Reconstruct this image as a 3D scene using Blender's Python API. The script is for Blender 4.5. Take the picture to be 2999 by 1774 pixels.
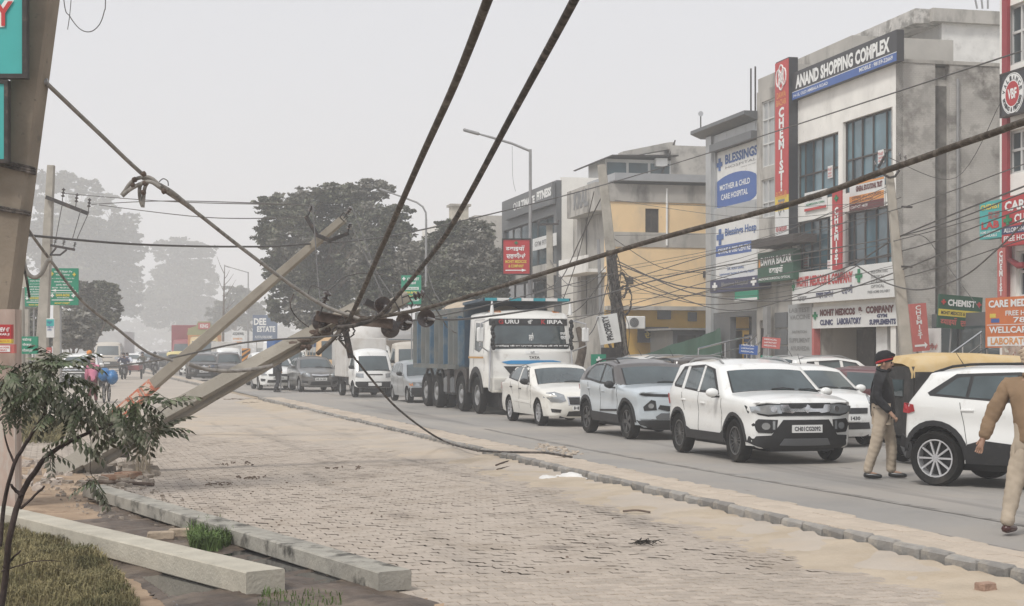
import bpy, bmesh, math, random
import numpy as np
from mathutils import Vector, Matrix, Quaternion
from mathutils.bvhtree import BVHTree
from mathutils.geometry import delaunay_2d_cdt
random.seed(7); RNG = np.random.default_rng(7)
for o in list(bpy.data.objects): bpy.data.objects.remove(o)
SC = bpy.context.scene; COL = SC.collection; PI = math.pi
# ---------------- camera, sky, sun, exposure ----------------
FPX, CX, CY, EYE = 4600.0, 1499.5, 1025.0, 1.78      # focal length, centre column, horizon row (photo pixels), eye height
cam = bpy.data.cameras.new('camera'); camo = bpy.data.objects.new('camera', cam); COL.objects.link(camo)
camo.location = (0, 0, EYE); camo.rotation_euler = (PI/2, 0, 0)
cam.sensor_width = 36; cam.lens = 36*FPX/2999; cam.shift_y = (CY-887)/2999; cam.clip_end = 3000; cam.clip_start = .1
SC.camera = camo
w = bpy.data.worlds.new('World'); SC.world = w; w.use_nodes = True
nt = w.node_tree; bg = nt.nodes['Background']
sky = nt.nodes.new('ShaderNodeTexSky'); sky.sky_type = 'NISHITA'; sky.sun_disc = False
SUN_EL, SUN_AZ = math.radians(52), math.radians(215)
sky.sun_elevation = SUN_EL; sky.sun_rotation = SUN_AZ; sky.air_density = 1.0; sky.dust_density = 3.0
hs = nt.nodes.new('ShaderNodeHueSaturation'); hs.inputs['Saturation'].default_value = .12
mx = nt.nodes.new('ShaderNodeMix'); mx.data_type = 'RGBA'; mx.inputs[0].default_value = .86
nt.links.new(sky.outputs[0], hs.inputs['Color']); nt.links.new(hs.outputs[0], mx.inputs[6])
mx.inputs[7].default_value = (3.7, 3.8, 4.1, 1)        # the even overcast layer
nt.links.new(mx.outputs[2], bg.inputs[0]); bg.inputs[1].default_value = .115
sd = bpy.data.lights.new('sun', 'SUN'); sd.energy = 1.5; sd.angle = math.radians(12); sd.color = (1, .965, .91)
so = bpy.data.objects.new('sun', sd); COL.objects.link(so)
_d = Vector((math.sin(SUN_AZ)*math.cos(SUN_EL), math.cos(SUN_AZ)*math.cos(SUN_EL), math.sin(SUN_EL)))
so.rotation_euler = _d.to_track_quat('Z', 'Y').to_euler(); so.location = (0, 0, 30)
vs = SC.view_settings; vs.view_transform = 'Standard'; vs.look = 'None'; vs.gamma = 1; vs.exposure = .78; vs.use_curve_mapping = False
SC.render.engine = 'CYCLES'; SC.cycles.volume_bounces = 5; SC.cycles.max_bounces = 8; SC.cycles.use_denoising = True
SC.cycles.diffuse_bounces = 3; SC.cycles.glossy_bounces = 3

# ---------------- projection helpers: photo column/row -> points of the place ----------------
def P(px, py, d): return Vector(((px-CX)*d/FPX, d, EYE-(py-CY)*d/FPX))
def G(px, py, z=0.0):
    d = (EYE-z)*FPX/(py-CY); return Vector(((px-CX)*d/FPX, d, z))
KO = Vector((3.85, 11.8, 0)); RD = Vector((-.281, .9597, 0)).normalized(); RP = Vector((RD.y, -RD.x, 0))
def Wd(s, t, z=0.0): v = KO+RD*s+RP*t; return Vector((v.x, v.y, z))
def st(v): r = Vector((v[0], v[1], 0))-KO; return r.dot(RD), r.dot(RP)
class Plane:                                            # an upright plane; local x = to the reader's right, y = up, z = outwards
    def __init__(s, O, R):
        s.O = Vector(O); s.R = Vector((R[0], R[1], 0)).normalized(); s.U = Vector((0, 0, 1)); s.N = s.R.cross(s.U)
        s.M = Matrix(((s.R.x, 0, s.N.x, s.O.x), (s.R.y, 0, s.N.y, s.O.y), (0, 1, 0, s.O.z), (0, 0, 0, 1)))
    def ab(s, px, py, n=0.0):
        D = Vector(((px-CX)/FPX, 1, -(py-CY)/FPX)); C = Vector((0, 0, EYE)); O = s.O+s.N*n
        t = (O-C).dot(s.N)/D.dot(s.N); q = C+D*t-s.O
        return q.dot(s.R), q.z
    def rect(s, xl, yt, yb, xr, n=0.0):                 # a0, a1, b0, b1 from the left edge's column and rows and the right column
        a0, b1 = s.ab(xl, yt, n); _, b0 = s.ab(xl, yb, n); a1, _ = s.ab(xr, yt, n); return a0, a1, b0, b1

# ---------------- materials ----------------
MATS = {}
def mat(name, col, rough=.7, metal=0., var=.12, scale=4., bump=0., bscale=None, dirt=None, spec=.5, coat=0., space='Object', rand=0., streak=None, tracks=None):
    if name in MATS: return MATS[name]
    m = bpy.data.materials.new(name); MATS[name] = m; m.use_nodes = True; t = m.node_tree; N, L = t.nodes, t.links
    b = N['Principled BSDF']; b.inputs['Roughness'].default_value = rough; b.inputs['Metallic'].default_value = metal
    b.inputs['Specular IOR Level'].default_value = spec if (rough < .6 or spec != .5) else .18; b.inputs['Coat Weight'].default_value = coat; b.inputs['Coat Roughness'].default_value = .06
    tc = N.new('ShaderNodeTexCoord'); vec = tc.outputs[space]
    if var or dirt or bump:
        n = N.new('ShaderNodeTexNoise'); n.inputs['Scale'].default_value = scale; n.inputs['Detail'].default_value = 6; L.new(vec, n.inputs['Vector'])
        r = N.new('ShaderNodeMapRange'); r.inputs[1].default_value = .3; r.inputs[2].default_value = .7; r.inputs[3].default_value = 1-var; r.inputs[4].default_value = 1+var
        L.new(n.outputs[0], r.inputs[0])
        mul = N.new('ShaderNodeMix'); mul.data_type = 'RGBA'; mul.blend_type = 'MULTIPLY'; mul.inputs[0].default_value = 1
        mul.inputs[6].default_value = (*col, 1); L.new(r.outputs[0], mul.inputs[7]); c = mul.outputs[2]
        if rand:
            oi = N.new('ShaderNodeObjectInfo'); r2 = N.new('ShaderNodeMapRange'); r2.inputs[3].default_value = 1-rand; r2.inputs[4].default_value = 1+rand
            L.new(oi.outputs['Random'], r2.inputs[0]); m3 = N.new('ShaderNodeMix'); m3.data_type = 'RGBA'; m3.blend_type = 'MULTIPLY'; m3.inputs[0].default_value = 1
            L.new(c, m3.inputs[6]); L.new(r2.outputs[0], m3.inputs[7]); c = m3.outputs[2]
        if dirt:                                         # (colour, scale, low, high)
            for (dc, ds, lo, hi) in (dirt if isinstance(dirt, list) else [dirt]):
                n2 = N.new('ShaderNodeTexNoise'); n2.inputs['Scale'].default_value = ds; n2.inputs['Detail'].default_value = 8; n2.inputs['Roughness'].default_value = .65
                if streak:
                    mp = N.new('ShaderNodeMapping'); mp.inputs['Scale'].default_value = streak; L.new(vec, mp.inputs[0]); L.new(mp.outputs[0], n2.inputs['Vector'])
                else: L.new(vec, n2.inputs['Vector'])
                r3 = N.new('ShaderNodeMapRange'); r3.inputs[1].default_value = lo; r3.inputs[2].default_value = hi; L.new(n2.outputs[0], r3.inputs[0])
                m2 = N.new('ShaderNodeMix'); m2.data_type = 'RGBA'; L.new(r3.outputs[0], m2.inputs[0]); L.new(c, m2.inputs[6]); m2.inputs[7].default_value = (*dc, 1); c = m2.outputs[2]
        for (tcol, sx, sy, lo, hi) in (tracks or []):      # wear drawn out along the road
            ge = N.new('ShaderNodeNewGeometry'); m0 = N.new('ShaderNodeMapping'); m0.inputs['Rotation'].default_value = (0, 0, -math.atan2(RD.y, RD.x)); L.new(ge.outputs['Position'], m0.inputs[0])
            m1 = N.new('ShaderNodeMapping'); m1.inputs['Scale'].default_value = (sx, sy, 1); L.new(m0.outputs[0], m1.inputs[0]); n5 = N.new('ShaderNodeTexNoise'); n5.inputs['Scale'].default_value = 1; n5.inputs['Detail'].default_value = 7; n5.inputs['Roughness'].default_value = .6; L.new(m1.outputs[0], n5.inputs['Vector'])
            r5 = N.new('ShaderNodeMapRange'); r5.inputs[1].default_value = lo; r5.inputs[2].default_value = hi; r5.inputs[4].default_value = .8; L.new(n5.outputs[0], r5.inputs[0])
            m5 = N.new('ShaderNodeMix'); m5.data_type = 'RGBA'; L.new(r5.outputs[0], m5.inputs[0]); L.new(c, m5.inputs[6]); m5.inputs[7].default_value = (*tcol, 1); c = m5.outputs[2]
        L.new(c, b.inputs['Base Color'])
        if bump:
            n4 = N.new('ShaderNodeTexNoise'); n4.inputs['Scale'].default_value = bscale or scale*4; n4.inputs['Detail'].default_value = 5; L.new(vec, n4.inputs['Vector'])
            bp = N.new('ShaderNodeBump'); bp.inputs['Strength'].default_value = bump; bp.inputs['Distance'].default_value = .02; L.new(n4.outputs[0], bp.inputs['Height']); L.new(bp.outputs[0], b.inputs['Normal'])
    else: b.inputs['Base Color'].default_value = (*col, 1)
    return m
def paint(name, col, **k): k.setdefault('rough', .55); k.setdefault('var', .06); k.setdefault('scale', 2.5); return mat(name, col, **k)
def carpaint(name, col): return mat(name, col, rough=.32, var=.03, scale=2, coat=.6, dirt=((.33, .28, .22), 3.5, .58, .95))
M_CONC = mat('concrete', (.38, .355, .31), .85, var=.16, scale=3, bump=.35, bscale=30, dirt=[((.22, .2, .17), 2.2, .5, .75)])
M_CONCL = mat('concrete_light', (.47, .435, .36), .85, var=.12, scale=4, bump=.4, bscale=40, dirt=[((.33, .30, .25), 1.7, .5, .8), ((.16, .15, .13), 14, .66, .72)])
M_CONCW = mat('concrete_wet', (.35, .33, .285), .75, var=.2, scale=5, bump=.4, bscale=35, dirt=[((.2, .19, .17), 1.4, .48, .7), ((.085, .08, .068), 2.8, .52, .64)])
M_GREY = mat('steel_grey', (.3, .3, .3), .5, .3, var=.1)
M_DARK = mat('dark_metal', (.035, .03, .028), .55, .2, var=.25, scale=9, dirt=((.14, .1, .08), 7, .55, .75))
M_RUST = mat('rusty_steel', (.1, .07, .055), .8, .1, var=.3, scale=12, dirt=((.2, .16, .13), 5, .5, .7))
M_BLACK = mat('black_plastic', (.014, .014, .015), .55, var=.2, scale=6, dirt=((.07, .06, .05), 4, .6, .95))
M_RUB = mat('tyre_rubber', (.016, .0155, .015), .85, var=.2, scale=8, dirt=((.08, .07, .058), 3, .55, .95))
M_WHITE = paint('white_paint', (.76, .76, .74))
M_CABLE = mat('cable_sheath', (.045, .04, .036), .8, var=.3, scale=20, bump=.5, bscale=60, dirt=((.2, .17, .15), 9, .45, .7))
M_CABLEL = mat('cable_dusty', (.29, .27, .245), .85, var=.2, scale=12, dirt=((.1, .09, .08), 9, .5, .7))
M_WIRE = mat('wire', (.12, .115, .11), .6, .3, var=.1)
M_GLASS = mat('window_glass', (.055, .075, .082), .07, var=.25, scale=.8, spec=.8)
M_CGLASS = mat('car_glass', (.055, .075, .08), .06, var=.45, scale=1.4, spec=.8)
M_CHROME = mat('chrome', (.6, .6, .6), .15, .9, var=.05)
M_ALLOY = mat('alloy', (.5, .5, .51), .35, .6, var=.08)
M_LAMPG = mat('lamp_glass', (.36, .38, .39), .08, .5, var=.14, scale=9, spec=.9, coat=.5)
M_RED = mat('tail_red', (.4, .02, .03), .2, var=.2)
M_ORANGE = mat('indicator', (.6, .2, .03), .3, var=.1)

# ---------------- mesh helpers ----------------
class MB:
    def __init__(s): s.v = []; s.f = []; s.m = []; s.mi = 0
    def add(s, vs, fs):
        n = len(s.v); s.v += [tuple(v) for v in vs]; s.f += [tuple(i+n for i in f) for f in fs]; s.m += [s.mi]*len(fs); return s
    def box(s, a, b, M=None, ch=0.0):
        (x0, y0, z0), (x1, y1, z1) = a, b
        if ch:
            c = ch; vs = []
            for z, k in ((z0, 1), (z0+c, 0), (z1-c, 0), (z1, 1)):
                q = c if k else 0
                X0, X1, Y0, Y1 = x0+q, x1-q, y0+q, y1-q
                vs += [(X0+c, Y0, z), (X1-c, Y0, z), (X1, Y0+c, z), (X1, Y1-c, z), (X1-c, Y1, z), (X0+c, Y1, z), (X0, Y1-c, z), (X0, Y0+c, z)]
            fs = [tuple(range(7, -1, -1)), tuple(range(24, 32))]
            for r in range(3):
                for i in range(8): j = (i+1) % 8; fs.append((r*8+i, r*8+j, r*8+8+j, r*8+8+i))
        else:
            vs = [(x0, y0, z0), (x1, y0, z0), (x1, y1, z0), (x0, y1, z0), (x0, y0, z1), (x1, y0, z1), (x1, y1, z1), (x0, y1, z1)]
            fs = [(3, 2, 1, 0), (4, 5, 6, 7), (0, 1, 5, 4), (1, 2, 6, 5), (2, 3, 7, 6), (3, 0, 4, 7)]
        if M is not None: vs = [M @ Vector(v) for v in vs]
        return s.add(vs, fs)
    def prism(s, poly, z0, z1, M=None):
        n = len(poly); vs = [(x, y, z0) for x, y in poly]+[(x, y, z1) for x, y in poly]
        fs = [tuple(range(n-1, -1, -1)), tuple(range(n, 2*n))]+[(i, (i+1) % n, n+(i+1) % n, n+i) for i in range(n)]
        if M is not None: vs = [M @ Vector(v) for v in vs]
        return s.add(vs, fs)
    def tube(s, pts, r, sides=8, cap=True, flat=None):
        pts = [Vector(p) for p in pts]; n = len(pts); rs = r if hasattr(r, '__len__') else [r]*n
        vs = []; up = None
        for i, p in enumerate(pts):
            t = (pts[min(i+1, n-1)]-pts[max(i-1, 0)]); t = t.normalized() if t.length > 1e-9 else Vector((0, 0, 1))
            if up is None:
                up = Vector((0, 0, 1)) if abs(t.z) < .9 else Vector((1, 0, 0))
            a = t.cross(up);  a = a.normalized() if a.length > 1e-6 else t.orthogonal().normalized(); b = a.cross(t); up = b
            for k in range(sides):
                an = 2*PI*(k+.5)/sides; vs.append(p+(a*math.cos(an)+b*math.sin(an))*rs[i])
        fs = []
        for i in range(n-1):
            for k in range(sides): l = (k+1) % sides; fs.append((i*sides+k, i*sides+l, (i+1)*sides+l, (i+1)*sides+k))
        if cap: fs += [tuple(range(sides-1, -1, -1)), tuple(range((n-1)*sides, n*sides))]
        return s.add(vs, fs)
    def lathe(s, prof, M=None, n=16, cap=True):                    # prof: (radius, height) about local z
        vs = [(r*math.cos(2*PI*k/n), r*math.sin(2*PI*k/n), z) for r, z in prof for k in range(n)]
        fs = [(i*n+k, i*n+(k+1) % n, (i+1)*n+(k+1) % n, (i+1)*n+k) for i in range(len(prof)-1) for k in range(n)]
        if cap and prof[0][0] > 1e-6: fs.append(tuple(range(n-1, -1, -1)))
        if cap and prof[-1][0] > 1e-6: fs.append(tuple(range((len(prof)-1)*n, len(prof)*n)))
        if M is not None: vs = [M @ Vector(v) for v in vs]
        return s.add(vs, fs)
    def ball(s, c, r, n=10, m=6, M=None):
        r = r if hasattr(r, '__len__') else (r, r, r); q = []
        pr = [(math.sin(PI*i/m), -math.cos(PI*i/m)) for i in range(m+1)]
        T = Matrix.Translation(Vector(c)) @ Matrix.Diagonal((*r, 1))
        if M is not None: T = M @ T
        return s.lathe([(max(a, 1e-4), b) for a, b in pr], T, n)
    def mesh(s, name, mats, smooth=None):
        me = bpy.data.meshes.new(name); me.from_pydata(s.v, [], s.f)
        for m in (mats if isinstance(mats, (list, tuple)) else [mats]): me.materials.append(m)
        if any(s.m): me.polygons.foreach_set('material_index', s.m)
        if smooth is not None: shade(me, smooth)
        me.update(); return me
    def obj(s, name, mats, parent=None, smooth=None, M=None): return link(name, s.mesh(name, mats, smooth), parent, M)
def shade(me, ang=35):
    me.polygons.foreach_set('use_smooth', [True]*len(me.polygons))
    if ang < 180:
        bm = bmesh.new(); bm.from_mesh(me); a = math.radians(ang)
        for e in bm.edges:
            if len(e.link_faces) == 2 and e.calc_face_angle(0) > a: e.smooth = False
        bm.to_mesh(me); bm.free()
def link(name, data, parent=None, M=None):
    o = bpy.data.objects.new(name, data); COL.objects.link(o)
    if parent is not None: o.parent = parent
    if M is not None: o.matrix_local = M
    return o
def tag(o, label=None, cat=None, group=None, kind=None):
    if label: o['label'] = label
    if cat: o['category'] = cat
    if group: o['group'] = group
    if kind: o['kind'] = kind
    return o
def thing(name, label, cat, M=None, group=None):
    o = bpy.data.objects.new(name, None); COL.objects.link(o); o.empty_display_size = .3
    if M is not None: o.matrix_world = M
    return tag(o, label, cat, group)
def T(x, y=None, z=None, rz=0): 
    v = Vector(x) if y is None else Vector((x, y, z)); return Matrix.Translation(v) @ Matrix.Rotation(rz, 4, 'Z')
def copy_tree(o, parent=None):
    c = o.copy(); COL.objects.link(c); c.parent = parent
    if parent is not None: c.matrix_parent_inverse = o.matrix_parent_inverse.copy()
    for ch in list(CH.get(o.name, o.children)): copy_tree(ch, c)
    return c
CH = {}
def np_mesh(name, verts, nper, mats, mi=None, smooth=False):   # many separate n-gons from an array (k*nper, 3)
    me = bpy.data.meshes.new(name); nv = len(verts); nf = nv//nper
    me.vertices.add(nv); me.vertices.foreach_set('co', verts.astype('f4').ravel()); me.loops.add(nv)
    me.loops.foreach_set('vertex_index', np.arange(nv, dtype='i4')); me.polygons.add(nf)
    me.polygons.foreach_set('loop_start', np.arange(0, nv, nper, dtype='i4')); me.polygons.foreach_set('loop_total', np.full(nf, nper, 'i4'))
    for m in (mats if isinstance(mats, (list, tuple)) else [mats]): me.materials.append(m)
    if mi is not None: me.polygons.foreach_set('material_index', mi.astype('i4'))
    me.update(calc_edges=True); me.validate(); return me
def sag(a, b, drop, n=14):
    a, b = Vector(a), Vector(b); return [a.lerp(b, i/n)-Vector((0, 0, drop*4*(i/n)*(1-i/n))) for i in range(n+1)]
def spline(pts, k=6):
    pts = [Vector(p) for p in pts]; out = []
    for i in range(len(pts)-1):
        p0, p1, p2, p3 = pts[max(i-1, 0)], pts[i], pts[i+1], pts[min(i+2, len(pts)-1)]
        for j in range(k):
            t = j/k; out.append(.5*((2*p1)+(-p0+p2)*t+(2*p0-5*p1+4*p2-p3)*t*t+(-p0+3*p1-3*p2+p3)*t**3))
    return out+[pts[-1]]
_TXT = {}
def text_mesh(s, bold=0.0, vertical=False):
    key = (s, bold, vertical)
    if key in _TXT: return _TXT[key]
    cu = bpy.data.curves.new('lettering', 'FONT'); cu.body = '\n'.join(s) if vertical else s; cu.offset = bold; cu.resolution_u = 2
    cu.space_line = .82 if vertical else .9; cu.align_x = 'CENTER'
    ob = bpy.data.objects.new('t', cu); me = bpy.data.meshes.new_from_object(ob); bpy.data.objects.remove(ob)
    me.name = 'lettering'; n = len(me.vertices); co = np.zeros(n*3, 'f4'); me.vertices.foreach_get('co', co); co = co.reshape(-1, 3)
    if n:
        lo, hi = co.min(0), co.max(0); co = (co-lo)/np.maximum(hi-lo, 1e-6); me.vertices.foreach_set('co', co.ravel())
    _TXT[key] = me; return me
def lettering(s, parent, m, x, y, w_, h, n=.01, bold=.02, vertical=False, name='lettering', shear=0.0, base=Matrix()):
    me = text_mesh(s, bold, vertical).copy(); me.materials.clear(); me.materials.append(m)
    me.transform(base @ Matrix(((w_, shear, 0, x), (0, h, 0, y), (0, 0, 1, n), (0, 0, 0, 1)))); me.update()
    return link(name, me, parent)
def sign(name, label, cat, M, w_, h, face, items=(), frame=None, th=.08, group=None, bands=(), posts=()):
    """board in the frame M (x right, y up, z out; origin lower left). items: (text, x, y, w, h, material[, bold]) in fractions"""
    o = thing(name, label, cat, M, group)
    MB().box((0, 0, -th), (w_, h, 0)).obj('board', face, o)
    if frame:
        f = MB(); e = min(.05, h*.05)
        for a, b in (((-e, -e, -th-.01), (w_+e, 0, .02)), ((-e, h, -th-.01), (w_+e, h+e, .02)), ((-e, 0, -th-.01), (0, h, .02)), ((w_, 0, -th-.01), (w_+e, h, .02))): f.box(a, b)
        f.obj('frame', frame, o)
    for (x, y, ww, hh, m) in bands: MB().box((x*w_, y*h, .001), ((x+ww)*w_, (y+hh)*h, .006)).obj('colour_band', m, o)
    for it in items:
        tx, x, y, ww, hh, m = it[:6]; bold = it[6] if len(it) > 6 else .02
        if tx == '>': arrow(o, m, x*w_, y*h, ww*w_, hh*h, 1)
        elif tx == '<': arrow(o, m, x*w_, y*h, ww*w_, hh*h, -1)
        elif tx == '+': cross(o, m, x*w_, y*h, ww*w_, hh*h)
        else: lettering(tx, o, m, x*w_, y*h, ww*w_, hh*h, .012, bold, vertical=(len(it) > 7 and it[7]))
    for a, b in posts: MB().tube([a, b], .03, 6).obj('post', M_GREY, o)
    return o
def arrow(o, m, x, y, w_, h, s):
    p = [(0, .36), (.78, .36), (.78, .05), (1, .5), (.78, .95), (.78, .64), (0, .64)]
    if s < 0: p = [(1-a, b) for a, b in p][::-1]
    MB().prism([(x+a*w_, y+b*h) for a, b in p], .007, .012).obj('arrow', m, o)
def cross(o, m, x, y, w_, h):
    p = [(.33, 0), (.67, 0), (.67, .33), (1, .33), (1, .67), (.67, .67), (.67, 1), (.33, 1), (.33, .67), (0, .67), (0, .33), (.33, .33)]
    MB().prism([(x+a*w_, y+b*h) for a, b in p], .007, .03).obj('cross_emblem', m, o)
# ================= THE GROUND =================
def sheet(name, pts, z, m, kind='structure'):
    me = bpy.data.meshes.new(name); me.from_pydata([(p[0], p[1], z) for p in pts], [], [tuple(range(len(pts)))]); me.materials.append(m)
    return tag(link(name, me), kind=kind)
M_EARTH = mat('dry_earth', (.36, .29, .21), .95, var=.15, scale=.6, bump=.5, bscale=9, dirt=[((.25, .19, .13), .9, .5, .72), ((.45, .39, .31), 2.5, .55, .8)])
M_ASPH = mat('asphalt', (.30, .285, .265), .88, var=.10, scale=.35, bump=.25, bscale=60, dirt=[((.37, .33, .285), .22, .42, .72), ((.2, .19, .18), .5, .6, .8)], tracks=[((.17, .16, .15), .06, 1.1, .54, .68), ((.40, .36, .31), .09, .7, .56, .75), ((.12, .115, .11), .5, 3, .66, .74)])
M_FARPAVE = mat('dusty_paving', (.42, .37, .315), .9, var=.09, scale=.3, bump=.2, bscale=25, dirt=[((.37, .33, .29), .35, .5, .75), ((.50, .43, .35), .8, .5, .8)])
M_BED = mat('paver_joint', (.13, .10, .08), .95, var=.2, scale=6)
M_PAVER = mat('paver', (.425, .366, .308), .88, var=.1, scale=7, bump=.25, bscale=50, dirt=[((.33, .275, .22), 1.1, .5, .72), ((.22, .19, .165), .55, .60, .72)], tracks=[((.27, .235, .2), .10, 1.5, .55, .72), ((.2, .175, .155), .25, .6, .64, .76)])
M_SAND = mat('blown_sand', (.46, .385, .295), .95, var=.1, scale=2.2, bump=.5, bscale=22, dirt=[((.38, .3, .21), 1.5, .5, .8)])
big = 620
sheet('ground', [(-big, -30), (big, -30), (big, 1080), (-big, 1080)], -.03, M_EARTH)
# road sheets in the road's own frame; the near one under the pavers is the joint bed
def rsheet(name, s0, s1, t0, t1, z, m): return sheet(name, [Wd(s0, t0), Wd(s0, t1), Wd(s1, t1), Wd(s1, t0)], z, m)
rsheet('paver_bed', -14, 34, -9.5, .1, -.016, M_BED)
rsheet('near_road', 33.6, 1050, -9.5, .1, -.004, M_FARPAVE)
rsheet('far_road', -14, 1050, .55, 10.2, -.004, M_ASPH)
rsheet('parking_strip', -14, 1050, 10.2, 19, -.012, M_EARTH)
# tar seams along the far road
def seam(name, s0, s1, t0, w_, seed, z):
    r = random.Random(seed); n = 60; a = []; b = []
    for i in range(n+1):
        s = s0+(s1-s0)*i/n; t = t0+.12*math.sin(s*.23+seed)+r.uniform(-.015, .015); ww = w_*(.35+.65*math.sin(PI*i/n)**.4)*r.uniform(.6, 1.2); a.append(Wd(s, t-ww/2, z)); b.append(Wd(s, t+ww/2, z))
    me = bpy.data.meshes.new(name); me.from_pydata([tuple(v) for v in a+b], [], [(i, i+1, n+2+i, n+1+i) for i in range(n)]); me.materials.append(M_SEAM); tag(link(name, me), kind='structure')
M_SEAM = mat('tar_seam', (.20, .185, .168), .85, var=.25, scale=5, dirt=((.30, .28, .255), 2.5, .40, .58))
seam('road_seam', -4, 24, 2.35, .13, 1, .002); seam('road_seam', -6, 40, 1.15, .1, 2, .003)
# left limit of the paving
LB = [(-19, 60), (-10.3, 30.0), (-5.75, 21.5), (-4.6, 17.9), (-.45, 10.7), (.2, 8.5)]
def left_of(x, y):
    for (x0, y0), (x1, y1) in zip(LB, LB[1:]):
        if y1 <= y <= y0: return x < x0+(x1-x0)*(y-y0)/(y1-y0)
    return x < (LB[0][0] if y > LB[0][1] else LB[-1][0])
def nz(x, y, f=1.0, k=0):                                # cheap smooth noise
    return (math.sin(x*1.7*f+k)*math.cos(y*1.3*f-k*1.7)+.6*math.sin(x*3.9*f-y*2.1*f+k*2.3)+.4*math.cos(y*5.3*f+x*4.1*f+k))/2
# pavers: zigzag blocks, rows across the road; every one a piece with its own edges
def paver_outline(l=.205, w=.118, z=.016, g=.006):
    a, b = w/2-g/2, l/2-g/2
    return [(-a, -b), (a, -b), (a+z, -b*.5), (a+z*.2, 0), (a-z+.0, b*.5), (a, b), (-a, b), (-a-z, b*.5), (-a-z*.2+.0, 0), (-a+z, -b*.5)]
PV = []
for i in range(-40, 285):
    for j in range(-80, 2):
        s = i*.1725 + (.086 if j % 2 else 0)-2; t = j*.118-.05
        # rows run across the road, blocks lie across it
        s = i*.130-2; t = j*.207+(.1035 if i % 2 else 0)-.12
        p = Wd(s, t); 
        if p.y < 10.2 or s > 33.9 or t > -.09: continue
        if abs(p.x) > .345*p.y+.3: continue
        if left_of(p.x, p.y): continue
        if p.y < 13.2 and nz(p.x*3, p.y*3, 1, 2) < -.93: continue
        PV.append((p.y, p.x, s, t))
PV.sort(); M_R = math.atan2(RP.y, RP.x)
def paver_verts(full):
    o = paver_outline(.207, .130, .013, .010); o = [(b, a) for a, b in o][::-1]; n = len(o)
    top = [(x*.955, y*.94, 0) for x, y in o]; mid = [(x, y, -.004) for x, y in o]; bot = [(x, y, -.018) for x, y in o]
    return n, top, mid, bot
n, top, mid, bot = paver_verts(1)
pave = sheet('pavement', [Wd(-4, -9.5), Wd(-4, .1), Wd(33.7, .1), Wd(33.7, -9.5)], -.017, M_BED)
pv_meshes = []
for k in range(6):
    rr = random.Random(k); ch = [Vector(v) for v in top+mid+bot]
    for v in ch: v.x += rr.uniform(-.0015, .0015); v.y += rr.uniform(-.0015, .0015)
    mb = MB(); mb.add(ch, [tuple(range(n))]+[(i+n, (i+1) % n+n, (i+1) % n, i) for i in range(n)]+[(i+2*n, (i+1) % n+2*n, (i+1) % n+n, i+n) for i in range(n)])
    pv_meshes.append(mb.mesh('paver', M_PAVER))
M_PAVER1 = mat('paver_single', (.425, .366, .308), .88, var=.12, scale=7, bump=.25, bscale=50, dirt=[((.33, .275, .22), 5, .5, .72)], rand=.12, tracks=[((.27, .235, .2), .10, 1.5, .55, .72), ((.2, .175, .155), .25, .6, .64, .76)])
for me in pv_meshes: me.materials[0] = M_PAVER1
vis = [q for q in PV if abs(q[1]) < .327*q[0]+.05 and q[0] > 10.85]
near = vis[:300]; nearset = set(near)
for (y, x, s, t) in near:
    r = random.Random(int(s*977+t*7919)); M = Matrix.Translation((x, y, r.uniform(-.003, .002))) @ Matrix.Rotation(M_R+r.uniform(-.012, .012), 4, 'Z') @ Matrix.Rotation(r.uniform(-.008, .008), 4, 'X')
    link('paver', r.choice(pv_meshes), pave, M)
rest = [q for q in PV if q not in nearset]
base = np.array(top+mid+bot); K = len(rest); X = np.array([q[1] for q in rest]); Y = np.array([q[0] for q in rest])
ang = M_R+RNG.uniform(-.012, .012, K); c, s_ = np.cos(ang), np.sin(ang)
V = np.empty((K, 3*n, 3)); V[:, :, 0] = base[:, 0]*c[:, None]-base[:, 1]*s_[:, None]+X[:, None]; V[:, :, 1] = base[:, 0]*s_[:, None]+base[:, 1]*c[:, None]+Y[:, None]
V[:, :, 2] = base[:, 2]+RNG.uniform(-.003, .002, K)[:, None]+RNG.uniform(-.006, .006, K)[:, None]*base[:, 0]/.1
V = V.reshape(-1, 3); fs = []
ff = [tuple(range(n))]+[(i+n, (i+1) % n+n, (i+1) % n, i) for i in range(n)]
for k in range(K): o_ = k*3*n; fs += [tuple(a+o_ for a in f) for f in ff]
me = bpy.data.meshes.new('paver_field'); me.from_pydata(V.tolist(), [], fs); me.materials.append(M_PAVER); me.update()
tag(link('paver_field', me, pave), kind='stuff')

def height_sheet(name, x0, x1, y0, y1, st_, f, m, keep=None, kind='stuff', smooth=True):
    nx, ny = int((x1-x0)/st_)+1, int((y1-y0)/st_)+1; vs = []; fs = []; idx = {}
    for j in range(ny):
        for i in range(nx):
            x, y = x0+i*st_, y0+j*st_; z = f(x, y)
            if z is not None: idx[i, j] = len(vs); vs.append((x, y, z))
    for j in range(ny-1):
        for i in range(nx-1):
            q = [idx.get(a) for a in ((i, j), (i+1, j), (i+1, j+1), (i, j+1))]
            if None not in q: fs.append(tuple(q))
    me = bpy.data.meshes.new(name); me.from_pydata(vs, [], fs); me.materials.append(m)
    if smooth: shade(me, 180)
    return tag(link(name, me), kind=kind)
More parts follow.
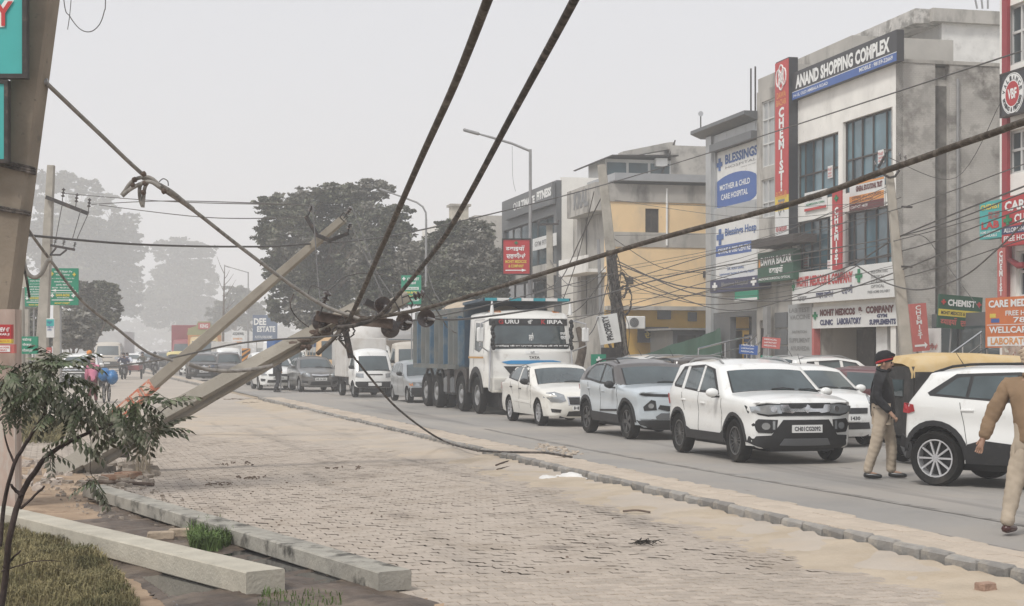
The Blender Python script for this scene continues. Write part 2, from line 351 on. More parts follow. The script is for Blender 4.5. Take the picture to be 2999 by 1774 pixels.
# sand blown over the pavers: it covers them where it lies higher than their tops
def sandf(x, y):
    s, t = st((x, y))
    if t > .02 or t < -9.3 or y < 9 or s > 34.6 or abs(x) > .36*y+1: return None
    z = -.027+.012*nz(x, y, .8)+.007*nz(x, y, 2.7, 3)+.005*nz(x, y, 9, 1)
    z += .045*math.exp(-((t+.1)/.55)**2)+.016*math.exp(-((t+.6)/1.3)**2)          # drift against the kerb
    z += .032*min(max((y-22-2.5*nz(x, y, .5, 4)-max(0, (-t-2.0)*2.4))/11, 0), 1)                            # farther on all joints are full
    z += .014*min(max((y-38)/5, 0), 1)
    z += .010*math.exp(-((t+3.1+.02*s+.2*math.sin(s*.3))/.5)**2)                    # swept dust between the wheel tracks
    if left_of(x-.1, y): return None
    return z
M_SAND2 = mat('road_dust', (.45, .392, .328), .95, var=.08, scale=1.6, bump=.3, bscale=18, dirt=[((.49, .40, .30), .5, .45, .7), ((.36, .32, .28), .45, .56, .72)], tracks=[((.27, .235, .2), .10, 1.5, .55, .72), ((.2, .175, .155), .25, .6, .64, .76)])
tag(height_sheet('sand', -16, 5.5, 10, 46.5, .1, sandf, M_SAND2), 'fine sand blown over the paving and heaped along the kerb', 'sand')
def drift(x, y):
    s, t = st((x, y))
    if t > .03 or t < -1.7: return None
    return -.016+.06*math.exp(-((t)/.5)**2)*(.6+.5*nz(x, y, 1.3, 5))+.018*math.exp(-((t+.5)/.8)**2)+.012*nz(x, y, 1.8, 9)-.06*max(0, (-t-1.1)/.6)
tag(height_sheet('sand_drift', -9.5, 5.5, 10, 56, .1, drift, M_SAND), 'pale sand drifted along the foot of the median kerb', 'sand')

# median: kerb stones, paved top
M_KERB = mat('kerb_concrete', (.27, .255, .235), .9, var=.2, scale=3, bump=.5, bscale=25, dirt=[((.4, .35, .28), 3, .5, .75)], rand=.22)
M_MEDTOP = mat('median_paving', (.48, .41, .335), .92, var=.1, scale=2.5, bump=.4, bscale=20, dirt=[((.36, .31, .26), 2, .5, .8)])
def median(s0, s1, width, label_):
    M0 = Matrix.Translation(Wd(s0, 0)) @ Matrix.Rotation(math.atan2(RD.y, RD.x), 4, 'Z')      # local x along the road, -y to the far side
    L_ = s1-s0; med = bpy.data.objects.new('median', None)
    top = MB().box((.1, -width+.06, -.02), (L_, -.1, .098)).mesh('median', M_MEDTOP)
    med = tag(link('median', top, None, M0), kind='structure'); rr = random.Random(3)
    x = .0; meshes = []
    for k in range(5):
        mb = MB(); ln = .42; mb.box((0.008, -.12, -.03), (ln-.008, 0, .115), ch=.018)
        mb.v = [(a+rr.uniform(-.006, .006), b+rr.uniform(-.008, .008), c+rr.uniform(-.009, .009)) for a, b, c in mb.v]; meshes.append(mb.mesh('kerb_stone', M_KERB))
    while x < min(L_, 48):
        link('kerb_stone', rr.choice(meshes), med, Matrix.Translation((x, rr.uniform(-.02, .02), rr.uniform(-.015, .008))) @ Matrix.Rotation(rr.uniform(-.03, .03), 4, 'Z') @ Matrix.Rotation(rr.uniform(-.03, .05), 4, 'X'))
        x += .43
    if L_ > 48: MB().box((48, -.12, -.03), (L_, 0, .11)).obj('kerb_stone', M_KERB, med)
    # paving slabs on top, in three rows, and the low edge on the far side
    fm = [MB().box((.004, .004, -.01), (.296, .196, .008), ch=.004).mesh('paving_slab', M_MEDTOP2) for _ in range(2)]
    cnt = 0; st_mb = MB(); x = .15
    while x < min(L_-.3, 46):
        for r in range(3):
            yy = -.12-(r+1)*(width-.19)/3
            if rr.random() < .06: continue
            Mx = Matrix.Translation((x+(.15 if r % 2 else 0), yy, .098+rr.uniform(-.002, .006))) @ Matrix.Rotation(rr.uniform(-.015, .015), 4, 'Z')
            if cnt < 290 and -1 < x < 30: link('paving_slab', fm[r % 2], med, Mx); cnt += 1
            else: st_mb.box((.004, .004, -.01), (.296, .19, .008), Mx)
        x += .3
    if st_mb.v: tag(st_mb.obj('slab_field', M_MEDTOP2, med), kind='stuff')
    mb = MB(); x = .2
    while x < min(L_, 48): mb.box((x, -width-.02, -.03), (x+.25, -width+.08, .1+rr.uniform(-.02, .012)), ch=.012); x += .26
    if L_ > 48: mb.box((48, -width-.02, -.03), (L_, -width+.08, .1))
    tag(mb.obj('edge_bricks', M_MEDTOP2, med), kind='stuff')
    return med
M_MEDTOP2 = mat('median_slab', (.50, .425, .345), .92, var=.1, scale=3, bump=.4, bscale=25, dirt=[((.38, .33, .27), 2, .5, .8)], rand=.06)
median(-3.2, 45.8, .78, 'near'); median(63, 420, .8, 'far')

# left verge: soil, mud, water
M_SOIL = mat('damp_soil', (.33, .24, .165), .9, var=.22, scale=2.5, bump=.8, bscale=14, dirt=[((.45, .34, .24), 1.3, .5, .68), ((.17, .11, .07), 2, .52, .7)])
M_MUD = mat('black_mud', (.10, .075, .057), .6, var=.35, scale=4, bump=.8, bscale=16, dirt=[((.2, .155, .115), 1.6, .48, .66)], spec=.35)
M_WATER = mat('drain_water', (.02, .02, .022), .03, var=0, spec=1.0)
def vergef(x, y):
    if not left_of(x-.15, y): return None
    if y > 60 or x < -.36*y-1.5: return None
    d = (x+4.6)*.53+(y-14.2)*.85                           # across the drain between the two lying poles
    z = .0+.02*nz(x, y, 1.1, 2)+.014*nz(x, y, 3.7, 5)+.008*nz(x, y, 9, 3)
    ax = (x-(-3.0))*(.5)+(y-13.2)*(-.86)
    if inpoly(x, y, MUDP): z -= .10*min(1, pdist(x, y)/.3)
    return z+.025*min(1, max(0, (y-18)/4))
# wet channel polygon between and beside the poles
MUDP = [G(250, 1478), G(420, 1500), G(620, 1560), G(1010, 1700), G(1260, 1765), G(1330, 1900), G(900, 1900), G(640, 1900), G(480, 1740), G(330, 1640), G(150, 1590), G(60, 1570), G(60, 1530), G(200, 1530), G(330, 1520)]
def inpoly(x, y, poly):
    c = False; n = len(poly); j = n-1
    for i in range(n):
        xi, yi, xj, yj = poly[i][0], poly[i][1], poly[j][0], poly[j][1]
        if (yi > y) != (yj > y) and x < (xj-xi)*(y-yi)/(yj-yi)+xi: c = not c
        j = i
    return c
def pdist(x, y):
    best = 9
    for a, b in zip(MUDP, MUDP[1:]+MUDP[:1]):
        dx, dy = b.x-a.x, b.y-a.y; t = max(0, min(1, ((x-a.x)*dx+(y-a.y)*dy)/(dx*dx+dy*dy))); best = min(best, math.hypot(x-a.x-dx*t, y-a.y-dy*t))
    return best
PUD = [(p.x, p.y, r) for p, r in ((G(440, 1708), .5), (G(540, 1735), .4), (G(520, 1530), .35), (G(650, 1570), .3), (G(860, 1655), .4), (G(960, 1690), .3), (G(760, 1625), .3), (G(280, 1650), .3))]
tag(height_sheet('soil', -24, -.2, 9.5, 60, .13, vergef, M_SOIL), 'brown soil of the unpaved verge beside the road', 'soil')
def mudf(x, y):
    if not inpoly(x, y, MUDP): e = pdist(x, y) if -6 < x < .4 else 9; return .018-.3*e if e < .12 else None
    z = .040+.020*nz(x, y, 1.6, 7)+.018*nz(x, y, 4.3, 2)+.012*nz(x, y, 11, 4)+.006*nz(x, y, 23, 1)
    for (a, b, r) in PUD: z -= .05*math.exp(-(((x-a)/r)**2+((y-b)/r)**2))
    e = pdist(x, y)
    return z if e > .2 else .018+(z-.018)*e/.2
tag(height_sheet('mud', -6, .4, 9, 19, .05, mudf, M_MUD), 'wet black mud in the shallow drain between the lying poles', 'mud')
wt = MUDP or [G(330, 1500), G(1000, 1700), G(1100, 1790), G(650, 1800), G(420, 1700), G(200, 1590)]
sheet('drain_water', [(p.x, p.y) for p in wt], .015, M_WATER)
# ================= BUILDINGS AND THEIR SIGNS =================
def brickmat(name, c1, c2, mortar, scale=1.0, dirt=None):
    m = mat(name, c1, .9, var=.15, scale=1.2, bump=.3, dirt=dirt); t = m.node_tree; N, L = t.nodes, t.links
    bt = N.new('ShaderNodeTexBrick'); bt.inputs['Scale'].default_value = 4.2*scale; bt.inputs['Color1'].default_value = (1, 1, 1, 1); bt.inputs['Color2'].default_value = (.82, .8, .78, 1); bt.inputs['Mortar'].default_value = (.6, .58, .55, 1)
    bt.inputs['Mortar Size'].default_value = .03
    tc = N['Texture Coordinate']; sep = N.new('ShaderNodeSeparateXYZ'); L.new(tc.outputs['Object'], sep.inputs[0]); ad = N.new('ShaderNodeMath'); L.new(sep.outputs[0], ad.inputs[0]); L.new(sep.outputs[2], ad.inputs[1])
    cb = N.new('ShaderNodeCombineXYZ'); L.new(ad.outputs[0], cb.inputs[0]); L.new(sep.outputs[1], cb.inputs[1]); L.new(cb.outputs[0], bt.inputs[0])
    b = N['Principled BSDF']; src = b.inputs['Base Color'].links[0].from_socket
    mu = N.new('ShaderNodeMix'); mu.data_type = 'RGBA'; mu.blend_type = 'MULTIPLY'; mu.inputs[0].default_value = .3; L.new(src, mu.inputs[6]); L.new(bt.outputs[0], mu.inputs[7]); L.new(mu.outputs[2], b.inputs['Base Color'])
    return m
M_PLAST = mat('white_plaster', (.82, .80, .75), .85, var=.08, scale=1.3, bump=.25, bscale=14, dirt=[((.55, .53, .49), .9, .56, .8), ((.34, .33, .31), 3.5, .64, .74)], streak=(1, .35, 1))
M_BWALL = brickmat('plastered_brick', (.47, .45, .42), 0, 0, dirt=[((.2, .185, .17), .8, .5, .62), ((.42, .40, .375), 1.6, .56, .72)])
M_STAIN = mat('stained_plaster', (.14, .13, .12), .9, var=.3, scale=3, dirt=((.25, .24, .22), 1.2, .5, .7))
M_YEL = mat('ochre_plaster', (.84, .62, .36), .85, var=.06, scale=.9, bump=.2, dirt=[((.58, .47, .33), .8, .5, .8), ((.34, .30, .25), 2.5, .66, .78)], streak=(1, .5, 1))
M_YEL2 = paint('mustard_wall', (.58, .36, .07), dirt=((.45, .29, .08), 1.2, .5, .75))
M_GWALL = mat('grey_plaster', (.43, .41, .375), .88, var=.15, scale=.8, bump=.25, dirt=[((.19, .18, .165), .9, .5, .66), ((.42, .40, .37), 2, .56, .76)], streak=(1, .4, 1))
M_PANEL = paint('aluminium_panel', (.42, .43, .43), rough=.4, metal=.2)
M_PANELD = paint('dark_panel', (.115, .12, .125), rough=.45, dirt=((.2, .19, .17), 2, .55, .8))
M_BLACKT = mat('black_tile', (.03, .032, .038), .35, var=.2, scale=5)
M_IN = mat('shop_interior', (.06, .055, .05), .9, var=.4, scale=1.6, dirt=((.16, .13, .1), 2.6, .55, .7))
M_FRAME = paint('window_frame_brown', (.075, .065, .06), rough=.6)
M_FRAMEW = paint('window_frame_white', (.6, .6, .58), rough=.5)
M_SHUT = paint('shutter_steel', (.17, .175, .185), rough=.5, dirt=((.25, .23, .2), 2, .5, .8))
M_BLUEG = mat('blue_glass', (.085, .165, .2), .14, var=.35, scale=.9, spec=.8)
M_BLUEG2 = mat('blue_glass_dark', (.045, .085, .105), .12, var=.35, scale=.9, spec=.8)
S_RED = paint('sign_red', (.45, .03, .035)); S_PINK = paint('sign_faded_red', (.50, .13, .115)); S_BLUE = paint('sign_blue', (.05, .12, .36)); S_NAVY = paint('sign_navy', (.035, .04, .1))
S_GREEN = paint('sign_green', (.01, .24, .14)); S_DGREEN = paint('sign_dark_green', (.02, .085, .05)); S_TEAL = paint('sign_teal', (.05, .40, .38)); S_WHITE = paint('sign_white', (.72, .72, .70), dirt=((.5, .47, .43), 2.5, .55, .85))
S_YEL = paint('sign_yellow', (.7, .52, .06)); S_ORANGE = paint('sign_orange', (.62, .17, .045)); S_CHAR = paint('sign_charcoal', (.04, .04, .045)); L_W = paint('letter_white', (.8, .8, .78), var=0); L_Y = paint('letter_yellow', (.7, .55, .08), var=0)
L_R = paint('letter_red', (.5, .04, .04), var=0); L_B = paint('letter_blue', (.05, .12, .32), var=0); L_K = paint('letter_dark', (.03, .03, .035), var=0); L_G = paint('letter_green', (.01, .2, .08), var=0); L_N = paint('letter_navy', (.03, .035, .11), var=0)
L_GREY = paint('letter_grey', (.22, .22, .22), var=0); L_O = paint('letter_orange', (.7, .3, .08), var=0); L_MAR = paint('letter_maroon', (.13, .03, .03), var=0)
def fwall(mb, a0, a1, b0, b1, holes, n0=-.25, n1=0.0):
    xs = sorted({a0, a1, *[h[0] for h in holes], *[h[1] for h in holes]}); ys = sorted({b0, b1, *[h[2] for h in holes], *[h[3] for h in holes]})
    for y0, y1 in zip(ys, ys[1:]):
        run = None
        for x0, x1 in list(zip(xs, xs[1:]))+[(None, None)]:
            hole = x0 is None or any(h[0] <= (x0+x1)/2 <= h[1] and h[2] <= (y0+y1)/2 <= h[3] for h in holes)
            if not hole: run = (run[0], x1) if run else (x0, x1)
            elif run: mb.box((run[0], y0, n0), (run[1], y1, n1)); run = None
def window(par, h, nx, ny, fm, gm, n=-.16, splits=None, fw=.05, gm2=None, name='window'):
    a0, a1, b0, b1 = h; xs = [a0+(a1-a0)*i/nx for i in range(nx+1)] if not splits else [a0+(a1-a0)*q for q in splits[0]]; ys = [b0+(b1-b0)*i/ny for i in range(ny+1)] if not splits else [b0+(b1-b0)*q for q in splits[1]]
    f = MB()
    for k, x in enumerate(xs): xx = min(max(x-fw/2, a0), a1-fw); f.box((xx, b0, n-.03), (xx+fw, b1, n+.05))
    for k, y in enumerate(ys): yy = min(max(y-fw/2, b0), b1-fw); f.box((a0, yy, n-.027), (a1, yy+fw, n+.047))
    w_ = f.obj(name, fm, par); rr = random.Random(int(a0*100))
    for x0, x1 in zip(xs, xs[1:]):
        for y0, y1 in zip(ys, ys[1:]):
            t1, t2 = rr.uniform(-.008, .008), rr.uniform(-.008, .008)
            mb = MB(); mb.add([(x0+.01, y0+.01, n+t1), (x1-.01, y0+.01, n+t2), (x1-.01, y1-.01, n-t1), (x0+.01, y1-.01, n-t2), (x0+.01, y0+.01, n+t1-.02), (x1-.01, y0+.01, n+t2-.02), (x1-.01, y1-.01, n-t1-.02), (x0+.01, y1-.01, n-t2-.02)], [(0, 1, 2, 3), (7, 6, 5, 4), (0, 4, 5, 1), (1, 5, 6, 2), (2, 6, 7, 3), (3, 7, 4, 0)])
            mb.obj('pane', gm2 if gm2 and rr.random() < .3 else gm, w_)
    return w_
FA = Plane((11.95, 48.9, 0), (.2325, -.9726))
def on(pl, a, b, n=0.0): return pl.M @ Matrix.Translation((a, b, n))
def psign(pl, name, label, xl, yt, yb, xr, face, items=(), n=.15, cat='sign', **k):
    a0, a1, b0, b1 = pl.rect(xl, yt, yb, xr, n); return sign(name, label, cat, on(pl, a0, b0, n), a1-a0, b1-b0, face, items, **k)

# ---- the white three-storey shopping complex
aL = FA.ab(2320, 300)[0]; b = thing('shopping_complex', 'white three storey shopping complex with blue gridded windows and grey side wall', 'building', FA.M)
W2a = FA.rect(2333, 402, 570, 2455); W2b = FA.rect(2468, 352, 535, 2614); W1a = FA.rect(2333, 645, 805, 2432); W1b = FA.rect(2476, 615, 790, 2613)
W2a = (W2a[0], W2a[1], 7.0, 9.15); W2b = (W2b[0], W2b[1], 7.0, 9.4); W1a = (W1a[0], W1a[1], 4.5, 6.35); W1b = (W1b[0], W1b[1], 4.5, 6.35)
shop = (aL+1.9, -.35, 0, 3.0)
mb = MB(); fwall(mb, aL, 0, 0, 10.75, [W2a, W2b, W1a, W1b, shop]); mb.obj('front_wall', M_PLAST, b)
mb = MB(); mb.box((aL, 3.0, -13), (-.3, 10.7, -.25)); mb.box((aL, 0, -13), (-.3, 3.0, -4)); mb.box((aL, 0, -4), (aL+1.9, 3, -.25)); mb.obj('rear_body', M_GWALL, b)
mb = MB()                                                 # side wall with the recessed channel
for (n0, n1, a1) in ((-1.35, -.0025, .0), (-1.85, -1.35, -.22), (-13, -1.85, .0)): mb.box((-.3, 0, n0), (a1, 10.75 if n0 > -1.4 or n0 < -5 else 10.3, n1))
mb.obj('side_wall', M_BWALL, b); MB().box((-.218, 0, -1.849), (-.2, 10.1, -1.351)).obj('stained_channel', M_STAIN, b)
MB().tube([(.06, 2.5, -2.1), (.06, 10.3, -2.1)], .05, 8).obj('drain_pipe', M_GREY, b)
mb = MB(); mb.box((aL, 10.75, -13), (.03, 10.86, .04)); mb.obj('parapet_cap', M_GWALL, b)
for h in (W2a, W2b): window(b, h, 0, 0, M_FRAME, M_BLUEG, splits=([0, .14, .34, .56, .82, 1], [0, .46, 1]), gm2=M_BLUEG2)
for h in (W1a, W1b): window(b, h, 0, 0, M_FRAME, M_BLUEG2, splits=([0, .12, .36, .6, .84, 1], [0, .14, 1]), gm2=M_BLUEG)
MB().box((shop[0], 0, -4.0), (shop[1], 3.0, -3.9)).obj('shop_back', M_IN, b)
ap = FA.ab(2541, 1000)[0]; ap2 = FA.ab(2573, 1000)[0]; MB().box((ap, 0, -.9), (ap2, 3, -.3)).obj('pillar', M_WHITE, b)
for px0, px1 in ((2392, 2440), (2450, 2500), (2580, 2606)):
    a0, a1 = FA.ab(px0, 1000)[0], FA.ab(px1, 1000)[0]; MB().box((a0, 0.1, -1.6), (a1, 2.5, -1.5)).obj('display_shelf', M_IN, b)
MB().box((FA.ab(2380, 1000)[0], 0, -.2), (FA.ab(2387, 1000)[0], 3, .05)).obj('door_jamb', S_PINK, b)
# notices pasted in the windows
for (x, y, w_, h_, lab) in ((2424, 487, 14, 36, 'white and red TO-LET notice in the upper left window'), (2571, 441, 18, 38, 'white and red TO-LET notice in the upper right window'), (2353, 748, 15, 36, 'white and red notice in the lower left window'), (2423, 762, 14, 24, 'small white notice beside the red chemist banner')):
    psign(FA, 'paper_notice', lab, x, y, y+h_, x+w_, S_WHITE, [('TO-LET', .08, .6, .84, .22, L_R), ('SHOP', .15, .32, .7, .16, L_R), ('98159', .12, .1, .76, .12, L_R)], n=-.1, cat='notice', th=.01)
psign(FA, 'roof_sign', 'long navy and blue shopping complex sign along the roof edge', 2319, 215, 294, 2626, S_CHAR, [('ANAND SHOPPING COMPLEX', .045, .36, .9, .5, L_W, .05), ('14-15, OLD AMBALA ROAD', .02, .06, .36, .13, L_W, .02), ('MOBILE : 98159-22669', .68, .08, .29, .14, L_W, .02)], n=.22, bands=[(0, 0, 1, .27, S_BLUE), (0, .272, 1, .02, L_W)], th=.25)
psign(FA, 'notice_board', 'white and red printed board between the left windows', 2356, 566, 620, 2420, S_WHITE, [('FREE COMPUTER', .1, .72, .8, .16, L_K), ('COURSES', .2, .5, .6, .14, L_K), ('ADMISSION OPEN', .08, .28, .84, .12, L_G)], n=.06, cat='board', th=.04, bands=[(0, 0, 1, .14, L_R)])
psign(FA, 'trust_banner', 'maroon and white educational trust banner under the upper right window', 2488, 540, 622, 2589, S_WHITE, [('GENERAL EDUCATIONAL TRUST', .2, .68, .76, .2, L_MAR, .05), ('OFFERS ALL COURSES', .08, .43, .84, .1, L_MAR), ('NEAR BUS STAND', .1, .31, .6, .08, L_MAR), ('CONTACT : 98159', .04, .1, .5, .1, L_W)], n=.06, cat='banner', th=.03, bands=[(0, 0, 1, .27, L_MAR), (0, .28, 1, .27, L_O), (0, .93, 1, .07, L_O)])
psign(FA, 'chemist_banner', 'narrow red vertical CHEMIST banner between the first floor windows', 2437, 560, 791, 2464, S_RED, [('CHEMIST', .28, .05, .44, .74, L_W, .05, True), ('+', .3, .86, .4, .08, L_G)], n=.5, th=.05)
psign(FA, 'shop_sign', 'white fascia sign with red three dimensional letters above the pharmacy', 2321, 800, 890, 2618, S_WHITE, [('MOHIT MEDICOS & COMPANY', .05, .52, .58, .34, L_R, .05), ('+', .66, .5, .06, .4, L_G), ('+', .0, .42, .03, .3, L_G), ('दवाईयाँ ਦਵਾਈਆਂ', .26, .1, .18, .26, L_N, .03), ('ਦਵਾਈ', .52, .2, .11, .26, L_N, .03), ('ALLOPATHIC', .8, .72, .15, .09, L_GREY), ('SURGICAL', .8, .58, .12, .09, L_GREY), ('AYURVEDIC', .8, .44, .13, .09, L_GREY), ('OPTICAL', .8, .3, .12, .09, L_GREY), ('FREE HOME DELIVERY', .77, .15, .2, .08, L_GREY), ('ਦਵਾ', .06, .08, .1, .14, L_GREY)], n=.32, th=.3)
psign(FA, 'shop_sign', 'lower recessed white sign with dark blue letters over the pharmacy entrance', 2379, 900, 962, 2636, S_WHITE, [('MOHIT MEDICOS', .1, .56, .42, .32, L_MAR, .06), ('&', .55, .54, .06, .36, L_MAR, .06), ('COMPANY', .64, .58, .3, .32, L_MAR, .06), ('+', .01, .42, .06, .36, L_G), ('CLINIC', .1, .14, .16, .26, L_N, .05), ('LABORATORY', .31, .14, .28, .3, L_N, .05), ('SUPPLEMENTS', .68, .08, .28, .24, L_N, .05), ('GYM', .76, .38, .11, .16, L_N, .05)], n=.05, th=.06)
psign(FA, 'glass_panel_sign', 'grey panel listing lab test and vaccine beside the pharmacy entrance', 2308, 893, 1060, 2377, M_PANEL, [('LAB TEST', .06, .86, .86, .08, L_GREY), ('VACCINE', .08, .74, .86, .08, L_GREY), ('NUTRITION', .2, .5, .6, .05, L_GREY), ('SUPPLIMENT', .06, .34, .88, .08, L_GREY), ('AYURVEDA', .12, .2, .8, .08, L_GREY)], n=.06, th=.05)
psign(FA, 'counter_sign', 'small white sign in a pink frame inside the pharmacy', 2412, 992, 1022, 2464, S_WHITE, [('इलाज', .1, .25, .5, .5, L_GREY), ('O', .66, .2, .25, .6, L_GREY)], n=-1.2, th=.03, frame=S_PINK)

# ---- building with the tall red CHEMIST tower, between the complex and the hospital
aD0 = FA.ab(2216, 600)[0]; b = thing('pharmacy_building', 'narrow grey building with white framed side windows next to the red tower', 'building', on(FA, 0, 0))
zt = FA.ab(2240, 262)[1]
g1 = FA.rect(2230, 300, 492, 2268); g2 = FA.rect(2230, 528, 640, 2268)
mb = MB(); fwall(mb, aD0, aL-.01, 3.3, zt, [g1, g2]); fwall(mb, aD0, aL-.01, 0, 3.3, [(aD0+.3, aL-2.0, 0, 2.9)]); mb.obj('front_wall', M_GWALL, b)
mb = MB(); mb.box((aD0, 3.0, -13), (aL-.01, zt, -.25)); mb.box((aD0, 0, -13), (aL-.01, 3, -2.5)); mb.obj('rear_body', M_GWALL, b)
window(b, g1, 0, 0, M_FRAMEW, M_PANEL, splits=([0, .42, 1], [0, .35, .72, 1]), n=-.1); window(b, g2, 0, 0, M_FRAMEW, M_PANEL, splits=([0, .42, 1], [0, .4, 1]), n=-.1)
MB().box((aD0+.3, 0, -2.4), (aL-2, 2.9, -2.3)).obj('shop_back', M_IN, b)
for k in range(5): MB().box((FA.ab(2272, 1000)[0], .12+k*.62, -.02), (FA.ab(2308, 1000)[0], .12+k*.62+.56, .05)).obj('door_panel', M_PANELD, b)
a0, a1, b0, b1 = FA.rect(2213, 232, 290, 2270); MB().box((a0, zt, -3), (a1+1.5, b1, -.1)).obj('parapet', M_GWALL, b)
a0 = FA.ab(2345, 180, -2)[0]; MB().box((a0-1, zt, -6), (a0+4.5, FA.ab(2345, 169, -2)[1], -2)).obj('stair_head', M_GWALL, b)
a0, a1, b0, b1 = FA.rect(2200, 712, 728, 2322, .9); MB().box((a0, b0, 0), (a1, b0+.3, .9)).obj('canopy', M_FRAME, b)
# the tower itself
n_ = .38; a0, a1, b0, b1 = FA.rect(2270, 183, 612, 2308, n_); t_ = thing('chemist_tower', 'tall narrow red CHEMIST tower sign with black tiled side', 'sign', on(FA, a0, 0, n_))
wT = a1-a0; bb = FA.ab(2290, 705, n_)[1]
MB().box((0, bb, -n_), (wT, b1, -.03)).obj('tower_body', M_BLACKT, t_); k0 = FA.ab(2290, 572, n_)[1]; k1 = FA.ab(2290, 616, n_)[1]
MB().box((0, k0, -.03), (wT, b1-.05, 0)).obj('red_face', S_PINK if False else paint('tower_red', (.50, .05, .05)), t_); MB().box((0, k1, -.03), (wT, k0, 0)).obj('yellow_face', S_YEL, t_); MB().box((0, bb, -.03), (wT, k1, 0)).obj('white_face', S_WHITE, t_)
hh = b1-k0; lettering('CHEMIST!', t_, L_W, wT*.3, k0+hh*.03, wT*.42, hh*.62, .012, .05, vertical=True); lettering('DAWA', t_, L_O, wT*.15, k0+hh*.72, wT*.7, hh*.045); lettering('BAZAR', t_, L_O, wT*.12, k0+hh*.665, wT*.76, hh*.045)
for (cx_, cy_) in ((.5, .84), (.5, .90), (.3, .87), (.7, .87)):
    mb = MB(); pts = [(wT*cx_+wT*.17*math.cos(q), k0+hh*cy_+wT*.26*math.sin(q), .015) for q in np.linspace(0, 2*PI, 13)]; mb.tube(pts, .03, 4, cap=False); mb.obj('ring_emblem', L_W, t_)
lettering('PATH LAB', t_, L_O, wT*.1, k1+.45, wT*.8, .25); lettering('OPEN', t_, L_O, wT*.15, k1+.1, wT*.7, .22); lettering('हर', t_, L_GREY, wT*.25, bb+.9, wT*.5, .6); lettering('FREE HOME DELIVERY', t_, L_R, wT*.08, bb+.35, wT*.84, .16)
psign(FA, 'pharmacy_sign', 'dark green sign with white and Hindi letters under the brown canopy', 2219, 742, 828, 2322, S_DGREEN, [('DAWA BAZAR', .1, .55, .88, .28, L_W, .04), ('दवाईयाँ', .34, .24, .4, .26, L_W, .03), ('MEDICINE SURGICAL OPTICAL', .04, .06, .9, .08, L_W)], n=.55, th=.3, bands=[(.03, .5, .05, .3, L_O)])

# ---- hospital building in grey panels
aB0 = FA.ab(2076, 600)[0]; b = thing('hospital_building', 'grey panelled hospital building with sloping dark roof edge', 'building', on(FA, 0, 0))
zt = 10.55; sr = FA.rect(2094, 447, 612, 2217); s2 = FA.rect(2096, 655, 822, 2216); dr = (aB0+2.4, aD0-.5, 0, 3.1)
mb = MB(); fwall(mb, aB0, aD0-.01, 3.3, zt, [(sr[0], sr[1], sr[2], sr[3])]); mb.obj('front_wall', M_PANEL, b); mb = MB(); fwall(mb, aB0, aD0-.01, 0, 3.29, [dr]); mb.obj('ground_floor', M_PANELD, b)
mb = MB(); mb.box((aB0, 3.15, -11), (aD0-.01, zt, -.25)); mb.box((aB0, 0, -11), (aD0-.01, 3.15, -2)); mb.obj('rear_body', M_GWALL, b)
k = 0; x = aB0+.05
while x < aD0-.9:                                       # cladding panels above and between the signs
    for (y0, y1) in ((sr[3]+.35, zt-.05), (s2[3]+.12, sr[2]-.08)): MB().box((x, y0, .0), (min(x+.98, aD0-.06), y1, .02)).obj('cladding_panel', M_PANEL, b)
    x += 1.0
MB().box((aB0-.05, 0, -.3), (aB0+.55, zt, .12)).obj('corner_column', M_PANEL, b)
MB().box((sr[0], sr[3], -.1), (sr[1], sr[3]+.3, .25)).obj('recess_head', M_PANELD, b)
mb = MB(); mb.prism([(zt+.02, -11), (zt+.02, .1), (zt+.2, .55), (zt+.34, .55), (zt+.3, -11)], aB0-.7, aD0+.1, Matrix(((0, 0, 1, 0), (1, 0, 0, 0), (0, 1, 0, 0), (0, 0, 0, 1)))); mb.obj('roof', M_PANELD, b)
for q in (0, .45): MB().tube([(aD0-1.8+q, zt+.4, -.5), (aD0-1.8+q, zt+2.3, -.5)], .035, 5).obj('antenna_mast', M_DARK, b)
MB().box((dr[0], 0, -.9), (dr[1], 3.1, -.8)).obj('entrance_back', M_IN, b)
for i in range(15): MB().box((dr[0]+.1, .02+i*.16, -.6), (dr[1]-.8, .16+i*.16, -.55+.02*(i % 2))).obj('shutter_slat', paint('shutter_blue', (.03, .045, .1)), b)
MB().box((FA.ab(2260, 900)[0], 0, .2), (FA.ab(2272, 900)[0], 3.4, .35)).obj('downpipe', M_GREY, b)
psign(FA, 'hospital_sign', 'large upper hospital sign with blue oval on pale board', 2094, 449, 613, 2217, S_WHITE, [('BLESSINGS', .26, .74, .76, .17, L_B, .04), ('HOSPITAL', .27, .66, .72, .045, L_GREY, .0), ('Caring for your Health', .64, .6, .34, .03, L_GREY, .0), ('+', .06, .66, .13, .22, L_B)], n=-.1, th=.05)
a0, a1, b0, b1 = FA.rect(2094, 449, 613, 2217, -.08); so_ = bpy.data.objects['hospital_sign']; W_, H_ = a1-a0, b1-b0
mb = MB(); mb.prism([(min(W_, max(0, W_*(.48+.62*math.cos(q)))), H_*max(.0, .25+.31*math.sin(q))) for q in np.linspace(0, 2*PI, 40)[:-1]], .004, .008); mb.obj('blue_oval', S_BLUE, so_)
lettering('MOTHER & CHILD', so_, L_W, W_*.13, H_*.3, W_*.72, H_*.1, .013, .02); lettering('CARE HOSPITAL', so_, L_W, W_*.16, H_*.13, W_*.64, H_*.1, .013, .02)
psign(FA, 'hospital_sign', 'lower white hospital sign with blue centre band', 2097, 657, 822, 2216, S_WHITE, [('Blessings Hosp', .24, .72, .76, .17, L_B, .03), ('+', .03, .62, .17, .28, L_B), ('GYANE & OBS CENTRE', .06, .46, .8, .1, L_W, .02), ('DR. ALKA GARG', .3, .16, .4, .05, L_B), ('Laparoscopic Surgeon & Infertility Expert', .1, .07, .85, .05, L_B)], n=.1, th=.1, bands=[(0, .42, .88, .19, S_BLUE)])
